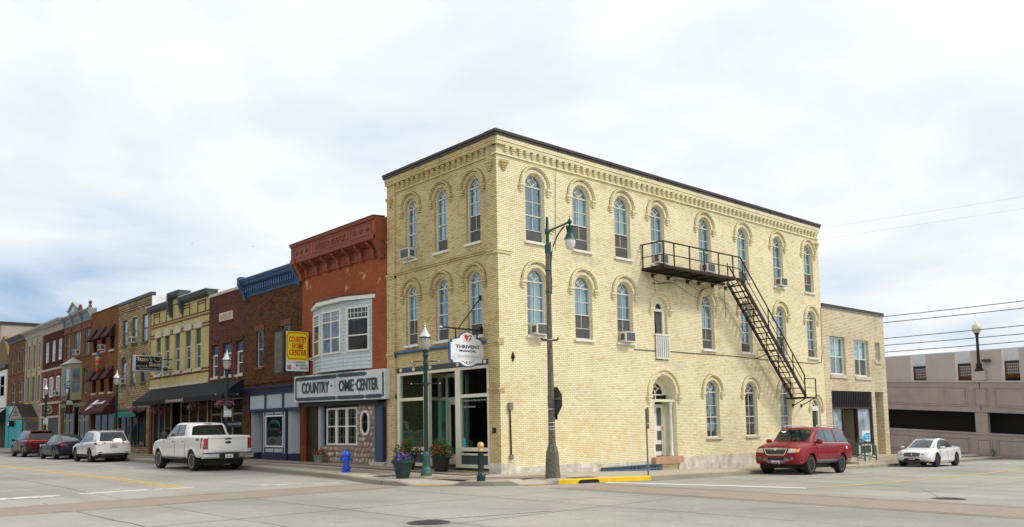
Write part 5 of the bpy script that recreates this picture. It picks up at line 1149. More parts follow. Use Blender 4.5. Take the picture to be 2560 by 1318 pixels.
for i in range(8): m.bar(FL(*oc[i], -.02), FL(*oc[(i+1) % 8], -.02), .07, .10)
o = m.build('octagon_window', M['white_paint'], W)
g = MB(); g.wall(FL, oc, [], -.03); g.build('pane', M['pane_dark'], o, recalc=False)
for i in range(3):
    a = 9.06+i*.84; rect_window(W, FL, a, a+.82, .86, 2.46, -.02, M['white_paint'], M['pane_dark'], (.5,), (), .08, .04, bars=2)
m = MB(); m.box(FL, 7.17, 7.72, .1, 2.6, -.35, -.03); m.box(FL, 6.85, 7.17, 2.38, 2.6, -.35, -.08); m.build('door_surround', M['door_blue'], W)
m = MB(); m.box(FL, 6.82, 7.16, .2, 2.36, -.5, -.42); d = m.build('door', M['door_blue'], W)
g = MB(); g.box(FL, 6.9, 7.08, 1.3, 2.15, -.42, -.41); g.build('pane', M['pane_dark'], d)
g = MB(); g.box(FL, 7.10, 7.13, 1.05, 1.25, -.42, -.36); g.build('handle', M['black_iron'], d)
m = MB(); m.box(FL, 6.82, 7.9, .0, .21, -.4, .14); m.build('door_step', M['stone_trim'], W)
m = MB(); m.box(FL, 12.05, 12.25, .1, 2.6, -.2, -.02); m.build('timber_post', M['pale_panel'], W)
m = MB(); m.box(FL, 12.3, 13.45, .15, 2.5, -.9, -.85); d = m.build('brown_door', M['brown_door'], W)
for a, b in ((12.42, 12.82), (12.92, 13.32)):
    g = MB(); g.box(FL, a, b, 1.0, 2.3, -.85, -.84); g.build('pane', M['pane_dark'], d)

# --- brown brick with blue cornice and navy shop front
B = row('brown_brick_building', 'dark brown brick building with blue cornice and navy framed shop front', 13.77, 19.87, 9.0, M['brown_brick'], [(17.72, 18.5, 4.68, 6.5), (14.9, 15.72, 4.68, 6.5)], (13.9, 19.15, .05, 3.35))
m = MB(); m.extu(FL, [(-.2, 9.2), (-.2, 8.4), (.03, 8.38), (.05, 8.50), (.10, 8.52), (.10, 8.88), (.30, 8.98), (.34, 9.10), (.38, 9.12), (.42, 9.22), (.42, 9.26)], 13.86, 19.8); c = m.build('cornice', M['blue_tin'], B)
for i in range(24): m = MB(); m.box(FL, 14.0+i*.24, 14.11+i*.24, 8.58, 8.86, .10, .22); m.build('dentil', M['blue_tin'], c)
for y in (13.95, 19.75):
    m = MB(); m.extu(FL, [(.0, 8.2), (.1, 8.22), (.16, 8.5), (.40, 8.9), (.46, 9.0), (.46, 9.34), (.40, 9.42), (.0, 9.42)], y-.12, y+.12); m.build('end_block', M['blue_tin'], c)
for a in ((17.72, 18.5), (14.9, 15.72)): rect_window(B, FL, *a, 4.68, 6.5, 0, M['pale_panel'], M['pane_grey'], (.5,), (), .05, .12, M['red_stone'], M['red_stone'], lh=.28)
for y in (18.13, 15.36): m = MB(); m.ext(FL, [(y-.26, 7.73), (y, 7.52), (y+.26, 7.73), (y, 7.94)], -.01, .025); m.build('diamond_ornament', M['red_dark_brick'], B)
strip_u(B, 'string_course', M['brown_brick'], 13.8, 19.85, 3.86, 3.98, -.05, .05)
m = MB(); m.extu(FL, [(-.1, 3.40), (.08, 3.40), (.10, 3.50), (.22, 3.60), (.24, 3.70), (-.1, 3.72)], 13.8, 20.0); sc = m.build('shop_cornice', M['navy_paint'], B)
m = MB(); m.box(FL, 13.8, 19.4, 3.28, 3.4, -.1, .04); m.box(FL, 13.8, 19.4, 2.46, 2.60, -.1, .04)
for y in (13.85, 15.47, 17.32, 19.22): m.box(FL, y, y+.16, 2.60, 3.28, -.1, .04)
m.build('shop_frame', M['navy_paint'], B)
m = MB()
for a, b in ((14.01, 15.47), (15.63, 17.32), (17.48, 19.22)): m.box(FL, a, b, 2.6, 3.28, -.08, .0)
m.build('fascia_panel', M['pale_panel'], B)
m = MB(); m.box(FL, 15.2, 17.75, .08, .42, -.3, .03); m.box(FL, 15.2, 15.32, .42, 2.46, -.3, .02); m.box(FL, 17.62, 17.75, .42, 2.46, -.3, .02); m.box(FL, 15.32, 17.62, .42, .52, -.3, .01); m.box(FL, 15.32, 17.62, 2.28, 2.46, -.3, .01); m.box(FL, 15.42, 15.5, .52, 2.28, -.3, .012); m.box(FL, 17.45, 17.52, .52, 2.28, -.3, .012)
db = m.build('display_bay', M['navy_paint'], B)
m = MB(); m.box(FL, 15.33, 15.42, .45, 2.4, -.25, .025); m.box(FL, 17.53, 17.61, .45, 2.4, -.25, .025); m.box(FL, 15.6, 16.42, .50, .68, -.2, .024); m.box(FL, 16.55, 17.35, .5, .68, -.2, .024); m.box(FL, 15.6, 16.42, 2.33, 2.4, -.2, .024); m.box(FL, 16.55, 17.35, 2.33, 2.4, -.2, .024); m.build('white_board', M['pale_panel'], db)
rect_window(B, FL, 15.52, 17.43, .74, 2.27, .05, M['sign_white'], M['pane_dark'], (), (), .07, .06, name='display_window')
m = MB()
for i in range(12):                                       # unreadable painted letters bowed over an arch on the glass
    if i == 2: continue
    a = math.radians(155-i*130/11); u = 16.5-.62*math.cos(a); v = 1.62+.36*math.sin(a)
    m.ext(FL, [(u-.04, v-.07-.03*math.cos(a)), (u+.04, v-.07+.03*math.cos(a)), (u+.035, v+.09), (u-.035, v+.09)], -.008, -.005)
m.build('window_lettering', M['teal_cloth'], db)
def vpanel(b, name, mt, a, c, z0, z1):
    m = MB(); a = Vector((*a, 0)); c = Vector((*c, 0)); n = Vector((-(c-a).y, (c-a).x, 0)).normalized()*.03
    m.add([Vector((p.x+q.x, p.y+q.y, z)) for z in (z0, z1) for p, q in ((a, n), (c, n), (c, -n), (a, -n))], [(0, 1, 2, 3), (7, 6, 5, 4), (0, 4, 5, 1), (1, 5, 6, 2), (2, 6, 7, 3), (3, 7, 4, 0)]); return m.build(name, mt, b)
for a, c in (((.06, 15.16), (1.2, 14.3)), ((.06, 17.8), (.9, 18.2)), ((.06, 19.1), (1.2, 18.9))):
    vpanel(B, 'vestibule_panel', M['pale_panel'], a, c, .45, 2.46); vpanel(B, 'vestibule_base', M['navy_paint'], a, c, .05, .449)
# --- yellow projecting sign
YS = thing('projecting_sign', (0, 12.95, 5), 'yellow and white projecting box sign reading COUNTRY HOME CENTER in red', 'sign')
FY = lambda u, v, w: Vector((u, 12.9-w, v))
m = MB(); m.box(FY, -1.26, -.08, 4.10, 5.97, -.5, -.02); m.build('sign_box', M['sign_black'], YS)
m = MB(); m.box(FY, -1.40, -1.27, 4.1, 5.9, -.75, -.12); m.build('side_board', M['old_wood'], YS)
m = MB(); m.box(FY, -1.22, -.12, 4.15, 5.93, -.02, .0); m.build('white_face', M['sign_white'], YS)
m = MB(); m.box(FY, -1.215, -.125, 4.62, 5.925, .001, .006); m.build('yellow_face', M['sign_yellow'], YS)
fr_ = [(-1.18, 4.85), (-1.18, 5.72), (-1.08, 5.87), (-.27, 5.87), (-.16, 5.72), (-.16, 4.85), (-.27, 4.70), (-1.08, 4.70)]
m = MB()
for i in range(8): a, b = fr_[i], fr_[(i+1) % 8]; m.bar(FY(*a, .008), FY(*b, .008), .035, .012, (0, 1, 0))
m.build('red_border', M['sign_red'], YS)
m = MB()
for wd, x, z, w_, h_ in (('COUNTRY', -1.10, 5.44, .87, .26), ('HOME', -.94, 5.16, .57, .24), ('CENTER', -1.09, 4.86, .86, .25)): 
    lettering(m, wd, FY(x, z, .008), (1, 0, 0), (0, 0, 1), w_, h_, bold=.025, depth=.004)
    for zz_ in (z, z+h_-.035):                            # slab serifs
        for k in range(len(wd)): m.box(FY, x+w_*(k+.12)/len(wd), x+w_*(k+.88)/len(wd), zz_, zz_+.030, .008, .0115) if wd[k] not in 'OCU' else None
m.build('red_lettering', M['sign_red'], YS)
m = MB()
for wd, x, z, w_ in (('CABINETS', -.83, 4.50, .52), ('MILLWORK', -.75, 4.37, .52), ('WINDOWS', -.57, 4.24, .42)): lettering(m, wd, FY(x, z, .002), (1, 0, 0), (0, 0, 1), w_, .085, bold=.02)
m.build('black_lettering', M['sign_black'], YS)
m = MB()
for wd, x, z, w_ in (('Quality', -1.16, 4.50, .30), ('Anderson', -.93, 4.25, .32)): lettering(m, wd, FY(x, z, .002), (1, 0, 0), (0, 0, 1), w_, .07, slant=.3)
m.build('script_lettering', M['faded_red'], YS)
m = MB(); m.ext(FY, rect(-1.17, -.97, 4.22, 4.42), .001, .003); lg_ = m.build('emblem', M['sign_black'], YS)
m = MB(); m.box(FY, -1.16, -.98, 4.25, 4.40, .003, .005); m.build('emblem_field', M['faded_red'], lg_)
m = MB(); m.ext(FY, [(-1.13, 4.34), (-1.08, 4.35), (-1.02, 4.31), (-1.05, 4.30), (-1.08, 4.26), (-1.10, 4.31)], .005, .007); m.build('emblem_bird', M['sign_black'], lg_)
m = MB(); m.bar(FY(-.1, 4.75, -.1), (0.02, 12.55, 4.75), .035); m.bar(FY(-.1, 4.75, -.1), (0.0, 12.6, 4.58), .03); m.build('bracket', M['white_paint'], YS)

# --- dark red brick, name plaque
D = row('red_brick_building', 'narrow dark red brick building with a stone name plaque', 19.88, 24.46, 8.95, M['red_dark_brick'], [(23.22, 24.02, 4.46, 6.25), (21.48, 22.62, 4.46, 6.25), (20.08, 20.9, 4.48, 6.25)], (20.05, 24.35, .05, 3.6))
m = MB(); m.box(FL, 19.88, 24.46, 8.952, 9.10, -.3, .06); m.build('stone_coping', M['stone_trim'], D)
m = MB(); m.box(FL, 21.32, 23.06, 7.47, 7.92, -.05, .03); pl = m.build('name_plaque', M['stone_trim'], D)
m = MB(); lettering(m, 'WEILER', FL(22.95, 7.55, .031), (0, -1, 0), (0, 0, 1), 1.5, .28, depth=.012); m.build('raised_lettering', M['pink_stone'], pl)
strip_u(D, 'plaque_ledge', M['red_dark_brick'], 21.3, 23.1, 7.38, 7.465, -.05, .05)
for a in ((23.22, 24.02), (21.48, 22.62), (20.08, 20.9)): rect_window(D, FL, *a, 4.47, 6.24, 0, M['white_paint'], M['pane_grey'], (.5,), (), .07, .12, M['stone_trim'], M['brown_brick'], panel=(.3, M['door_blue']), lh=.22, lo=.05)
shop_panes(D, M['olive_paint'], M['pane_dark'], 20.1, 24.3, .1, 3.3, 3, -.15, .1, 2.4)
m = MB(); m.box(FL, 20.1, 22.4, 1.75, 2.05, -.12, -.09); sg = m.build('window_sign', M['sign_black'], D)
m = MB(); marks(m, FL(22.2, 1.85, -.088), (0, -1, 0), 1.8, .13, 12); m.build('lettering', M['ink_grey'], sg)

# --- pale yellow brick
Y = row('yellow_brick_building', 'pale yellow brick building with red brick bands and five tall windows', 24.47, 33.73, 9.25, M['yellow_brick'], [(31.98, 32.8, 5.1, 7.43), (30.5, 31.32, 5.1, 7.43), (28.8, 29.62, 5.12, 7.43), (27.12, 27.94, 5.14, 7.43), (25.62, 26.44, 5.14, 7.43)], (24.6, 33.5, .05, 3.6))
for a in ((31.98, 32.8), (30.5, 31.32), (28.8, 29.62), (27.12, 27.94), (25.62, 26.44)):
    w = rect_window(Y, FL, *a, 5.12, 7.42, 0, M['pale_panel'], M['pane_grey'], (.5,), (), .09, .12, None, None, panel=(.38, M['grey_frieze']))
    m = MB(); c = (a[0]+a[1])/2; m.ext(FL, [(a[0]-.16, 7.44), (a[1]+.16, 7.44), (a[1]+.16, 7.66), (a[1]+.02, 7.72), (c, 7.92), (a[0]-.02, 7.72), (a[0]-.16, 7.66)], -.02, .05); m.build('pointed_lintel', M['stone_trim'], w)
    m = MB(); m.box(FL, a[0]-.2, a[1]+.2, 4.97, 5.11, -.1, .08); m.build('sill', M['stone_trim'], w)
for z, h in ((8.08, .09), (8.27, .07), (4.86, .09)): strip_u(Y, 'red_band', M['red_stone'], 24.48, 33.72, z, z+h, -.02, .025)
for i, (a, b) in enumerate(((24.48, 25.44), (26.62, 26.94), (28.12, 28.62), (29.8, 30.3), (31.5, 31.8), (32.98, 33.7))):
    for z in (7.42, 7.60, 5.05): strip_u(Y, 'red_brick_course', M['red_stone'], a, b, z, z+.08, -.02, .03)
for a, b in ((32.2, 33.28), (29.98, 31.12), (27.28, 28.5), (24.95, 26.15)):
    m = MB(); m.box(FL, a, b, 8.92, 9.0, -.02, .03); m.box(FL, a, a+.09, 8.34, 8.92, -.02, .028); m.box(FL, b-.09, b, 8.34, 8.92, -.02, .028); m.box(FL, a+.15, b-.15, 8.78, 8.84, -.02, .02); m.build('red_brick_frame', M['red_stone'], Y)
m = MB()
for a, b, zo in ((24.3, 28.3, 0), (30.3, 33.9, 0), (28.32, 30.28, .46)): m.extu(FL, [(-.4, 9.12+zo), (.05, 9.10+zo), (.20, 9.20+zo), (.26, 9.30+zo), (.28, 9.44+zo), (-.4, 9.46+zo)], a, b)
c = m.build('cornice', M['grey_frieze'], Y)
m = MB(); m.box(FL, 28.4, 30.2, 9.2, 9.6, -.3, .0); m.build('raised_parapet', M['yellow_brick'], Y)
m = MB()
for a, b, zo in ((24.25, 28.35, 0), (30.25, 33.95, 0), (28.28, 30.32, .46)): m.box(FL, a, b, 9.465+zo, 9.50+zo, -.5, .32)
m.build('white_flashing', M['white_wall'], c)
for y in (28.4, 30.2): 
    m = MB(); m.extu(FL, [(.0, 8.5), (.12, 8.55), (.2, 8.85), (.3, 9.1), (.3, 9.9), (.0, 9.9)], y-.13, y+.13); m.build('bracket', M['sign_ink'], c)
strip_u(Y, 'stone_shelf', M['stone_trim'], 24.48, 33.72, 4.24, 4.40, -.05, .07)
shop_panes(Y, M['olive_paint'], M['pane_dark'], 24.75, 28.7, .15, 3.4, 3, -.12, .14, None, .5); shop_panes(Y, M['olive_paint'], M['pane_dark'], 30.3, 33.3, .15, 3.4, 3, -.12, .12, None, .5)
m = MB(); m.box(FL, 28.95, 30.05, .15, 2.5, -1.0, -.95); d = m.build('shop_door', M['door_blue'], Y)
strip_u(Y, 'end_pier', M['tan_brown_brick'], 33.36, 33.72, .05, 3.4, -.1, .03)
AW = thing('black_awning', (-.5, 27, 3.2), 'long black canvas awning over the shoe shop spanning two buildings', 'awning')
m = MB(); m.extu(FL, [(.03, 4.22), (1.15, 3.42), (1.15, 3.17), (1.12, 3.17), (1.12, 3.38), (.03, 4.15)], 19.92, 33.4); m.build('canvas', M['black_cloth'], AW)
for y in (19.93, 33.39): m = MB(); m.add([FL(y, 4.2, .03), FL(y, 3.4, 1.14), FL(y, 3.18, 1.14), FL(y, 3.25, .03)], [(0, 1, 2, 3)]); m.build('end_panel', M['black_cloth'], AW, recalc=False)
m = MB(); lettering(m, "ITZIN'S SHOES AND REPAIRS", FL(27.75, 3.22, 1.152), (0, -1, 0), (0, 0, 1), 2.7, .16, bold=.01); m.build('lettering', M['cream_ink'], AW)
IS = thing('projecting_sign', (0, 30, 5.5), "black projecting sign with white frame reading Itzin's Shoes", 'sign')
FI_ = lambda u, v, w: Vector((u, 29.9-w, v))
m = MB(); m.box(FI_, -2.22, -.60, 5.14, 6.10, -.3, .0); m.build('sign_frame', M['pale_panel'], IS)
m = MB(); m.box(FI_, -2.13, -.66, 5.21, 6.02, .0, .008); m.build('black_face', M['sign_black'], IS)
m = MB(); lettering(m, "Itzin's", FI_(-2.02, 5.74, .009), (1, 0, 0), (0, 0, 1), .80, .25, bold=.012, slant=.1); m.build('lettering', M['cream_ink'], IS); m = MB(); lettering(m, 'Shoes', FI_(-1.40, 5.44, .009), (1, 0, 0), (0, 0, 1), .68, .26, bold=.012, slant=.08); lettering(m, '&', FI_(-1.58, 5.40, .009), (1, 0, 0), (0, 0, 1), .10, .15)
m.build('lettering', M['cream_ink'], IS)
m = MB(); lettering(m, 'REPAIRS', FI_(-2.08, 5.40, .009), (1, 0, 0), (0, 0, 1), .46, .09); m.build('small_lettering', M['ink_grey'], IS); m = MB(); lettering(m, 'LEATHER GOODS', FI_(-1.95, 5.25, .009), (1, 0, 0), (0, 0, 1), 1.05, .10); m.build('small_lettering', M['ink_grey'], IS)
m = MB(); arc_bar(m, FI_, bez((-1.10, 5.93), (-1.05, 5.75), (-.86, 5.72)), .035, .009, .012); arc_bar(m, FI_, bez((-.86, 5.72), (-.74, 5.70), (-.76, 5.82)), .03, .009, .012); m.ring(FI_, -1.1, 5.92, .0, .035, 0, 6.28, 8, .009, .012)
for x, y, sx_, sy_ in ((-.72, 5.96, -1, -1), (-.72, 5.28, -1, 1), (-2.08, 5.96, 1, -1)): arc_bar(m, FI_, bez((x+.10*sx_, y), (x+.02*sx_, y+.02*sy_), (x, y+.12*sy_)), .018, .009, .012)
m.build('scroll_ornament', M['cream_ink'], IS)
m = MB(); m.bar(FI_(-.62, 5.3, -.15), (.02, 29.95, 5.3), .05); m.bar(FI_(-.62, 5.9, -.15), (.02, 29.95, 5.9), .05); m.build('bracket', M['black_iron'], IS)

# --- rough cream stone
C = row('cream_stone_building', 'rough cream stone three-window building with dark window frames and plain parapet', 33.74, 40.32, 10.35, M['cream_stone'], [(38.47, 39.4, 7.46, 9.25), (36.45, 37.41, 7.45, 9.24), (34.44, 35.48, 7.42, 9.26), (38.54, 39.5, 4.78, 6.72, .35), (36.69, 37.6, 4.78, 6.72, .35), (34.6, 35.6, 4.78, 6.72, .35)], (34.3, 40.0, .6, 3.1), M['white_wall'])
m = MB(); m.box(FL, 33.72, 40.4, 10.352, 10.56, -.25, .07); m.build('coping', M['grey_frieze'], C)
for z in (9.75, 9.95, 10.1): strip_u(C, 'string_course', M['cream_stone'], 33.76, 40.3, z, z+.05, -.02, .04)
for a in ((38.47, 39.4, 7.46, 9.25), (36.45, 37.41, 7.45, 9.24), (34.44, 35.48, 7.42, 9.26)): rect_window(C, FL, *a, 0, M['grey_frieze'], M['pane_sky'], (.5,), (), .08, .1, M['grey_frieze'], None, sh=.1)
for a in ((38.54, 39.5), (36.69, 37.6), (34.6, 35.6)):
    w = rect_window(C, FL, *a, 4.78, 6.38, 0, M['grey_frieze'], M['pane_sky'] if a[0] > 36 else M['pane_grey'], (.5,), (), .08, .1, M['grey_frieze'], None, sh=.1)
    m = MB(); c = (a[0]+a[1])/2; m.ext(FL, [(a[0], 6.37)]+[(c-(a[1]-a[0])/2*math.cos(math.pi*i/8), 6.37+.35*math.sin(math.pi*i/8)) for i in range(1, 8)]+[(a[1], 6.37)], -.12, -.05); m.build('arch_panel', M['sign_black'], w)
m = MB(); m.box(FL, 34.2, 40.1, 2.95, 3.14, -.05, .12); m.build('shop_cornice', M['grey_frieze'], C)
m = MB(); m.extu(FL, [(.04, 2.98), (.45, 2.80), (.45, 2.55), (.43, 2.55), (.43, 2.76), (.04, 2.9)], 35.0, 39.9); tag(m.build('teal_awning', M['teal_cloth']), 'small teal canvas awning over the shop in the cream stone building', 'awning')
shop_panes(C, M['sign_black'], M['pane_dark'], 34.9, 39.9, .6, 2.95, 4, -.12, .14)
strip_u(C, 'end_pier', M['cream_stone'], 33.76, 34.3, .05, 3.1, -.1, .02)

# --- tan brown brick with maroon awnings
A = row('tan_brick_building', 'orange-brown brick building with six small maroon window awnings', 40.33, 46.58, 10.5, M['tan_brown_brick'], [(45.3, 46.17, 7.5, 9.1), (43.22, 44.18, 7.5, 9.1), (41.17, 42.16, 7.46, 9.1), (45.26, 46.2, 4.5, 6.15), (43.3, 44.2, 4.5, 6.15), (41.27, 42.23, 4.46, 6.15)], (40.9, 46.2, .1, 3.3))
strip_u(A, 'coping', M['roof'], 40.33, 46.58, 10.502, 10.56, -.25, .04)
names = ('upper row, beside the pediment building', 'upper row, middle one', 'upper row, beside the cream stone building', 'lower row, beside the pale bay window', 'lower row, middle one', 'lower row, beside the cream stone building')
for k, a in enumerate(((45.3, 46.17, 7.5, 9.1), (43.22, 44.18, 7.5, 9.1), (41.17, 42.16, 7.46, 9.1), (45.26, 46.2, 4.5, 6.15), (43.3, 44.2, 4.5, 6.15), (41.27, 42.23, 4.46, 6.15))):
    rect_window(A, FL, *a, 0, M['brown_door'], M['pane_dark'], (.5,), (), .06, .12, M['stone_trim'], None, sh=.13)
    t = thing('maroon_awning', (0, (a[0]+a[1])/2, a[2]+.8), 'small maroon window awning, '+names[k], 'awning', 'small maroon window awnings')
    zt = a[3]+.16; m = MB(); m.add([FL(a[0]-.12, zt, .03), FL(a[1]+.12, zt, .03), FL(a[1]+.12, zt-.86, .60), FL(a[0]-.12, zt-.86, .60), FL(a[0]-.12, zt-.04, .03), FL(a[1]+.12, zt-.04, .03), FL(a[1]+.12, zt-.93, .60), FL(a[0]-.12, zt-.93, .60)], [(0, 1, 2, 3), (4, 7, 6, 5), (0, 3, 7, 4), (1, 5, 6, 2), (3, 2, 6, 7), (0, 4, 5, 1)]); m.build('canvas', M['maroon_cloth'], t)
    for u in (a[0]-.115, a[1]+.115): g = MB(); g.add([FL(u, zt-.01, .03), FL(u, zt-.9, .59), FL(u, zt-.9, .03)], [(0, 1, 2)]); g.build('side_panel', M['maroon_cloth'], t, recalc=False)
t = thing('maroon_shop_awning', (0, 43.5, 3.3), 'large maroon shop awning with a white electric guitar logo', 'awning')
m = MB(); ZT, ZL, PR = 4.16, 3.08, .85
m.add([FL(40.65, ZT, .03), FL(46.5, ZT, .03), FL(46.5, ZL, PR), FL(40.65, ZL, PR), FL(40.65, ZL-.14, PR), FL(46.5, ZL-.14, PR)], [(0, 1, 2, 3), (3, 2, 5, 4)]); m.build('canvas', M['maroon_cloth'], t, recalc=False)
for u in (40.655, 46.495): g = MB(); g.add([FL(u, ZT, .03), FL(u, ZL, PR), FL(u, ZL-.14, PR), FL(u, ZL-.14, .03)], [(0, 1, 2, 3)]); g.build('end_panel', M['maroon_cloth'], t, recalc=False)
sl_ = Vector((-(PR-.03), 0, ZL-ZT)); Ls = sl_.length; sl_.normalize(); nA = Vector((-(ZT-ZL), 0, PR-.03)).normalized(); nA = Vector((-abs(nA.x), 0, abs(nA.z)))
AF = lambda u, v, w: FL(u, ZT, .03)+sl_*v+nA*w           # along the slope of the canvas
m = MB(); m.ext(AF, [(44.9, 1.15), (45.15, 1.22), (45.0, .95), (44.75, .62), (44.55, .42), (44.3, .26), (44.05, .23), (44.0, .34), (43.85, .30), (43.65, .27), (43.6, .36), (43.75, .46), (43.95, .53), (44.05, .62), (44.2, .75), (44.1, .85), (44.3, .93), (44.42, 1.0), (44.65, 1.06)], .004, .012)
m.ext(AF, [(44.05, .52), (42.35, .50), (42.2, .42), (41.9, .40), (42.0, .62), (42.25, .70), (42.4, .66), (44.1, .68)], .004, .012); gl = m.build('guitar_logo', M['sign_white'], t)
m = MB(); m.ext(AF, [(44.35, .60), (44.2, .72), (44.45, .88), (44.62, .95), (44.7, .80)], .013, .016); m.build('pickguard', M['maroon_cloth'], gl)
m = MB(); marks(m, AF(43.8, .635, .013), (0, -1, 0), 1.4, .09, 11, -sl_); m.build('lettering', M['maroon_cloth'], gl)
shop_panes(A, M['sign_black'], M['pane_dark'], 41.2, 45.9, .25, 2.95, 3, -.15, .1, None, .4)
t = thing('windsock', (0, 43.7, 7.2), 'rainbow coloured windsock hanging below the middle upper window', 'windsock')
for k, cc in enumerate(((.02, .25, .55), (.7, .55, .02), (.75, .10, .35), (.7, .15, .02), (.03, .25, .06), (.65, .02, .02))):
    m = MB(); z = 7.3-k*.22; rs = random.Random(k); m.lathe((-.35, 43.7, 0), [(.10+.05*rs.random(), z), (.13+.05*rs.random(), z-.1), (.10+.05*rs.random(), z-.219)], 10); m.build('colour_band', mat('rainbow_cloth', cc, .8), t)
m = MB(); m.bar((0, 43.7, 7.35), (-.4, 43.7, 7.35), .02); m.build('hanger', M['black_iron'], t)

# --- warm brown brick with tin cornice and pediment, pale bay
Pd = row('pediment_building', 'warm brown brick building with pale bay window and small tin pediment', 46.59, 54.24, 10.3, M['ped_brick'], [(52.63, 53.66, 7.7, 9.56), (49.63, 51.41, 7.66, 9.58), (47.33, 48.4, 7.62, 9.55), (47.41, 48.5, 4.6, 6.54)], (46.9, 54.0, .15, 3.75))
m = MB(); m.extu(FL, [(-.3, 10.95), (-.3, 10.2), (.03, 10.18), (.06, 10.28), (.10, 10.72), (.28, 10.86), (.36, 10.92), (.36, 11.0), (-.3, 11.04)], 46.6, 54.3); c = m.build('cornice', M['grey_tin'], Pd)
for y in (46.75, 49.2, 51.7, 54.1): m = MB(); m.extu(FL, [(.0, 10.1), (.12, 10.14), (.2, 10.5), (.36, 10.8), (.36, 11.06), (.0, 11.06)], y-.13, y+.13); m.build('bracket', M['grey_tin'], c)
m = MB()
for a, b in ((47.0, 49.0), (49.4, 51.5), (51.9, 53.9)): m.box(FL, a, b, 10.34, 10.62, .07, .085)
m.build('frieze_panel', M['slate_blue'], c)
m = MB(); m.ext(FL, [(49.7, 11.02), (52.3, 11.02), (52.3, 11.35), (51.0, 11.9), (49.7, 11.35)], -.15, .25); pe = m.build('pediment', M['grey_tin'], Pd)
m = MB()
for p, q in (((49.55, 11.33), (51, 11.95)), ((51, 11.95), (52.45, 11.33))): m.bar(FL(*p, .18), FL(*q, .18), .12, .3, (1, 0, 0))
m.build('raking_cornice', M['white_tin'], pe)
m = MB(); m.ext(FL, [(50.2, 11.15), (51.8, 11.15), (51, 11.6)], .25, .27); m.build('tympanum', M['blue_curtain'], pe)
for y in (46.9, 49.5): 
    m = MB(); o = FL(y, 11.05, .1); m.lathe(tuple(o), [(.12, 0), (.12, .2), (.05, .25), (.12, .36), (.13, .45), (.06, .55), (.0, .6)], 10); m.build('finial', M['red_stone'], c, smooth=40)
for a in ((52.63, 53.66, 7.7, 9.56), (47.33, 48.4, 7.62, 9.55), (47.41, 48.5, 4.6, 6.54)): rect_window(Pd, FL, *a, 0, M['olive_paint'], M['pane_blue'], (.5,), (), .08, .1)
rect_window(Pd, FL, 49.63, 51.41, 7.66, 9.58, 0, M['olive_paint'], M['pane_blue'], (.5,), (.5,), .08, .1)
for a, b in ((46.7, 48.9), (49.3, 51.8), (52.1, 54.2)): strip_u(Pd, 'lintel', M['red_stone'], a, b, 9.6, 9.98, -.05, .05)
strip_u(Pd, 'sill_course', M['red_stone'], 46.6, 54.2, 7.45, 7.6, -.05, .07); strip_u(Pd, 'lintel', M['red_stone'], 47.2, 48.7, 6.56, 6.82, -.05, .04)
bp = [(49.0, 0), (49.9, .55), (52.6, .55), (54.1, 0)]
m = MB(); m.ext(lambda u, w, v: FL(u, v, w), [(u, w) for u, w in bp], 4.15, 7.0); by = m.build('bay_window', M['olive_paint'], Pd)
m = MB(); m.add([FL(48.8, 7.0, 0), FL(49.8, 7.0, .68), FL(52.7, 7.0, .68), FL(54.3, 7.0, 0), FL(51.4, 7.65, 0.0)], [(0, 1, 4), (1, 2, 4), (2, 3, 4), (0, 3, 2, 1)]); m.build('bay_roof', M['white_tin'], by)
m = MB()
for i, (lo_, hi_, sh_) in enumerate(((.18, .82, 'pane_blue'), (.1, .42, 'pane_sky'), (.55, .88, 'pane_grey'), (.25, .75, 'pane_grey'))):
    s = (0, 1, 1, 2)[i]; (ua, wa), (ub, wb) = bp[s], bp[s+1]
    f = lambda t, v, w: FL(ua+(ub-ua)*t, v, wa+(wb-wa)*t+w)
    g = MB(); g.add([f(lo_, 4.75, .015), f(hi_, 4.75, .015), f(hi_, 6.6, .015), f(lo_, 6.6, .015)], [(0, 1, 2, 3)]); g.build('pane', M[sh_], by, recalc=False)
    g = MB(); g.bar(f(lo_, 5.65, .03), f(hi_, 5.65, .03), .06); g.build('sash_bar', M['olive_paint'], by)
m = MB(); m.box(FL, 50.0, 52.5, 4.22, 4.55, .55, .56); m.build('bay_panel', M['grey_frieze'], by)
shop_panes(Pd, M['olive_paint'], M['pane_dark'], 47.1, 49.6, .3, 3.6, 2, -.08, .16, 2.5, .5); shop_panes(Pd, M['olive_paint'], M['pane_dark'], 51.2, 53.8, .3, 3.6, 2, -.08, .16, 2.5, .5)
m = MB(); m.extu(FL, [(-.05, 3.62), (.1, 3.62), (.18, 3.82), (.2, 3.92), (-.05, 3.94)], 46.9, 54.1); m.build('shop_cornice', M['olive_paint'], Pd)
m = MB(); m.box(FL, 49.8, 51.0, .2, 3.4, -.9, -.85); m.build('shop_door', M['brown_door'], Pd)
# bottle shaped hanging sign
BS = thing('bottle_sign', (0, 50.2, 4), 'dark bottle-shaped hanging sign with red lettering on an iron bracket', 'sign')
FB = lambda u, v, w: Vector((u, 50.0-w, v)); cx_ = -.56
bt = [(.0, 3.2), (.24, 3.2), (.25, 3.9), (.24, 4.15), (.13, 4.42), (.09, 4.9), (.07, 5.02), (0, 5.02)]
m = MB(); m.ext(FB, [(cx_+x, z) for x, z in bt[1:-1]]+[(cx_-x, z) for x, z in reversed(bt[1:-1])], -.06, .0); m.build('bottle', M['brown_door'], BS)
m = MB(); m.ring(FB, cx_, 3.92, 0, .235, 0, math.pi, 12, .001, .01); m.box(FB, cx_-.235, cx_+.235, 3.80, 3.92, .001, .01); m.build('label_plate', M['sign_worn'], BS)
m = MB(); 
for k in range(6): marks(m, FB(cx_-.055, 4.72-.10*k, .003), (1, 0, 0), .11, .08, 2)
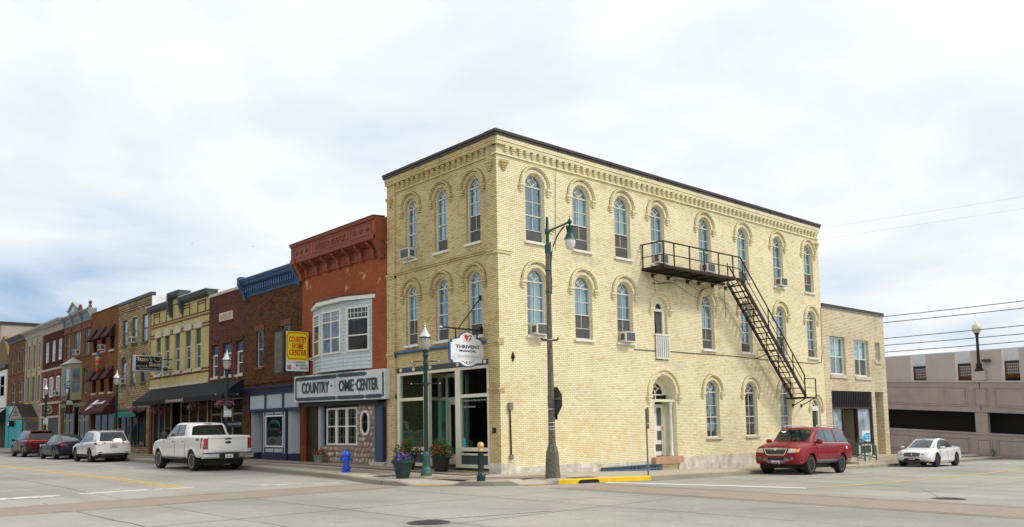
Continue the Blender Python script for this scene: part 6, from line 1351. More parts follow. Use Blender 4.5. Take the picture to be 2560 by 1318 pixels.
for k in range(5): marks(m, FB(cx_-.07, 3.68-.10*k, .003), (1, 0, 0), .14, .085, 2)
m.build('lettering', M['sign_red'], BS)
m = MB(); arc_bar(m, FB, [(cx_+.5*math.cos(a), 3.62+.5*math.sin(a)) for a in [math.pi*(1.15+.7*i/8) for i in range(9)]], .12, -.04, .02); m.build('ribbon', M['grey_frieze'], BS)
m = MB(); m.box(FB, cx_-.3, cx_+.3, 5.02, 5.14, -.05, .02); m.build('crown_board', M['grey_frieze'], BS)
m = MB(); m.bar((.02, 50.02, 5.3), (-1.0, 50.02, 5.3), .05); m.bar((.02, 50.02, 6.0), (-1.0, 50.02, 5.3), .035); m.bar((-.45, 50.02, 5.3), (-.45, 50.02, 5.14), .03); m.bar((-.75, 50.02, 5.3), (-.75, 50.02, 5.14), .03); m.build('bracket', M['black_iron'], BS)

# --- maroon brick with white cornice
Rb = row('maroon_brick_building', 'maroon and salmon brick building with deep off-white cornice', 54.25, 61.18, 10.3, M['maroon_brick'], [(59.2, 60.15, 7.69, 9.48), (57.06, 58.0, 7.69, 9.48), (55.0, 56.0, 7.69, 9.48)], None)
m = MB(); m.box(FL, 54.27, 61.16, .1, 6.95, -.05, .02); m.build('painted_lower_front', M['pink_brick'], Rb)
m = MB(); m.extu(FL, [(-.3, 11.2), (-.3, 10.2), (.05, 10.2), (.08, 10.3), (.10, 10.75), (.42, 10.95), (.48, 11.05), (.48, 11.14)], 54.3, 61.3); c = m.build('cornice', M['white_tin'], Rb)
for i in range(17): m = MB(); m.box(FL, 54.6+i*.39, 54.75+i*.39, 10.72, 10.88, .1, .36); m.build('modillion', M['white_tin'], c)
for i in range(11): m = MB(); m.ring(FL, 54.95+i*.58, 10.48, .10, .17, 0, 2*math.pi, 12, .08, .12); m.build('wreath', M['stone_trim'], c)
for a in ((59.2, 60.15), (57.06, 58.0), (55.0, 56.0)): rect_window(Rb, FL, *a, 7.69, 9.48, 0, M['white_paint'], M['pane_sky'], (.42,), (), .1, .06, M['maroon_brick'], M['maroon_brick'], sh=.12)
for a in ((59.3, 60.3), (57.24, 58.24), (55.15, 56.05)): rect_window(Rb, FL, *a, 4.66, 6.36, .03, M['white_paint'], M['pane_blue'], (.45,), (), .12, -.03, M['maroon_brick'], M['maroon_brick'], sh=.12)
strip_u(Rb, 'white_band', M['white_tin'], 54.3, 61.2, 6.95, 7.12, -.05, .10)
m = MB(); m.box(FL, 54.5, 61.0, 3.1, 4.05, .0, .08); fsr = m.build('shop_fascia', M['red_dark_brick'], Rb)
m = MB(); m.box(FL, 57.2, 59.6, 3.25, 3.95, .08, .14); g_ = m.build('fascia_sign', M['gold'], fsr)
m = MB(); m.box(FL, 57.35, 59.45, 3.33, 3.87, .14, .145); m.build('sign_field', M['sign_black'], g_)
m = MB(); m.box(FL, 57.7, 59.1, 3.52, 3.68, .145, .15); m.build('sign_line', M['gold'], g_)
strip_u(Rb, 'shop_cornice', M['white_tin'], 54.4, 61.1, 4.06, 4.25, -.05, .2); strip_u(Rb, 'shop_ledge', M['white_tin'], 54.4, 61.1, 2.9, 3.08, -.05, .14)
m = MB(); m.box(FL, 54.7, 60.5, .2, 2.9, .0, .05); f = m.build('shop_front', M['sign_black'], Rb)
for y in (54.5, 60.5): strip_u(Rb, 'pilaster', M['white_tin'], y, y+.35, .1, 4.05, -.02, .12)
for z in (2.2, 1.9, 1.6): m = MB(); m.box(FL, 58.6, 59.9, z, z+.24, .051, .06); m.build('yellow_poster', M['sign_yellow'], f)
m = MB(); m.box(FL, 58.7, 59.7, 1.2, 1.5, .051, .06); m.build('blue_poster', M['pale_panel'], f)

# --- tan painted front
Tn = row('tan_building', 'beige painted building with tall narrow windows and projecting tan cornice', 61.19, 67.48, 10.5, M['beige_siding'], [(65.6, 66.5, 7.5, 9.7), (63.7, 64.6, 7.5, 9.7), (61.75, 62.6, 7.5, 9.7), (65.75, 66.7, 4.5, 6.8), (63.85, 64.8, 4.5, 6.8), (61.85, 62.75, 4.5, 6.8)], None)
m = MB(); m.extu(FL, [(-.3, 11.1), (-.3, 10.4), (.05, 10.4), (.12, 10.7), (.5, 10.92), (.52, 11.08)], 61.2, 67.6); m.build('cornice', M['white_tin'], Tn)
for a in ((65.6, 66.5, 7.5, 9.7), (63.7, 64.6, 7.5, 9.7), (61.75, 62.6, 7.5, 9.7), (65.75, 66.7, 4.5, 6.8), (63.85, 64.8, 4.5, 6.8), (61.85, 62.75, 4.5, 6.8)): rect_window(Tn, FL, *a, 0, M['tan_paint'], M['pane_grey'], (.5,), (), .08, .12, M['yellow_brick'], M['yellow_brick'], sh=.2, lh=.28)
for y in (61.3, 63.15, 65.1, 67.0): strip_u(Tn, 'pilaster', M['beige_siding'], y, y+.4, 4.4, 10.2, -.02, .08)
m = MB()
for i in range(9): m.box(FL, 61.25, 67.4, .4+i*.45, .42+i*.45+.4, -.02, .03+.0)
m.build('lower_siding', M['beige_siding'], Tn)
m = MB(); m.box(FL, 61.9, 66.5, .2, 2.6, .03, .06); m.build('shop_front', M['brown_door'], Tn)
t = thing('gabled_canopy', (0, 64, 3), 'dark shingled gable canopy with emblem over the tan building shop door', 'canopy')
def slabq(m, a, b, c, d, th):
    n = (Vector(b)-Vector(a)).cross(Vector(d)-Vector(a)).normalized()*th; q = [Vector(x) for x in (a, b, c, d)]
    m.add(q+[x+n for x in q], [(0, 1, 2, 3), (7, 6, 5, 4), (0, 4, 5, 1), (1, 5, 6, 2), (2, 6, 7, 3), (3, 7, 4, 0)])
e0, e1, pk = 61.9, 67.3, 64.6
m = MB(); slabq(m, (0, e0, 3.05), (-1.3, e0, 3.05), (-1.3, pk, 4.3), (0, pk, 4.3), .06); slabq(m, (0, pk, 4.3), (-1.3, pk, 4.3), (-1.3, e1, 3.05), (0, e1, 3.05), .06); m.build('shingle_roof', M['shingle'], t)
m = MB(); m.add([(-1.26, e0+.1, 3.05), (-1.26, e1-.1, 3.05), (-1.26, pk, 4.24)], [(0, 1, 2)]); gb = m.build('gable', M['beige_siding'], t, recalc=False)
m = MB(); m.box(FL, e0, e1, 2.9, 3.045, .0, 1.32); m.build('beam', M['tan_paint'], t)
m = MB(); FG_ = lambda u, v, w: FL(u, v, 1.265+w); m.ext(FG_, [(64.5, 3.25), (64.85, 3.45), (64.75, 3.75), (64.6, 3.95), (64.45, 3.75), (64.35, 3.45)], 0, .02); m.box(FG_, 63.6, 64.35, 3.25, 3.36, 0, .02); m.box(FG_, 64.9, 65.7, 3.25, 3.36, 0, .02); m.box(FG_, 63.8, 64.35, 3.5, 3.6, 0, .02); m.box(FG_, 64.9, 65.3, 3.5, 3.6, 0, .02); m.build('emblem', M['brown_door'], gb)

# --- second brown brick, turquoise shop
B3 = row('brown_brick_building', 'brown brick building with red lintels above the turquoise shop front', 67.49, 74.84, 10.6, M['ped_brick'], [(72.42, 73.39, 7.6, 9.6), (70.1, 71.2, 7.56, 9.62), (68.0, 68.9, 7.59, 9.6), (71.35, 73.1, 4.64, 6.57), (68.4, 70.2, 4.62, 6.58)], None)
m = MB(); m.extu(FL, [(-.2, 11.15), (-.2, 10.5), (.06, 10.5), (.12, 10.75), (.4, 10.98), (.4, 11.1)], 67.6, 74.9); m.build('cornice', M['grey_frieze'], B3)
for a in ((72.42, 73.39, 7.6, 9.6), (70.1, 71.2, 7.56, 9.62), (68.0, 68.9, 7.59, 9.6)): rect_window(B3, FL, *a, 0, M['white_tin'], M['pane_dark'], (.5,), (), .09, .1, None, M['red_stone'], lh=.3)
for a in ((71.35, 73.1, 4.64, 6.57), (68.4, 70.2, 4.62, 6.58)): rect_window(B3, FL, *a, 0, M['white_tin'], M['pane_dark'], (.5,), (.5,), .09, .1, None, M['red_stone'], lh=.35)
for z in (7.35, 4.42): strip_u(B3, 'red_band', M['red_stone'], 67.5, 74.8, z, z+.14, -.02, .05)
m = MB(); m.box(FL, 67.6, 74.6, 3.3, 4.35, -.05, .12); m.box(FL, 67.6, 68.6, .1, 3.3, -.05, .12); m.box(FL, 73.4, 74.6, .1, 3.3, -.05, .12); m.box(FL, 68.6, 73.4, .1, 3.3, -.05, .04); tq = m.build('shop_front', M['turquoise'], B3)
m = MB(); m.box(FL, 69.9, 73.0, 3.6, 4.2, .12, .15); ss = m.build('shop_sign', M['pale_panel'], tq)
m = MB(); marks(m, FL(72.6, 3.75, .152), (0, -1, 0), 2.4, .28, 8); m.build('lettering', M['ink_grey'], ss)
t = thing('wall_lantern', (-.1, 71.5, 2.6), 'black wall lantern on the turquoise shop front', 'lantern'); m = MB(); m.box(FL, 71.1, 71.7, 2.3, 2.9, .08, .5); m.build('cage', M['black_iron'], t); m = MB(); m.box(FL, 71.2, 71.6, 2.4, 2.8, .5, .51); m.build('lens', M['lamp_glass'], t)

# --- last shop front at the frame edge, gable behind, far pale building
Wt = row('white_shop_building', 'white trimmed shop building with brick gable beside the turquoise shop', 74.85, 84, 9.2, M['beige_brick'], [], None)
m = MB(); m.ext(FL, [(75.2, 9.2), (84, 9.2), (84, 9.6), (78.2, 11.7), (77.6, 11.7)], -.4, -.05); m.build('gable', M['beige_brick'], Wt)
m = MB(); m.box(FL, 74.9, 84, 8.3, 8.6, -.05, .3); m.build('cornice', M['grey_frieze'], Wt)
m = MB(); m.box(FL, 74.95, 84, 4.3, 8.1, -.02, .12); wf = m.build('white_front', M['white_paint'], Wt)
for a in ((75.5, 77.6), (79, 81)): rect_window(Wt, FL, *a, 5.4, 7.6, .16, M['white_paint'], M['pane_dark'], (.5,), (), .1, .02)
m = MB(); m.box(FL, 75.0, 84, .2, 4.2, -.02, .06); m.build('shop_front', M['dim_in'], Wt)
t = thing('striped_awning', (0, 78, 3.6), 'black and white striped shop awning beside the turquoise shop', 'awning')
for cc in (0, 1):
    m = MB()
    for i in range(12):
        if i % 2 == cc: y = 75.0+i*.6; m.add([FL(y, 4.2, .1), FL(y+.6, 4.2, .1), FL(y+.6, 3.35, 1.1), FL(y, 3.35, 1.1), FL(y+.6, 3.0, 1.1), FL(y, 3.0, 1.1)], [(0, 1, 2, 3), (3, 2, 4, 5)])
    m.build('canvas', M['sign_black'] if cc else M['white_wall'], t, recalc=False)
m = MB(); m.add([FL(75.0, 4.2, .1), FL(75.0, 3.35, 1.1), FL(75.0, 3.0, 1.1), FL(75.0, 3.0, .1)], [(0, 1, 2, 3)]); m.build('end_panel', M['sign_black'], t, recalc=False)
far = thing('pale_building', (8, 120, 0), 'tall pale stucco building rising behind the far end of the row', 'building')
m = MB(); m.box(FI, 3.2, 30, 96, 130, 0, 15.1); m.build('wall', M['pale_wall'], far)
m = MB(); m.box(FI, 3.0, 30.2, 95.8, 130.2, 15.12, 15.4); m.build('coping', M['bronze_metal'], far)
m = MB(); m.box(FI, 3.15, 3.2, 98, 128, 9, 12); m.build('window_band', M['pane_grey'], far)
rest = thing('brick_building', (0, 92, 0), 'low brick building beyond the gabled shop, at the end of the row', 'building')
m = MB(); m.box(FI, .05, 13, 84.1, 95.5, 0, 8); m.build('wall', M['ped_brick'], rest)
m = MB(); m.box(FI, -.1, 13, 84.2, 95.6, 8.02, 8.25); m.build('coping', M['grey_frieze'], rest)
for y in (86, 89, 92): rect_window(rest, FL, y, y+1.4, 4.6, 6.6, .1, M['white_tin'], M['pane_grey'], (.5,), (), .1, .02)
# air conditioners in the row
for u, v, w, wd, l in ((36.93, 7.5, 0, .7, 'air conditioner in the middle top window of the cream stone building'), (39.0, 4.85, 0, .6, 'air conditioner in an arched window of the cream stone building, above the lamp'), (43.7, 7.55, 0, .6, 'air conditioner under the middle upper maroon awning'), (50.1, 7.7, 0, .7, 'air conditioner in the middle top window of the pediment building'), (55.6, 4.7, .05, .7, 'air conditioner in the salmon painted lower floor beside the pale bay window'), (30.9, 5.15, 0, .5, "air conditioner in the yellow brick window next to the Itzin's sign")): ac_unit(FL, u, v, w, wd, .40, l, out=.32)

# the other side of the main street: it shades these fronts and is what their glass reflects
for y0, y1, z, mt, l in ((13, 27, 9.5, 'tan_brown_brick', 'brown brick block across the main street, first past the crossing'), (27.1, 45, 8.2, 'red_dark_brick', 'dark red brick block across the main street'), (45.1, 70, 10.2, 'beige_brick', 'beige brick block farther along the other side of the main street'), (70.1, 110, 9, 'brown_brick', 'long dark brown block at the far end across the main street')):
    o = thing('brick_building', (-22.5, (y0+y1)/2, 0), l, 'building', 'buildings across the main street')
    FO_ = lambda u, v, w: Vector((-22.5+w, u, v))
    m = MB(); m.box(FO_, y0, y1, -.1, z, -12, 0); m.build('wall', M[mt], o); m = MB(); m.box(FO_, y0, y1, z-.5, z, .001, .35); m.build('cornice', M['grey_frieze'], o)
    m = MB(); m.box(FO_, y0+.4, y1-.4, .4, 3.0, .001, .03); m.build('shop_front', M['pane_dark'], o)
    k = y0+1.2
    while k < y1-2: m = MB(); m.box(FO_, k, k+1, 4.6, 6.6, .001, .04); m.build('window', M['pane_grey'], o); k += 2.6
# ------------------------------------------------------------------ street furniture on the corner
def street_lamp(x, y, label, turn=0.0):
    z = zw(x, y); t = thing('street_lamp', (0, 0, 0), label, 'street lamp', 'dark green street lamps along the main street')
    m = MB(); m.lathe((0, 0, 0), [(.30, 0), (.30, .075), (.0, .075)], 20); m.build('plinth', M['concrete'], t)
    m = MB(); m.lathe((0, 0, 0), [(.235, .076), (.245, .16), (.235, .2), (.215, .24), (.21, .30), (.18, .33), (.135, .42), (.115, .60), (.118, .72), (.135, .76), (.13, .84), (.10, .90)], 20)
    for i in range(10):
        a = 2*math.pi*i/10; m.bar((.165*math.cos(a), .165*math.sin(a), .36), (.118*math.cos(a), .118*math.sin(a), .74), .022)
    m.build('base', M['green_worn'], t, smooth=45)
    m = MB(); m.lathe((0, 0, 0), [(.088, .90), (.082, 3.9), (.105, 3.92), (.11, 4.0), (.085, 4.06), (.09, 4.18), (.13, 4.24), (.125, 4.28), (.10, 4.34), (.14, 4.40), (.15, 4.46)], 16)
    for i in range(12):
        a = 2*math.pi*i/12; m.bar((.087*math.cos(a), .087*math.sin(a), .95), (.082*math.cos(a), .082*math.sin(a), 3.9), .014)
    m.lathe((0, 0, 0), [(.12, 3.18), (.13, 3.24), (.12, 3.32)], 14); m.build('pole', M['green_iron'], t, smooth=45)
    for h, r in ((4.05, .56), (3.27, .60)):
        m = MB(); m.bar((-r, 0, h), (r, 0, h), .028); m.build('banner_arm', M['green_iron'], t)
        for s in (-1, 1): m = MB(); m.lathe((s*r, 0, h-.03), [(.0, 0), (.03, .015), (.03, .045), (0, .06)], 8); m.build('arm_knob', M['silver'], t)
    m = MB(); m.box(FI, -.05, .05, -.14, -.07, 3.6, 3.75); m.build('control_box', M['green_iron'], t)
    m = MB(); m.lathe((0, 0, 0), [(.15, 4.46), (.205, 4.62), (.225, 4.80), (.23, 4.88)], 16); g = m.build('lantern', M['lantern_glass'], t, smooth=50)
    m = MB()
    for i in range(8):
        a = 2*math.pi*i/8; c, s = math.cos(a), math.sin(a); m.bar((.155*c, .155*s, 4.46), (.235*c, .235*s, 4.88), .014)
    m.ring(FI, 0, 0, .225, .255, 0, 2*math.pi, 20, 4.87, 4.91); m.build('lantern_cage', M['bronze_metal'], g)
    m = MB(); m.lathe((0, 0, 0), [(.25, 4.91), (.23, 4.97), (.15, 5.06), (.11, 5.10), (.10, 5.16), (.05, 5.20), (.03, 5.26), (.045, 5.29), (.02, 5.33), (.012, 5.42), (0, 5.44)], 18); m.build('cap', M['silver'], t, smooth=40)
    t.location = (x, y, z); t.rotation_euler.z = turn; return t
L1 = street_lamp(-2.92, .2, 'dark green street lamp beside the purple flower planter at the corner', R(-38))
L1.scale = (.74, .74, .895)
for x, y, l in ((-3.05, 14.9, 'dark green street lamp behind the white pickup truck, with a parking sign'), (-3.0, 30.4, 'dark green street lamp beside the white SUV and maroon shop awning'), (-3.0, 46.5, 'dark green street lamp standing before the salmon painted shop')):
    c = copy_tree(L1); c.location = (x, y, zw(x, y)); c['label'] = l; c.scale = (.78, .78, .93)
def parking_sign(x, y, z, label):
    t = thing('parking_sign', (x, y, z), label, 'sign', 'parking time signs on lamp posts')
    F = lambda u, v, w: Vector((x+u*.85, y-.13-w-u*.5, z+v))
    m = MB(); m.box(F, -.16, .16, -.24, .24, 0, .006); m.build('plate', M['sign_white'], t)
    m = MB(); m.box(F, -.15, -.05, .06, .22, .006, .009); m.box(F, -.15, .15, .02, .035, .006, .009); m.build('green_field', M['sign_green'], t)
    m = MB(); lettering(m, '2', F(-.135, .09, .0095), Vector((.85, -.5, 0)).normalized(), (0, 0, 1), .065, .11); m.build('numeral', M['sign_white'], t)
    m = MB()
    for k, v in enumerate((.15, .07, -.06, -.12, -.18, -.22)): marks(m, F(-.02 if k < 2 else -.12, v, .0065), Vector((.85, -.5, 0)).normalized(), .14 if k < 2 else .24, .035, 5, seed=k)
    m.build('lettering', M['sign_green'], t)
parking_sign(-3.05, 14.9, onY(567, 1029, 14.8)[1], 'green and white two-hour parking sign on the lamp behind the pickup truck')
parking_sign(-3.0, 46.5, onY(114, 1053, 46.4)[1], 'small green and white parking sign on the lamp before the salmon shop')

# concrete pole with a curved green bracket lamp
px_, py_ = -.86, -3.28; z0 = zw(px_, py_)
t = thing('concrete_street_lamp', (px_, py_, z0), 'tall aggregate concrete lamp post with green bracket arm and acorn globe', 'street lamp')
m = MB(); m.lathe((px_, py_, z0), [(.245, 0), (.24, .10), (.235, .11), (.205, .68), (.20, .74), (.125, .98), (.112, 1.2), (.092, 3.5), (.072, 7.05)], 8); m.build('shaft', M['aggregate'], t)
m = MB(); m.lathe((px_, py_, z0), [(.085, 6.75), (.088, 6.78), (.085, 7.0), (.055, 7.02), (.055, 7.32), (.07, 7.36), (.08, 7.42), (.065, 7.5), (.046, 7.52), (.044, 7.80), (.036, 7.86), (.0, 7.89)], 14)
for z in (6.2, 5.55): m.lathe((px_, py_, z0), [(.09, z), (.098, z+.02), (.09, z+.04)], 12)
m.tube([(px_+.07, py_-.05, z0+5.5), (px_+.07, py_-.05, z0+7.1)], .022, 8); m.build('sleeve', M['teal_iron'], t, smooth=40)
ux = Vector((.82, -.57, 0)); B0_ = Vector((px_, py_, z0)); ZA = Vector((0, 0, 1))
pt = lambda a, z: B0_+ux*a+ZA*z
m = MB(); m.tube([pt(.02, 7.43), pt(.3, 7.55), pt(.55, 7.66), pt(.68, 7.72)], [.034, .03, .03, .04], 10)
m.tube([pt(.09, 6.45), pt(.12, 6.75), pt(.19, 7.02), pt(.30, 7.28), pt(.42, 7.46), pt(.54, 7.60)], .022, 8)
for c, r in ((pt(.13, 7.38), .05), (pt(.21, 7.42), .036), (pt(.48, 7.52), .032)): m.tube([c+ux*r*math.cos(a)+ZA*r*math.sin(a) for a in [k*.55 for k in range(10)]], .012, 6)
m.lathe(tuple(pt(.70, 7.70)), [(.02, -.10), (.03, -.04), (.06, -.02), (.072, .04), (.058, .09), (.02, .12), (.012, .15), (.008, .22), (0, .23)], 12); m.build('bracket_arm', M['teal_iron'], t, smooth=50)
c = pt(.70, 0)
m = MB(); m.lathe(tuple(c), [(.03, 7.63), (.115, 7.60), (.125, 7.545), (.105, 7.52), (.098, 7.37), (.115, 7.33), (.15, 7.26), (.175, 7.21), (.19, 7.18)], 16); hd = m.build('lamp_hood', M['teal_iron'], t, smooth=50)
for i in range(4): m = MB(); a = i*math.pi/2+.4; m.bar(c+Vector((.10*math.cos(a), .10*math.sin(a), 7.37)), c+Vector((.175*math.cos(a), .175*math.sin(a), 7.2)), .022); m.build('hood_rib', M['teal_iron'], hd)
m = MB(); m.lathe(tuple(c), [(.158, 7.18), (.162, 7.10), (.15, 7.0), (.11, 6.90), (.05, 6.85), (.0, 6.84)], 18); m.build('globe', M['lamp_glass'], t, smooth=60)
for z in (2.02, 1.62, 1.5, 1.42, 4.1):
    m = MB(); r_ = .118-.022*(z/3.5); m.lathe((px_, py_, z0), [(r_+.004, z), (r_+.008, z+.012), (r_+.004, z+.024)], 8); m.build('steel_strap', M['silver'], t)
m = MB(); m.bar(B0_+Vector((-.18, .12, 4.10)), B0_+Vector((.20, -.12, 4.10)), .05); m.bar(B0_+Vector((.20, -.12, 4.10)), B0_+Vector((.23, -.14, 4.18)), .04); m.bar(B0_+Vector((-.18, .12, 4.10)), B0_+Vector((-.22, .14, 4.16)), .04); m.build('cross_bracket', M['black_iron'], t)
t = thing('stop_sign', (px_+.2, py_, z0+2.2), 'grey back of an octagonal stop sign strapped to the concrete lamp post', 'sign')
FO = lambda u, v, w: Vector((px_+.17+w+.2*u, py_+.02+.98*u, z0+2.28+v))
oc = [(.39*math.cos(math.pi/8+i*math.pi/4)/math.cos(math.pi/8), .41*math.sin(math.pi/8+i*math.pi/4)/math.cos(math.pi/8)) for i in range(8)]
m = MB(); m.ext(FO, oc, 0, .008); m.build('plate', M['sign_back_dark'], t)
m = MB(); m.box(FO, -.33, .33, .02, .09, -.03, -.002); m.build('back_strap', M['sign_back'], t)
m = MB(); m.box(FO, -.12, .12, -.56, -.38, -.002, .02); m.build('small_plate', M['sign_black'], t)
a = onG(1613, 1189, 0); sx0, sy0 = 3.05, -3.72; z0 = zw(sx0, sy0)
t = thing('sign_post', (sx0, sy0, z0), 'thin grey post with two sign backs in front of the arched doorway', 'sign')
m = MB(); m.tube([(sx0, sy0, z0-.02), (sx0-.02, sy0, z0+2.16)], .028, 8); m.build('post', M['steel_post'], t)
m = MB(); m.ext(lambda u, v, w: Vector((sx0+u*.6, sy0-.03+u*.75-w, z0+v)), rect(-.16, .16, 1.68, 2.2), .03, .036); m.build('sign_plate', M['sign_back'], t)
m = MB(); m.ext(lambda u, v, w: Vector((sx0+u*.6, sy0-.03+u*.75-w, z0+v)), rect(-.14, .14, 1.5, 1.665), .03, .036); m.build('small_plate', M['sign_back'], t)
# bollard
x, y = -2.93, -2.45; z = zw(x, y); t = thing('bollard', (x, y, z), 'fluted green bollard with a worn gold ball on top', 'bollard')
m = MB(); m.lathe((x, y, z), [(.165, 0), (.17, .16), (.16, .20), (.13, .22), (.12, .27), (.105, .29), (.102, .90), (.11, .91)], 20)
for i in range(12): a = 2*math.pi*i/12; m.bar((x+.103*math.cos(a), y+.103*math.sin(a), z+.30), (x+.103*math.cos(a), y+.103*math.sin(a), z+.88), .018)
m.build('post', M['green_iron'], t, smooth=45)
m = MB(); m.lathe((x, y, z), [(.12, .912), (.12, .945), (.09, .955), (.075, .985), (.105, 1.02), (.13, 1.07), (.13, 1.11), (.105, 1.16), (.06, 1.19), (0, 1.2)], 18); m.build('ball', M['gold'], t, smooth=60); t.scale = (.76, .76, .93)
# hydrant
x, y = -3.05, 4.75; z = zw(x, y); t = thing('fire_hydrant', (x, y, z), 'bright blue fire hydrant on the pavement edge', 'fire hydrant')
m = MB(); m.lathe((x, y, z), [(.17, 0), (.17, .05), (.115, .06), (.115, .10), (.165, .11), (.165, .15), (.115, .165), (.11, .40), (.115, .56), (.165, .57), (.165, .61), (.15, .62), (.13, .69), (.075, .745), (.04, .755), (.04, .80), (.0, .80)], 20); m.build('barrel', M['hydrant_blue'], t, smooth=40)
for k, (dx, dy, r) in enumerate(((-.7, -.7, .085), (.7, -.7, .065), (-.7, .7, .065))):
    m = MB(); o = Vector((x, y, z+.46)); d = Vector((dx, dy, 0)).normalized(); m.tube([o+d*.08, o+d*.17, o+d*.172, o+d*.21, o+d*.212, o+d*.24], [r*.8, r*.8, r*1.15, r*1.15, r*.4, r*.4], 12); m.build('outlet_cap', M['hydrant_blue'], t, smooth=40)
m = MB()
for i in range(8): a = 2*math.pi*i/8; m.lathe((x+.14*math.cos(a), y+.14*math.sin(a), z), [(.018, .15), (.018, .175), (0, .176)], 6)
m.build('flange_bolts', M['hydrant_blue'], t)
# planters
def foliage(parent, c, rx, rz, n, petals, pm, leaf='leaf', seed=1, grass=0):
    rs = random.Random(seed); c = Vector(c)
    def bits(k, s0, s1, shell=0.0, zb=0.0):
        m = MB()
        for _ in range(k):
            while True:
                p = Vector((rs.uniform(-1, 1), rs.uniform(-1, 1), rs.uniform(-.45, 1)))
                if shell < p.length < 1.0: break
            o = c+Vector((p.x*rx, p.y*rx, p.z*rz+zb)); a = rs.random()*6.28; b = rs.uniform(-.7, 1.0); s = rs.uniform(s0, s1)
            d = Vector((math.cos(a)*math.cos(b), math.sin(a)*math.cos(b), math.sin(b))); e = d.cross(Vector((rs.uniform(-1, 1), rs.uniform(-1, 1), 1))).normalized()
            m.add([o, o+d*s*.5+e*s*.32, o+d*s, o+d*s*.5-e*s*.32], [(0, 1, 2, 3)])
        return m
    bits(n, .05, .11).build('foliage', M[leaf], parent, recalc=False)
    bits(n//3, .04, .09, .5).build('foliage', M['leaf_light'], parent, recalc=False)
    if petals: bits(petals, .06, .11, .72, .02).build('flowers', M[pm], parent, recalc=False)
    if grass:
        m = MB()
        for _ in range(grass):
            a = rs.random()*6.28; r = rs.random()*rx*.35; h = rs.uniform(.5, 1.0)*rz*1.75; l = rs.uniform(.15, .5)*rx*1.5
            p0 = c+Vector((r*math.cos(a), r*math.sin(a), 0)); d = Vector((math.cos(a), math.sin(a), 0)); e = Vector((-d.y, d.x, 0))*.007
            pts = [p0, p0+d*l*.35+Vector((0, 0, h*.7)), p0+d*l*.8+Vector((0, 0, h))]
            m.add([pts[0]-e, pts[0]+e, pts[1]+e, pts[1]-e, pts[2]], [(0, 1, 2, 3), (3, 2, 4)])
        m.build('grass_blades', M['leaf_light'], parent, recalc=False)
def pot(name, x, y, prof, mt, label, group=None, dz=0):
    z = zw(x, y)+dz; t = thing(name, (x, y, z), label, 'planter', group)
    m = MB(); m.lathe((x, y, z), prof, 22); m.build('pot', M[mt], t, smooth=35)
    h = max(p[1] for p in prof); r = [p[0] for p in prof if p[1] > h-.08][-1]
    m = MB(); m.lathe((x, y, z), [(r-.04, h-.05), (0, h-.04)], 16); m.build('soil', M['soil'], t); return t, z+h
t, h = pot('flower_planter', -3.52, .62, [(.23, 0), (.285, .20), (.30, .205), (.30, .235), (.29, .24), (.36, .46), (.375, .465), (.375, .49), (.40, .50), (.425, .52), (.425, .60), (.40, .605)], 'pot_green', 'wide dark green planter of purple flowers at the curb')
foliage(t, (-3.52, .62, h+.0), .38, .17, 260, 130, 'flower_purple', seed=2); t.scale = (.84, .84, .95)
t, h = pot('flower_planter', -.85, 4.15, [(.22, 0), (.30, .45), (.33, .46), (.33, .52)], 'pot_brown', 'dark pot of red flowers partly behind the green lamp post', 'red flower pots at the shop front')
foliage(t, (-.85, 4.15, h+.13), .52, .36, 520, 90, 'flower_red', seed=3, grass=120)
t, h = pot('flower_planter', -.72, 2.35, [(.22, 0), (.30, .45), (.33, .46), (.33, .52)], 'pot_brown', 'dark pot of red flowers and grasses by the recessed shop door', 'red flower pots at the shop front')
foliage(t, (-.72, 2.35, h+.12), .48, .36, 520, 100, 'flower_red', seed=4, grass=150)
q = onX(797, 1152, -.35); t, h = pot('flower_planter', -.35, q[0], [(.18, 0), (.22, .28), (.25, .29), (.25, .34)], 'pot_grey', 'small pale stone pot of red flowers beside the river-stone wall')
foliage(t, (-.35, q[0], h+.02), .27, .18, 160, 90, 'flower_red', seed=5)
def basket(x, y, z, rx, rz, pm, label, seed):
    t = thing('hanging_basket', (x, y, z), label, 'hanging basket', 'hanging flower baskets along the shops')
    m = MB(); m.lathe((x, y, z), [(.04, -.2), (.15, -.12), (.18, 0)], 12); m.build('basket', M['soil'], t)
    m = MB(); m.bar((x, y, z), (x, y, z+.75), .012); m.build('chain', M['black_iron'], t); foliage(t, (x, y, z), rx, rz, 220, 190, pm, seed=seed)
for (px, py, X, r, pm, l, s) in ((487, 1019, -.75, .42, 'flower_pink', 'pink hanging flower basket under the middle of the black awning', 11), (391, 1030, -.75, .38, 'flower_pink', 'dim pink hanging flower basket under the black awning end beside the stone building', 12), (552, 1013, -3.0, .24, 'flower_pink', 'larger pale pink hanging flowers beside the lamp above the pickup truck', 13), (338, 1026, -.65, .36, 'flower_pink', 'hanging flower basket under the small teal awning', 14), (574, 1012, -3.0, .16, 'flower_pink', 'smaller pink hanging flowers beside the lamp above the pickup truck', 15)):
    q = onX(px, py, X); basket(X, q[0], q[1], r, r*.75, pm, l, s)

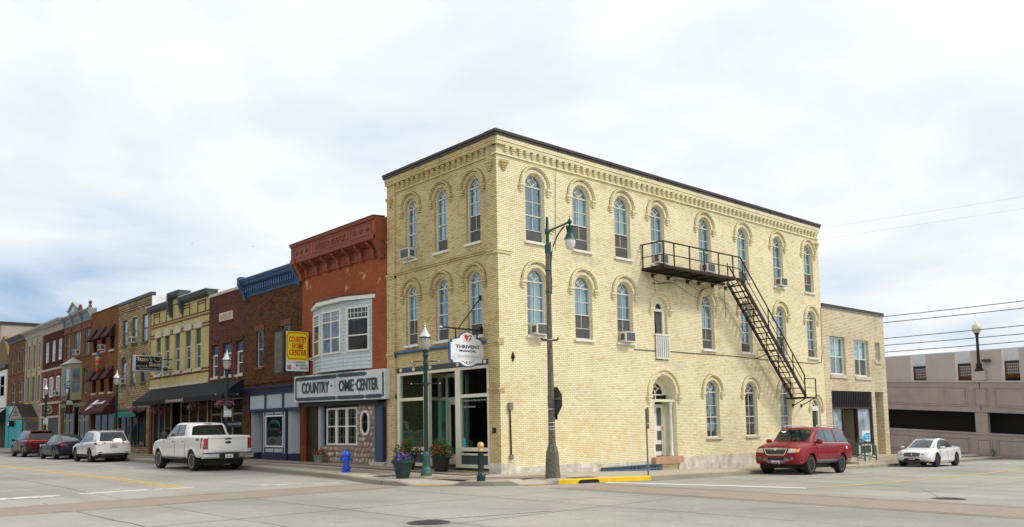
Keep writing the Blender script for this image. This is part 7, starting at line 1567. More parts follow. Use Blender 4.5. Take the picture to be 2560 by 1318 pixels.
# hanging shield sign at the corner
HS = thing('hanging_sign', (0, .95, 4.2), 'white shield-shaped hanging sign reading THRIVENT FINANCIAL with a blue edge', 'sign')
YS_ = .92; FT = lambda u, v, w: Vector((u, YS_-w, v))
def tp(a, b): return onY(1120+a/11.98, 820+b/11.98, YS_)
out = [(30, 410), (85, 415), (85, 330), (200, 310), (320, 280), (370, 200), (460, 135), (580, 108), (700, 140), (790, 230), (830, 310), (960, 355), (1040, 395), (1040, 480), (1105, 495), (1110, 985), (1050, 1000), (1050, 1085), (860, 1090), (790, 1140), (700, 1172), (600, 1182), (490, 1165), (400, 1110), (340, 1055), (120, 1050), (110, 970), (45, 960)]
cxy = tp(575, 640); o2 = [tp(*p) for p in out]
m = MB(); m.ext(FT, o2, -.06, 0); m.build('blue_board', M['sign_blue'], HS)
m = MB(); m.ext(FT, [(cxy[0]+(u-cxy[0])*.925, cxy[1]+(v-cxy[1])*.935) for u, v in o2], .001, .012); m.build('white_board', M['sign_white'], HS)
c = tp(585, 292); m = MB(); m.ext(FT, [(c[0]+.235*math.cos(k*math.pi/12), c[1]+.165*math.sin(k*math.pi/12)) for k in range(24)], .012, .02); ov = m.build('oval_field', M['white_wall'], HS)
hp = [(545, 395), (480, 265), (475, 225), (500, 200), (535, 205), (570, 240), (600, 225), (650, 205), (640, 240), (620, 268), (545, 280), (550, 292), (612, 292), (580, 345)]
m = MB(); m.ext(FT, [tp(*p) for p in hp], .02, .027); m.build('red_heart', M['sign_red'], ov)
m = MB(); m.ext(FT, [tp(*p) for p in ((665, 230), (685, 222), (697, 250), (695, 272), (652, 270))], .02, .027); m.ext(FT, [tp(*p) for p in ((640, 300), (692, 300), (670, 345), (595, 425), (620, 350))], .02, .027); m.build('blue_heart', M['sign_blue'], ov)
def tl(m, s, a, b, a1, b1, bold, hh):
    p, q = tp(a, b), tp(a1, b1); d = Vector((q[0]-p[0], 0, q[1]-p[1])); lettering(m, s, FT(p[0], p[1], .012), d.normalized(), (0, 0, 1), d.length, hh, bold=bold, depth=.006)
m = MB(); tl(m, 'THRIVENT', 225, 600, 945, 640, .03, .118); m.build('navy_lettering', M['ink_navy'], HS); m = MB(); tl(m, 'FINANCIAL', 330, 712, 840, 745, .03, .078); m.build('navy_lettering', M['ink_navy'], HS)
m = MB(); m.ext(FT, [tp(*p) for p in ((105, 850), (150, 770), (1030, 800), (1065, 880), (1020, 965), (160, 925))], .012, .018); pn = m.build('name_panel', M['white_wall'], HS)
m = MB(); p, q = tp(280, 868), tp(915, 900); d = Vector((q[0]-p[0], 0, q[1]-p[1])); lettering(m, 'Shoreline Group', FT(p[0], p[1]-.03, .0185), d.normalized(), (0, 0, 1), d.length, .105, bold=-.004); m.build('grey_lettering', M['ink_grey'], pn)
m = MB()
for s in (-1, 1):
    w = lambda a, b: tp(595+s*a, b)
    for P_ in ((w(190, 992), w(120, 1000), w(95, 1050)), (w(95, 1050), w(40, 1085), w(22, 1030)), (w(22, 1030), w(40, 990), w(75, 1005)), (w(60, 1030), w(30, 1075), w(0, 1100))): arc_bar(m, FT, bez(*P_), .016, .012, .017)
m.build('scroll_ornament', M['ink_navy'], HS)
m = MB()
bx = [tp(20, 5), tp(1215, 95)]; zb = (bx[0][1]+bx[1][1])/2
m.bar(FT(-1.70, zb+.02, -.03), FT(.0, zb-.0, -.03), .05); m.box(FT, -.05, .06, zb-.10, zb+.14, -.06, 0)
for a in (245, 885): p = tp(a, 60); q = tp(a, 330); m.bar(FT(p[0], zb, -.03), FT(q[0], q[1]-.03, -.03), .035)
q = onY(1220, 737, YS_); m.bar(FT(-1.02, zb, -.03), FT(-.0, 5.98, -.03), .03); m.box(FT, -.05, .02, 5.9, 6.08, -.06, 0)
m.bar(FT(-1.45, zb, -.03), FT(-1.36, zb-.16, -.03), .012); m.build('iron_bracket', M['black_iron'], HS)
m = MB(); m.tube([FT(-1.78, zb+.025, -.03), FT(-1.69, zb+.02, -.03)], .035, 8); m.build('bracket_tip', M['silver'], HS)
# two distant birds
for px, py, l in ((480, 608, 'tiny dark bird in the sky above the yellow brick building'), (632, 617, 'tiny dark bird in the sky above the blue cornice')):
    d = ray(px, py); o = CAM_LOC+d*90; m = MB(); s = .16
    m.add([o+rt*(-.9*s)+up*.3*s, o+rt*(-.1*s)-up*.1*s, o+rt*(.1*s)-up*.1*s, o+rt*(.9*s)+up*.4*s, o+fw*.45*s, o-fw*.5*s, o-up*.22*s], [(0, 1, 4), (1, 5, 0), (2, 3, 4), (3, 5, 2), (1, 2, 4), (1, 6, 4), (2, 6, 4), (1, 5, 6), (2, 5, 6), (1, 2, 5)])
    tag(m.build('bird', M['plastic'], recalc=False), l, 'bird')
# ------------------------------------------------------------------ vehicles (x forward, y left, z up, built at the origin)
from mathutils.bvhtree import BVHTree
def smooth_tab(rows, sub):
    out = []; n = len(rows)
    for i in range(n-1):
        p0, p1, p2, p3 = rows[max(i-1, 0)], rows[i], rows[i+1], rows[min(i+2, n-1)]
        for k in range(sub):
            t = k/sub; h = p2[0]-p1[0]; r = [p1[0]+h*t]
            for j in range(1, len(p1)):
                d1 = (p2[j]-p0[j])/((p2[0]-p0[0]) or 1)*h; d2 = (p3[j]-p1[j])/((p3[0]-p1[0]) or 1)*h; e = p2[j]-p1[j]
                if d1*e <= 0: d1 = 0
                if d2*e <= 0: d2 = 0
                d1 = max(-3*abs(e), min(3*abs(e), d1)); d2 = max(-3*abs(e), min(3*abs(e), d2))
                r.append((2*t**3-3*t*t+1)*p1[j]+(t**3-2*t*t+t)*d1+(-2*t**3+3*t*t)*p2[j]+(t**3-t*t)*d2)
            out.append(r)
    out.append(list(rows[-1])); return out
def loft(rows, sect, sub):
    mb = MB(); rs = smooth_tab(rows, sub); n = 0
    for r in rs:
        h = sect(*r[1:]); full = h+[(-y, z) for y, z in reversed(h[1:-1])]; n = len(full)
        mb.v += [Vector((r[0], y, z)) for y, z in full]
    for i in range(len(rs)-1):
        for k in range(n): mb.f.append((i*n+k, i*n+(k+1) % n, (i+1)*n+(k+1) % n, (i+1)*n+k))
    mb.f.append(tuple(range(n))); mb.f.append(tuple(range((len(rs)-1)*n, len(rs)*n))[::-1])
    return mb
def sec_body(w, zb, zs_, zt): 
    H = zs_-zb
    return [(0, zb), (.75*w, zb), (.93*w, zb+.02), (.98*w, zb+.09), (.995*w, zb+.30*H), (w, zb+.52*H), (.985*w, zb+.72*H), (.972*w, zs_-.09), (.955*w, zs_-.03), (.91*w, zs_+.004), (.72*w, zs_+(zt-zs_)*.72), (.4*w, zs_+(zt-zs_)*.93), (0, zt)]
def sec_cabin(wb, zb, wt, zr):
    h = max(zr-zb, .012); e = min(.05, h*.3)
    return [(0, zb-.12), (wb, zb-.12), (wb, zb), (wb+(wt-wb)*.36+.008, zb+(h-e)*.4), (wb+(wt-wb)*.72+.006, zb+(h-e)*.75), (wt, zr-e), (wt-.05, zr-e*.3), (wt*.55, zr), (0, zr+.008)]
class Car:
    def __init__(s, name, label, paint, body, cabin, wheels, r, cut=None, cat='car', group=None, tw=.24, rim='alloy', spokes=6, liner='plastic'):
        s.root = thing(name, (0, 0, 0), label, cat, group); s.paint = paint
        mb = loft(body, sec_body, 5); o = mb.build('body', M[paint], s.root, smooth=None)
        tmp = []; ymax = max(b[1] for b in body)
        for x in wheels:
            for sd in (-1, 1):
                c = MB(); c.lathe((x, sd*(ymax-.10), r), [(r*1.17, -.20), (r*1.17, .35)], 28, ax=lambda a, b, z, sd=sd: Vector((a, sd*z, b))); tmp.append(c.build('cutter', M['plastic']))
        if cut: c = MB(); c.box(FI, *cut); tmp.append(c.build('cutter', M['plastic']))
        for c in tmp:
            md = o.modifiers.new('cut', 'BOOLEAN'); md.operation = 'DIFFERENCE'; md.object = c; md.solver = 'EXACT'
        dg = bpy.context.evaluated_depsgraph_get(); me = bpy.data.meshes.new_from_object(o.evaluated_get(dg))
        o.modifiers.clear(); old = o.data; o.data = me; me.name = 'body'; me.materials.clear(); me.materials.append(M[paint]); me.shade_smooth(); me.set_sharp_from_angle(angle=R(38))
        for p in me.polygons: p.material_index = 0
        for c in tmp: bpy.data.objects.remove(c)
        s.body = o
        cb = loft(cabin, sec_cabin, 5); s.cabin = cb.build('cabin', M[paint], s.root, smooth=42)
        vs = []; fs = []
        for m2 in (mb, cb): k = len(vs); vs += m2.v; fs += [tuple(i+k for i in f) for f in m2.f]
        s.bvh = BVHTree.FromPolygons([tuple(v) for v in vs], fs)
        s.ymax = ymax
        for x in wheels:
            for sd in (-1, 1): s.wheel(x, sd, r, tw, rim, spokes); s.liner(x, sd, r, liner)
        m = MB(); x0, x1 = min(wheels), max(wheels); m.box(FI, x0-.75, x1+.6, -ymax*.70, ymax*.70, r*.62, r*1.15)
        m.tube([(x0, -ymax*.8, r), (x0, ymax*.8, r)], .05, 8); m.tube([(x1, -ymax*.8, r), (x1, ymax*.8, r)], .05, 8); m.build('underbody', M['plastic'], s.root)
    def wheel(s, x, sd, r, tw, rim, n):
        yo = sd*(s.ymax-.012); A = lambda a, b, z: Vector((a, -sd*z, b)); c = (x, yo, r)
        m = MB(); m.lathe(c, [(r*.66, .012), (r*.80, .0), (r*.93, .006), (r*.985, .03), (r, .06), (r, tw-.05), (r*.97, tw-.02), (r*.9, tw), (r*.6, tw)], 30, ax=A); w = m.build('wheel', M['tyre'], s.root, smooth=40)
        m = MB(); m.lathe(c, [(r*.67, .010), (r*.63, .014), (r*.60, .05), (r*.58, .11), (0, .115)], 30, ax=A); m.build('rim_barrel', M['alloy_dark'], w, smooth=40)
        m = MB(); m.lathe(c, [(r*.68, .012), (r*.675, .004), (r*.63, .006), (r*.62, .03)], 30, ax=A); m.lathe(c, [(r*.16, .035), (r*.15, .018), (0, .016)], 14, ax=A)
        for i in range(n):
            a = 2*math.pi*i/n+.3; q = lambda rr, da, z: Vector(c)+A(rr*math.cos(a+da), rr*math.sin(a+da), z)
            wI, wO = (.42, .16) if n <= 6 else (.20, .07)
            P = [q(r*.13, -wI*1.3, .03), q(r*.13, wI*1.3, .03), q(r*.65, wO, .02), q(r*.65, -wO, .02)]; m.add(P+[v+A(0, 0, .035) for v in P], [(0, 1, 2, 3), (0, 4, 5, 1), (1, 5, 6, 2), (2, 6, 7, 3), (3, 7, 4, 0)])
        m.build('rim', M[rim], w, smooth=30)
    def liner(s, x, sd, r, mt):
        m = MB(); R_ = r*1.16; n = 22; vs = []; fs = []
        for i in range(n+1):
            a = math.radians(-25)+math.radians(230)*i/n
            for y in (s.ymax*.985-.02, s.ymax-.32): vs.append((x+R_*math.cos(a), sd*y, r+R_*math.sin(a)))
        fs = [(2*i, 2*i+2, 2*i+3, 2*i+1) for i in range(n)]; fs.append(tuple(2*i+1 for i in range(n+1)))
        m.add(vs, fs); m.build('wheel_arch', M['plastic'], s.root, recalc=False)
    def lip(s, wheels, r, mt, wd=.05, pr=.015):
        for x in wheels:
            for sd in (-1, 1):
                m = MB(); n = 20; vs = []
                for i in range(n+1):
                    a = math.radians(14)+math.radians(152)*i/n; ca, sa = math.cos(a), math.sin(a)
                    for rr, e in ((r*1.15, 0), (r*1.15, pr), (r*1.15+wd, pr), (r*1.15+wd+.015, -.01)):
                        px, pz = x+rr*ca, r+rr*sa; h = s.hit((px, 3*sd, max(pz, r*.8)), (0, -sd, 0)); y = h.y if h else sd*s.ymax; vs.append((px, y+sd*e, pz))
                m.add(vs, [(4*i+j, 4*i+4+j, 4*i+5+j, 4*i+1+j) for i in range(n) for j in range(3)]); m.build('arch_trim', M[mt], s.root, smooth=50, recalc=False)
    def hit(s, o, d):
        h = s.bvh.ray_cast(Vector(o), Vector(d)); return h[0]
    def decal(s, name, mt, view, poly, th=.012, parent=None, sub=6, mirror=False, off=0.0):
        """a panel laid on the body: poly is (y, z) seen from the front or rear, (x, z) seen from a side, (x, y) from above"""
        out = None
        for k in ((1, -1) if mirror else (1,)):
            if view in ('front', 'rear'):
                sg = 1 if view == 'front' else -1; O = lambda a, b: (Vector((5*sg, a*k, b)), Vector((-sg, 0, 0)))
            elif view == 'top': O = lambda a, b: (Vector((a, b*k, 4)), Vector((0, 0, -1)))
            else: sg = (1 if view == 'left' else -1)*k; O = lambda a, b: (Vector((a, 4*sg, b)), Vector((0, -sg, 0)))
            pts = []; fs = []; bd = []
            if len(poly) == 4:
                n, m_ = 10, 6; p = poly
                for j in range(m_+1):
                    for i in range(n+1):
                        u, v = i/n, j/m_; pts.append(((p[0][0]*(1-u)+p[1][0]*u)*(1-v)+(p[3][0]*(1-u)+p[2][0]*u)*v, (p[0][1]*(1-u)+p[1][1]*u)*(1-v)+(p[3][1]*(1-u)+p[2][1]*u)*v))
                fs = [(j*(n+1)+i, j*(n+1)+i+1, (j+1)*(n+1)+i+1, (j+1)*(n+1)+i) for j in range(m_) for i in range(n)]
                bd = [i for i in range(n)]+[j*(n+1)+n for j in range(m_)]+[m_*(n+1)+n-i for i in range(n)]+[(m_-j)*(n+1) for j in range(m_)]
            else:
                for i in range(len(poly)):
                    a, b = poly[i], poly[(i+1) % len(poly)]
                    for q in range(sub): pts.append((a[0]+(b[0]-a[0])*q/sub, a[1]+(b[1]-a[1])*q/sub))
                fs = [tuple(t) for t in tessellate_polygon([[Vector((x, y, 0)) for x, y in pts]])]; bd = list(range(len(pts)))
            v3 = []; last = None
            for a, b in pts:
                o, d = O(a, b); h = s.hit(o, d)
                if h is None:
                    q = s.bvh.find_nearest(o+d*(4-abs(1.0)) if view not in ('front', 'rear') else o+d*2.4); h = q[0]
                v3.append(h-d*(th+off)); last = d
            nn = len(v3); mb = MB(); mb.add(v3+[v+last*(th+.02) for v in v3], fs+[(bd[i], bd[(i+1) % len(bd)], nn+bd[(i+1) % len(bd)], nn+bd[i]) for i in range(len(bd))])
            out = mb.build(name, M[mt], parent or s.root, smooth=35)
        return out
    def mirrors(s, x, z, mt, w=.22, h=.16):
        for sd in (-1, 1):
            y = sd*(s.ymax*.93); m = MB(); m.lathe((x, y+sd*.13, z), [(0, -h/2), (h*.5, -h*.45), (w*.5, -h*.2), (w*.52, h*.15), (w*.38, h*.42), (0, h*.5)], 12, ax=lambda a, b, c: Vector((a*.45, b, c))); o = m.build('mirror', M[mt], s.root, smooth=60)
            g = MB(); g.box(FI, x-.035, x+.035, min(y-sd*.1, y+sd*.06), max(y-sd*.1, y+sd*.06), z-.06, z-.02); g.build('mirror_arm', M['plastic'], o)
    def rails(s, x0, x1, y, z, mt):
        for sd in (-1, 1):
            m = MB(); m.tube([(x0, sd*y, z-.07), (x0-.1*(1 if x0 > x1 else -1), sd*y, z), ((x0+x1)/2, sd*y, z+.012), (x1+.1*(1 if x0 > x1 else -1), sd*y, z), (x1, sd*y, z-.07)], .022, 7); m.build('roof_rail', M[mt], s.root, smooth=50)
    def plate(s, view, z, w=.30, h=.15, mt='sign_white', y=0):
        p = s.decal('licence_plate', 'plastic', view, [(y-w/2-.015, z-h/2-.015), (y+w/2+.015, z-h/2-.015), (y+w/2+.015, z+h/2+.015), (y-w/2-.015, z+h/2+.015)], .03)
        s.decal('plate_face', mt, view, [(y-w/2, z-h/2), (y+w/2, z-h/2), (y+w/2, z+h/2), (y-w/2, z+h/2)], .034, p)
        s.decal('plate_letters', 'sign_red', view, [(y-w*.3, z+h*.30), (y+w*.3, z+h*.30), (y+w*.3, z+h*.42), (y-w*.3, z+h*.42)], .037, p)
        for i in range(7): a = y-w*.42+w*.84*i/7; s.decal('plate_letter', 'ink_navy', view, [(a, z-h*.32), (a+w*.085, z-h*.32), (a+w*.085, z+h*.15), (a, z+h*.15)], .037, p)
    def door(s, x0, x1, z0, z1, hx, hz, skew=0, hm=None):
        for sd, v in ((1, 'left'), (-1, 'right')):
            d = s.decal('door', s.paint, v, [(x0, z0), (x1, z0), (x1+skew, z1), (x0, z1)], .006)
            for a in (x0, x1): s.decal('door_gap', 'plastic', v, [(a-.006, z0), (a+.006, z0), (a+.006+(skew if a == x1 else 0), z1), (a-.006+(skew if a == x1 else 0), z1)], .007, d)
            s.decal('handle', hm or s.paint, v, [(hx-.09, hz-.018), (hx+.09, hz-.018), (hx+.09, hz+.018), (hx-.09, hz+.018)], .035, d)
    def place(s, x, y, ang, dz=0.0):
        f = Vector((math.cos(ang), math.sin(ang), 0)); l = Vector((-f.y, f.x, 0))
        za, zb_ = zs(x+f.x*1.5, y+f.y*1.5), zs(x-f.x*1.5, y-f.y*1.5); f.z = (za-zb_)/3.0; f.normalize(); u = f.cross(l)
        s.root.matrix_world = Matrix(((f.x, l.x, u.x, x), (f.y, l.y, u.y, y), (f.z, l.z, u.z, (za+zb_)/2+dz), (0, 0, 0, 1)))

# white pickup truck
c = Car('pickup_truck', 'white crew-cab pickup truck with its tailgate showing, parked before the black awning', 'car_pearl',
    [(-2.90, .93, .70, 1.36, 1.385), (-2.87, .985, .60, 1.39, 1.40), (-2.6, 1.0, .54, 1.395, 1.405), (-1.67, 1.005, .50, 1.40, 1.41), (-.9, 1.0, .46, 1.40, 1.41), (.2, 1.0, .45, 1.37, 1.40), (1.2, 1.0, .45, 1.33, 1.40), (1.75, 1.0, .47, 1.27, 1.37), (2.4, .99, .50, 1.20, 1.30), (2.75, .96, .52, 1.12, 1.24), (2.88, .90, .56, 1.05, 1.16), (2.93, .80, .62, .98, 1.08)],
    [(-1.02, .88, 1.36, .80, 1.40), (-.90, .88, 1.36, .76, 1.72), (-.82, .89, 1.37, .73, 1.88), (-.6, .89, 1.37, .72, 1.925), (.1, .90, 1.36, .72, 1.95), (.55, .90, 1.35, .72, 1.92), (.85, .89, 1.34, .73, 1.80), (1.62, .84, 1.33, .78, 1.36)],
    (2.0, -1.70), .41, cut=(-2.80, -1.06, -.82, .82, .95, 2.2), cat='pickup truck', rim='chrome_wheel', spokes=6, tw=.27)
c.lip((2.0, -1.70), .41, 'car_pearl', .07, .02)
c.decal('rear_window', 'car_glass', 'rear', [(-.72, 1.42), (.72, 1.42), (.62, 1.83), (-.62, 1.83)], .012)
c.decal('windscreen', 'car_glass', 'front', [(-.72, 1.42), (.72, 1.42), (.62, 1.84), (-.62, 1.84)], .01)
for v in ('left', 'right'):
    c.decal('side_window', 'car_glass_blue', v, [(.16, 1.40), (1.20, 1.38), (.72, 1.82), (.16, 1.86)], .01); c.decal('side_window', 'car_glass_blue', v, [(-.66, 1.41), (.06, 1.40), (.06, 1.86), (-.52, 1.85)], .01)
    c.decal('running_board', 'plastic', v, [(-1.1, .44), (1.4, .44), (1.4, .52), (-1.1, .52)], .09); c.decal('board_trim', 'chrome', v, [(-1.0, .455), (1.3, .455), (1.3, .485), (-1.0, .485)], .12)
    c.decal('door_pillar', 'plastic', v, [(.04, 1.40), (.18, 1.40), (.18, 1.86), (.04, 1.86)], .008)
c.door(.10, 1.42, .56, 1.36, .26, 1.17, -.1, 'chrome'); c.door(-1.0, .08, .56, 1.38, -.8, 1.19, 0, 'chrome')
tg = c.decal('tailgate', 'car_pearl', 'rear', [(-.80, .72), (.80, .72), (.80, 1.37), (-.80, 1.37)], .02)
c.decal('tailgate_press', 'car_pearl', 'rear', [(-.62, .78), (.62, .78), (.62, .92), (.52, 1.02), (-.52, 1.02), (-.62, .92)], .04, tg); c.decal('tailgate_spoiler', 'car_pearl', 'rear', [(-.8, 1.30), (.8, 1.30), (.8, 1.365), (-.8, 1.365)], .045, tg)
c.decal('handle', 'plastic', 'rear', [(-.14, 1.24), (.14, 1.24), (.12, 1.30), (-.12, 1.30)], .03, tg)
e = c.decal('oval_badge', 'chrome', 'rear', [(.13*math.cos(a), 1.13+.055*math.sin(a)) for a in [k*math.pi/8 for k in range(16)]], .03, tg, 1); c.decal('badge_field', 'ink_navy', 'rear', [(.115*math.cos(a), 1.13+.045*math.sin(a)) for a in [k*math.pi/8 for k in range(16)]], .034, tg, 1)
for k in (1, -1):
    t_ = c.decal('tail_lamp', 'lamp_red', 'rear', [(k*.81, .88), (k*.985, .88), (k*.985, 1.30), (k*.81, 1.30)], .025); c.decal('reverse_lens', 'lamp_smoke', 'rear', [(k*.83, .92), (k*.95, .92), (k*.95, 1.0), (k*.83, 1.0)], .03, t_)
    c.decal('tail_lamp_side', 'lamp_red', 'left' if k > 0 else 'right', [(-2.895, .90), (-2.68, .90), (-2.64, 1.0), (-2.68, 1.30), (-2.895, 1.30)], .012)
for sd in (-1, 1):
    m = MB(); m.extu(lambda u, v, w: Vector((-2.9-w, u, v)), [(-.1, .50), (.13, .52), (.16, .58), (.14, .70), (-.1, .70)], min(sd*.40, sd*1.0), max(sd*.40, sd*1.0)); m.build('rear_bumper', M['chrome'], c.root)
m = MB(); m.box(FI, -3.04, -2.85, -.40, .40, .48, .68); m.box(FI, -3.0, -2.85, -1.0, 1.0, .70, .735); m.build('bumper_step', M['plastic'], c.root)
m = MB(); m.box(FI, -3.052, -3.04, -.155, .155, .52, .66); pl = m.build('licence_plate', M['sign_white'], c.root)
m = MB(); marks(m, (-3.053, .13, .55), (0, -1, 0), .26, .07, 7); m.build('plate_letters', M['ink_navy'], pl)
m = MB(); o_ = c.hit((-2.25, 3, 1.24), (0, -1, 0)); lettering(m, '4X4', (-2.10, o_.y+.004, 1.20), (-1, 0, 0), (0, 0, 1), .33, .09, bold=.03, slant=.1); m.build('side_badge', M['sign_black'], c.root)
m = MB(); m.box(FI, -.86, -.82, -.16, .16, 1.865, 1.895); m.build('brake_lamp', M['lamp_red'], c.root)
m = MB(); m.tube([(-2.6, -.75, .45), (-3.0, -.75, .45)], .035, 10); m.build('exhaust', M['chrome'], c.root)
c.mirrors(1.15, 1.42, 'plastic', .30, .32); c.decal('headlamp', 'lamp_clear', 'front', [(.55, .88), (.9, .88), (.9, 1.08), (.55, 1.08)], .01, mirror=True)
c.place(-4.50, 14.22, R(90))
# white SUV
def crossover(name, label, paint, k, tail, rim):
    c = Car(name, label, paint,
        [(-2.28, .80, .50, .98, 1.02), (-2.22, .88, .40, 1.04, 1.07), (-1.9, .91, .32, 1.06, 1.09), (-1.2, .92, .28, 1.06, 1.09), (-.2, .92, .26, 1.02, 1.06), (.8, .92, .26, .99, 1.05), (1.3, .915, .28, .97, 1.04), (1.9, .89, .32, .88, .97), (2.18, .82, .38, .78, .86), (2.3, .68, .45, .70, .75)],
        [(-2.20, .80, 1.04, .72, 1.07), (-2.05, .81, 1.05, .66, 1.34), (-1.88, .82, 1.05, .63, 1.56), (-1.6, .83, 1.05, .62, 1.63), (-.5, .84, 1.04, .62, 1.67), (.15, .84, 1.02, .62, 1.65), (.5, .83, 1.01, .61, 1.54), (1.32, .79, .99, .60, 1.02)],
        (1.40, -1.27), .355, cat='car', rim=rim, spokes=5)
    c.decal('rear_window', 'car_glass', 'rear', [(-.68, 1.10), (.68, 1.10), (.58, 1.50), (-.58, 1.50)], .012)
    sp = MB(); sp.box(FI, -2.02, -1.7, -.58, .58, 1.58, 1.63); sp.build('roof_spoiler', M[paint], c.root)
    c.decal('windscreen', 'car_glass', 'front', [(-.66, 1.08), (.66, 1.08), (.54, 1.57), (-.54, 1.57)], .01)
    for v in ('left', 'right'):
        c.decal('side_window', 'car_glass_blue', v, [(.02, 1.08), (.95, 1.05), (.42, 1.50), (.02, 1.58)], .01); c.decal('side_window', 'car_glass_blue', v, [(-.85, 1.10), (-.06, 1.08), (-.06, 1.585), (-.85, 1.56)], .01)
        c.decal('quarter_window', 'car_glass_blue', v, [(-1.45, 1.18), (-.92, 1.11), (-.92, 1.54), (-1.2, 1.50)], .01)
        c.decal('sill_trim', 'plastic', v, [(-.85, .27), (1.0, .27), (1.0, .42), (-.85, .42)], .015)
    c.door(-.02, 1.05, .42, 1.02, .16, .92, -.1); c.door(-.92, -.04, .42, 1.04, -.75, .95, 0)
    g = c.decal('tailgate', paint, 'rear', [(-.66, .62), (.66, .62), (.70, 1.05), (-.70, 1.05)], .012)
    if tail == 'wedge':
        for k_ in (1, -1):
            c.decal('tail_lamp', 'lamp_red', 'rear', [(k_*.82, .90), (k_*.87, 1.03), (k_*.42, 1.045), (k_*.38, 1.0), (k_*.55, .92)], .02); c.decal('tail_lamp_side', 'lamp_red', 'left' if k_ > 0 else 'right', [(-2.24, .92), (-1.95, .98), (-1.92, 1.03), (-2.24, 1.06)], .014)
            c.decal('fog_reflector', 'lamp_red', 'rear', [(k_*.55, .50), (k_*.74, .50), (k_*.72, .55), (k_*.57, .55)], .03)
        c.decal('chrome_strip', 'sign_white', 'rear', [(-.36, .99), (.36, .99), (.36, 1.03), (-.36, 1.03)], .03, g)
    else:
        c.decal('tail_lamp_band', 'lamp_red', 'rear', [(-.72, .93), (.72, .93), (.76, 1.06), (-.76, 1.06)], .02); c.decal('chrome_strip', 'chrome', 'rear', [(-.5, .895), (.5, .895), (.5, .92), (-.5, .92)], .022, g)
        for k_ in (1, -1): c.decal('tail_lamp_side', 'lamp_red', 'left' if k_ > 0 else 'right', [(-2.24, .84), (-2.0, .86), (-1.92, 1.04), (-2.24, 1.06)], .014)
    c.plate('rear', .84 if tail == 'wedge' else .70)
    c.decal('rear_bumper', paint, 'rear', [(-.86, .46), (.86, .46), (.86, .58), (-.86, .58)], .03); c.decal('bumper_skirt', 'plastic', 'rear', [(-.84, .33), (.84, .33), (.86, .455), (-.86, .455)], .028); c.decal('bumper_trim', 'silver', 'rear', [(-.55, .36), (.55, .36), (.6, .40), (-.6, .40)], .034)
    c.lip((1.40, -1.27), .355, 'plastic' if tail == 'wedge' else paint, .03, .01)
    if tail == 'wedge': c.rails(.2, -1.6, .60, 1.70, 'sign_black')
    c.mirrors(.88, 1.06, 'plastic', .24, .17); return c
c = crossover('white_suv', 'white compact SUV with dark wheels parked before the maroon guitar awning', 'car_white', 1, 'wedge', 'alloy_dark'); c.place(-4.45, 28.1, R(90))
c = crossover('red_suv', 'dark red SUV with bright chrome wheels parked before the turquoise shop', 'car_maroon', 1, 'band', 'chrome_wheel'); c.root.scale = (1, 1, 1); c.place(-4.45, 43.0, R(90)); c.root.scale = (1.04, 1.06, 1.05)
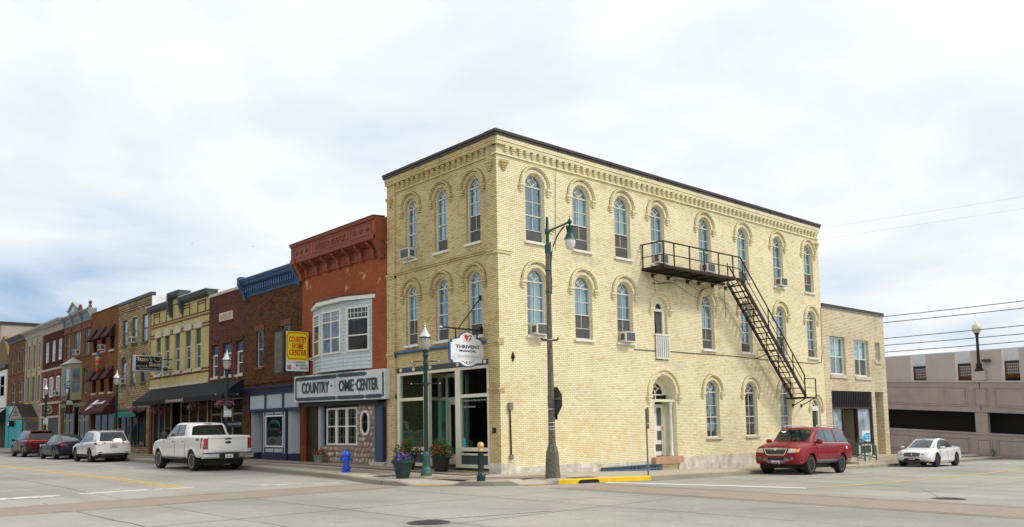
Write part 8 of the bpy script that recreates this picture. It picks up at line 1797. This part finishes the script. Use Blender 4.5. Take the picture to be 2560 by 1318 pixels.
# sedans
def sedan(name, label, paint, rim, spokes, front):
    c = Car(name, label, paint,
        [(-2.44, .72, .44, .90, .96), (-2.38, .84, .34, .98, 1.04), (-2.1, .90, .28, .99, 1.06), (-1.4, .925, .24, .96, 1.03), (-.5, .93, .22, .93, .98), (.8, .93, .22, .90, .96), (1.3, .925, .24, .88, .95), (1.9, .90, .26, .80, .89), (2.25, .82, .30, .70, .79), (2.42, .68, .36, .62, .69), (2.47, .52, .42, .56, .62)],
        [(-2.0, .74, .98, .62, 1.05), (-1.5, .78, .96, .58, 1.24), (-1.0, .81, .95, .57, 1.39), (-.5, .83, .94, .57, 1.46), (.0, .83, .93, .57, 1.47), (.4, .82, .92, .57, 1.41), (.8, .80, .92, .57, 1.24), (1.45, .74, .91, .60, .935)],
        (1.42, -1.43), .35, cat='car', rim=rim, spokes=spokes)
    c.decal('windscreen', 'car_glass_blue' if front else 'car_glass', 'front', [(-.66, .97), (.66, .97), (.53, 1.415), (-.53, 1.415)], .01)
    c.decal('rear_window', 'car_glass_blue', 'rear', [(-.62, 1.09), (.62, 1.09), (.51, 1.40), (-.51, 1.40)], .01)
    for v in ('left', 'right'):
        c.decal('side_window', 'car_glass' if front else 'car_glass_blue', v, [(.0, .98), (1.0, .965), (.38, 1.34), (.0, 1.40)], .01); c.decal('side_window', 'car_glass' if front else 'car_glass_blue', v, [(-1.0, 1.0), (-.06, .985), (-.06, 1.40), (-.85, 1.335)], .01); c.decal('quarter_window', 'car_glass', v, [(-1.42, 1.04), (-1.05, 1.01), (-.92, 1.31), (-1.3, 1.16)], .01)
    c.door(-.03, 1.06, .34, .93, .12, .80, -.1); c.door(-1.02, -.05, .34, .95, -.85, .83, 0)
    for v in ('left', 'right'): c.decal('sill_trim', 'chrome' if front else 'plastic', v, [(-.9, .30), (.95, .30), (.95, .318), (-.9, .318)], .016)
    if front:
        c.decal('roof_glass', 'car_glass', 'top', [(-.55, -.42), (.36, -.42), (.36, .42), (-.55, .42)], .008)
        g = c.decal('grille', 'plastic_grey', 'front', [(-.36, .54), (.36, .54), (.42, .68), (.40, .72), (.2, .745), (-.2, .745), (-.40, .72), (-.42, .68)], .02)
        for i in range(7): z = .565+i*.025; c.decal('grille_bar', 'lamp_smoke', 'front', [(-.36, z), (.36, z), (.37, z+.008), (-.37, z+.008)], .026, g)
        c.decal('grille_emblem', 'chrome', 'front', [(-.02, .58), (.02, .58), (.02, .72), (-.02, .72)], .03, g)
        for k in (1, -1):
            h = c.decal('headlamp', 'lamp_smoke', 'front', [(k*.47, .62), (k*.70, .64), (k*.84, .70), (k*.86, .78), (k*.66, .77), (k*.50, .71)], .014); c.decal('headlamp_lens', 'lamp_clear', 'front', [(k*.50, .67), (k*.66, .69), (k*.66, .74), (k*.54, .715)], .018, h); c.decal('projector', 'chrome', 'front', [(k*.72, .69), (k*.80, .70), (k*.80, .755), (k*.72, .75)], .02, h)
            c.decal('side_vent', 'plastic', 'front', [(k*.50, .40), (k*.66, .345), (k*.80, .36), (k*.84, .47), (k*.6, .44)], .012)
        c.decal('lower_intake', 'plastic', 'front', [(-.46, .33), (.46, .33), (.34, .44), (-.34, .44)], .014); c.decal('intake_trim', 'chrome', 'front', [(-.62, .31), (.62, .31), (.60, .328), (-.60, .328)], .02); c.plate('front', .445, .30, .13)
    else:
        for k in (1, -1):
            c.decal('tail_lamp', 'lamp_red', 'rear', [(k*.45, .86), (k*.80, .83), (k*.82, .92), (k*.50, .94)], .016); c.decal('tail_lamp_side', 'lamp_red', 'left' if k > 0 else 'right', [(-2.40, .84), (-2.12, .90), (-2.14, .95), (-2.40, .93)], .012)
        c.decal('rear_bumper', paint, 'rear', [(-.78, .40), (.78, .40), (.80, .60), (-.80, .60)], .02); c.decal('bumper_skirt', 'plastic', 'rear', [(-.72, .34), (.72, .34), (.74, .40), (-.74, .40)], .022); c.plate('rear', .70); sp = c.decal('boot_spoiler', paint, 'rear', [(-.6, 1.0), (.6, 1.0), (.58, 1.03), (-.58, 1.03)], .05)
    c.mirrors(.92, .99, paint, .22, .14); return c
c = sedan('dark_sedan', 'blue-black sedan parked between the red SUV and the white SUV', 'car_black', 'alloy', 8, False); c.place(-4.5, 35.2, R(90))
c = sedan('white_sedan', 'white sedan with mesh grille parked in front of the parking garage', 'car_white', 'alloy_dark', 12, True); c.place(27.84, -2.7, R(182.6))
# red full-size SUV
c = Car('red_suv', 'large red SUV with chrome grille parked beside the cream side wall', 'car_red',
    [(-2.60, .86, .62, 1.14, 1.18), (-2.54, .97, .52, 1.22, 1.25), (-2.2, 1.0, .47, 1.245, 1.27), (-1.40, 1.005, .45, 1.25, 1.28), (0, 1.0, .44, 1.25, 1.28), (1.0, 1.0, .44, 1.23, 1.31), (1.55, 1.0, .45, 1.19, 1.30), (2.0, .99, .43, 1.13, 1.25), (2.35, .96, .40, 1.06, 1.18), (2.52, .91, .40, .99, 1.12), (2.60, .84, .42, .92, 1.04), (2.63, .74, .46, .84, .94)],
    [(-2.50, .90, 1.24, .80, 1.26), (-2.36, .90, 1.24, .75, 1.62), (-2.2, .90, 1.24, .74, 1.80), (-1.9, .90, 1.24, .74, 1.87), (-.5, .91, 1.24, .74, 1.90), (.3, .91, 1.23, .74, 1.88), (.62, .90, 1.22, .74, 1.80), (1.36, .84, 1.21, .76, 1.25)],
    (1.60, -1.42), .40, cat='car', rim='alloy_bronze', spokes=5, tw=.27)
c.lip((1.60, -1.42), .40, 'car_red', .09, .035)
c.decal('windscreen', 'car_glass', 'front', [(-.74, 1.31), (.74, 1.31), (.66, 1.80), (-.66, 1.80)], .01)
c.decal('rear_window', 'car_glass', 'rear', [(-.70, 1.30), (.70, 1.30), (.64, 1.76), (-.64, 1.76)], .01)
for v in ('left', 'right'):
    for q in ([(.02, 1.29), (.90, 1.28), (.45, 1.74), (.02, 1.80)], [(-.98, 1.29), (-.06, 1.29), (-.06, 1.80), (-.80, 1.80)], [(-2.25, 1.30), (-1.12, 1.29), (-.95, 1.80), (-2.05, 1.78)]): c.decal('side_window', 'pane_sky' if 0 else 'car_glass_blue', v, q, .01)
    c.decal('belt_trim', 'chrome', v, [(-2.3, 1.258), (.9, 1.245), (.9, 1.265), (-2.3, 1.28)], .016)
    c.decal('sill_cladding', 'plastic_grey', v, [(-.88, .46), (1.06, .46), (1.06, .58), (-.88, .58)], .02); c.decal('running_board', 'plastic_grey', v, [(-.9, .36), (1.1, .36), (1.1, .42), (-.9, .42)], .12); c.decal('body_moulding', 'car_red', v, [(-.88, .74), (1.06, .74), (1.06, .80), (-.88, .80)], .018)
    c.decal('rear_cladding', 'plastic_grey', v, [(-2.5, .52), (-1.95, .50), (-1.95, .60), (-2.5, .62)], .02)
c.door(.0, 1.05, .60, 1.22, .18, 1.08, -.05, 'chrome'); c.door(-.95, -.02, .60, 1.23, -.76, 1.09, 0, 'chrome')
f = c.decal('fuel_cap', 'sign_white', 'left', [(-1.95+.07*math.cos(a), 1.06+.06*math.sin(a)) for a in [k*math.pi/6 for k in range(12)]], .012, sub=1)
g = c.decal('grille', 'chrome', 'front', [(-.34, .76), (.34, .76), (.40, .80), (.49, 1.02), (.46, 1.06), (-.46, 1.06), (-.49, 1.02), (-.40, .80)], .03)
gi = c.decal('grille_insert', 'plastic', 'front', [(-.32, .785), (.32, .785), (.37, .82), (.44, .985), (-.44, .985), (-.37, .82)], .038, g)
for i in range(15): y = -.35+i*.05; c.decal('grille_bar', 'plastic_grey', 'front', [(y-.006, .79), (y+.006, .79), (y+.006, .98), (y-.006, .98)], .046, g)
c.decal('grille_emblem', 'chrome', 'front', [(-.035, .94), (.035, .94), (.05, 1.07), (-.05, 1.07)], .05, g)
for k in (1, -1):
    h = c.decal('headlamp', 'lamp_clear', 'front', [(k*.50, .85), (k*.80, .87), (k*.80, 1.01), (k*.54, 1.03)], .02); c.decal('turn_lamp', 'lamp_amber', 'front', [(k*.80, .872), (k*.90, .885), (k*.90, .985), (k*.80, 1.008)], .02, h); c.decal('lamp_bowl', 'silver', 'front', [(k*.58, .88), (k*.68, .885), (k*.68, .99), (k*.59, 1.0)], .024, h)
    c.decal('fog_lamp', 'lamp_smoke', 'front', [(k*.66+.075*math.cos(a), .645+.07*math.sin(a)) for a in [q*math.pi/6 for q in range(12)]], .02, sub=1)
    c.decal('bumper_corner', 'plastic_grey', 'front', [(k*.36, .66), (k*.28, .45), (k*.92, .44), (k*.93, .54), (k*.58, .55), (k*.46, .66)], .03)
c.decal('bumper_grille', 'plastic', 'front', [(-.30, .58), (.30, .58), (.32, .66), (-.32, .66)], .012); c.decal('bumper_centre', 'plastic_grey', 'front', [(-.3, .46), (.3, .46), (.3, .57), (-.3, .57)], .03)
c.plate('front', .47, .32, .16)
c.rails(.35, -1.9, .68, 1.96, 'silver'); c.mirrors(.98, 1.30, 'car_red', .26, .20)
c.decal('tail_lamp', 'lamp_red', 'rear', [(.78, .8), (.9, .8), (.9, 1.2), (.78, 1.2)], .02, mirror=True)
c.place(13.96, -3.2, R(180+4.6))
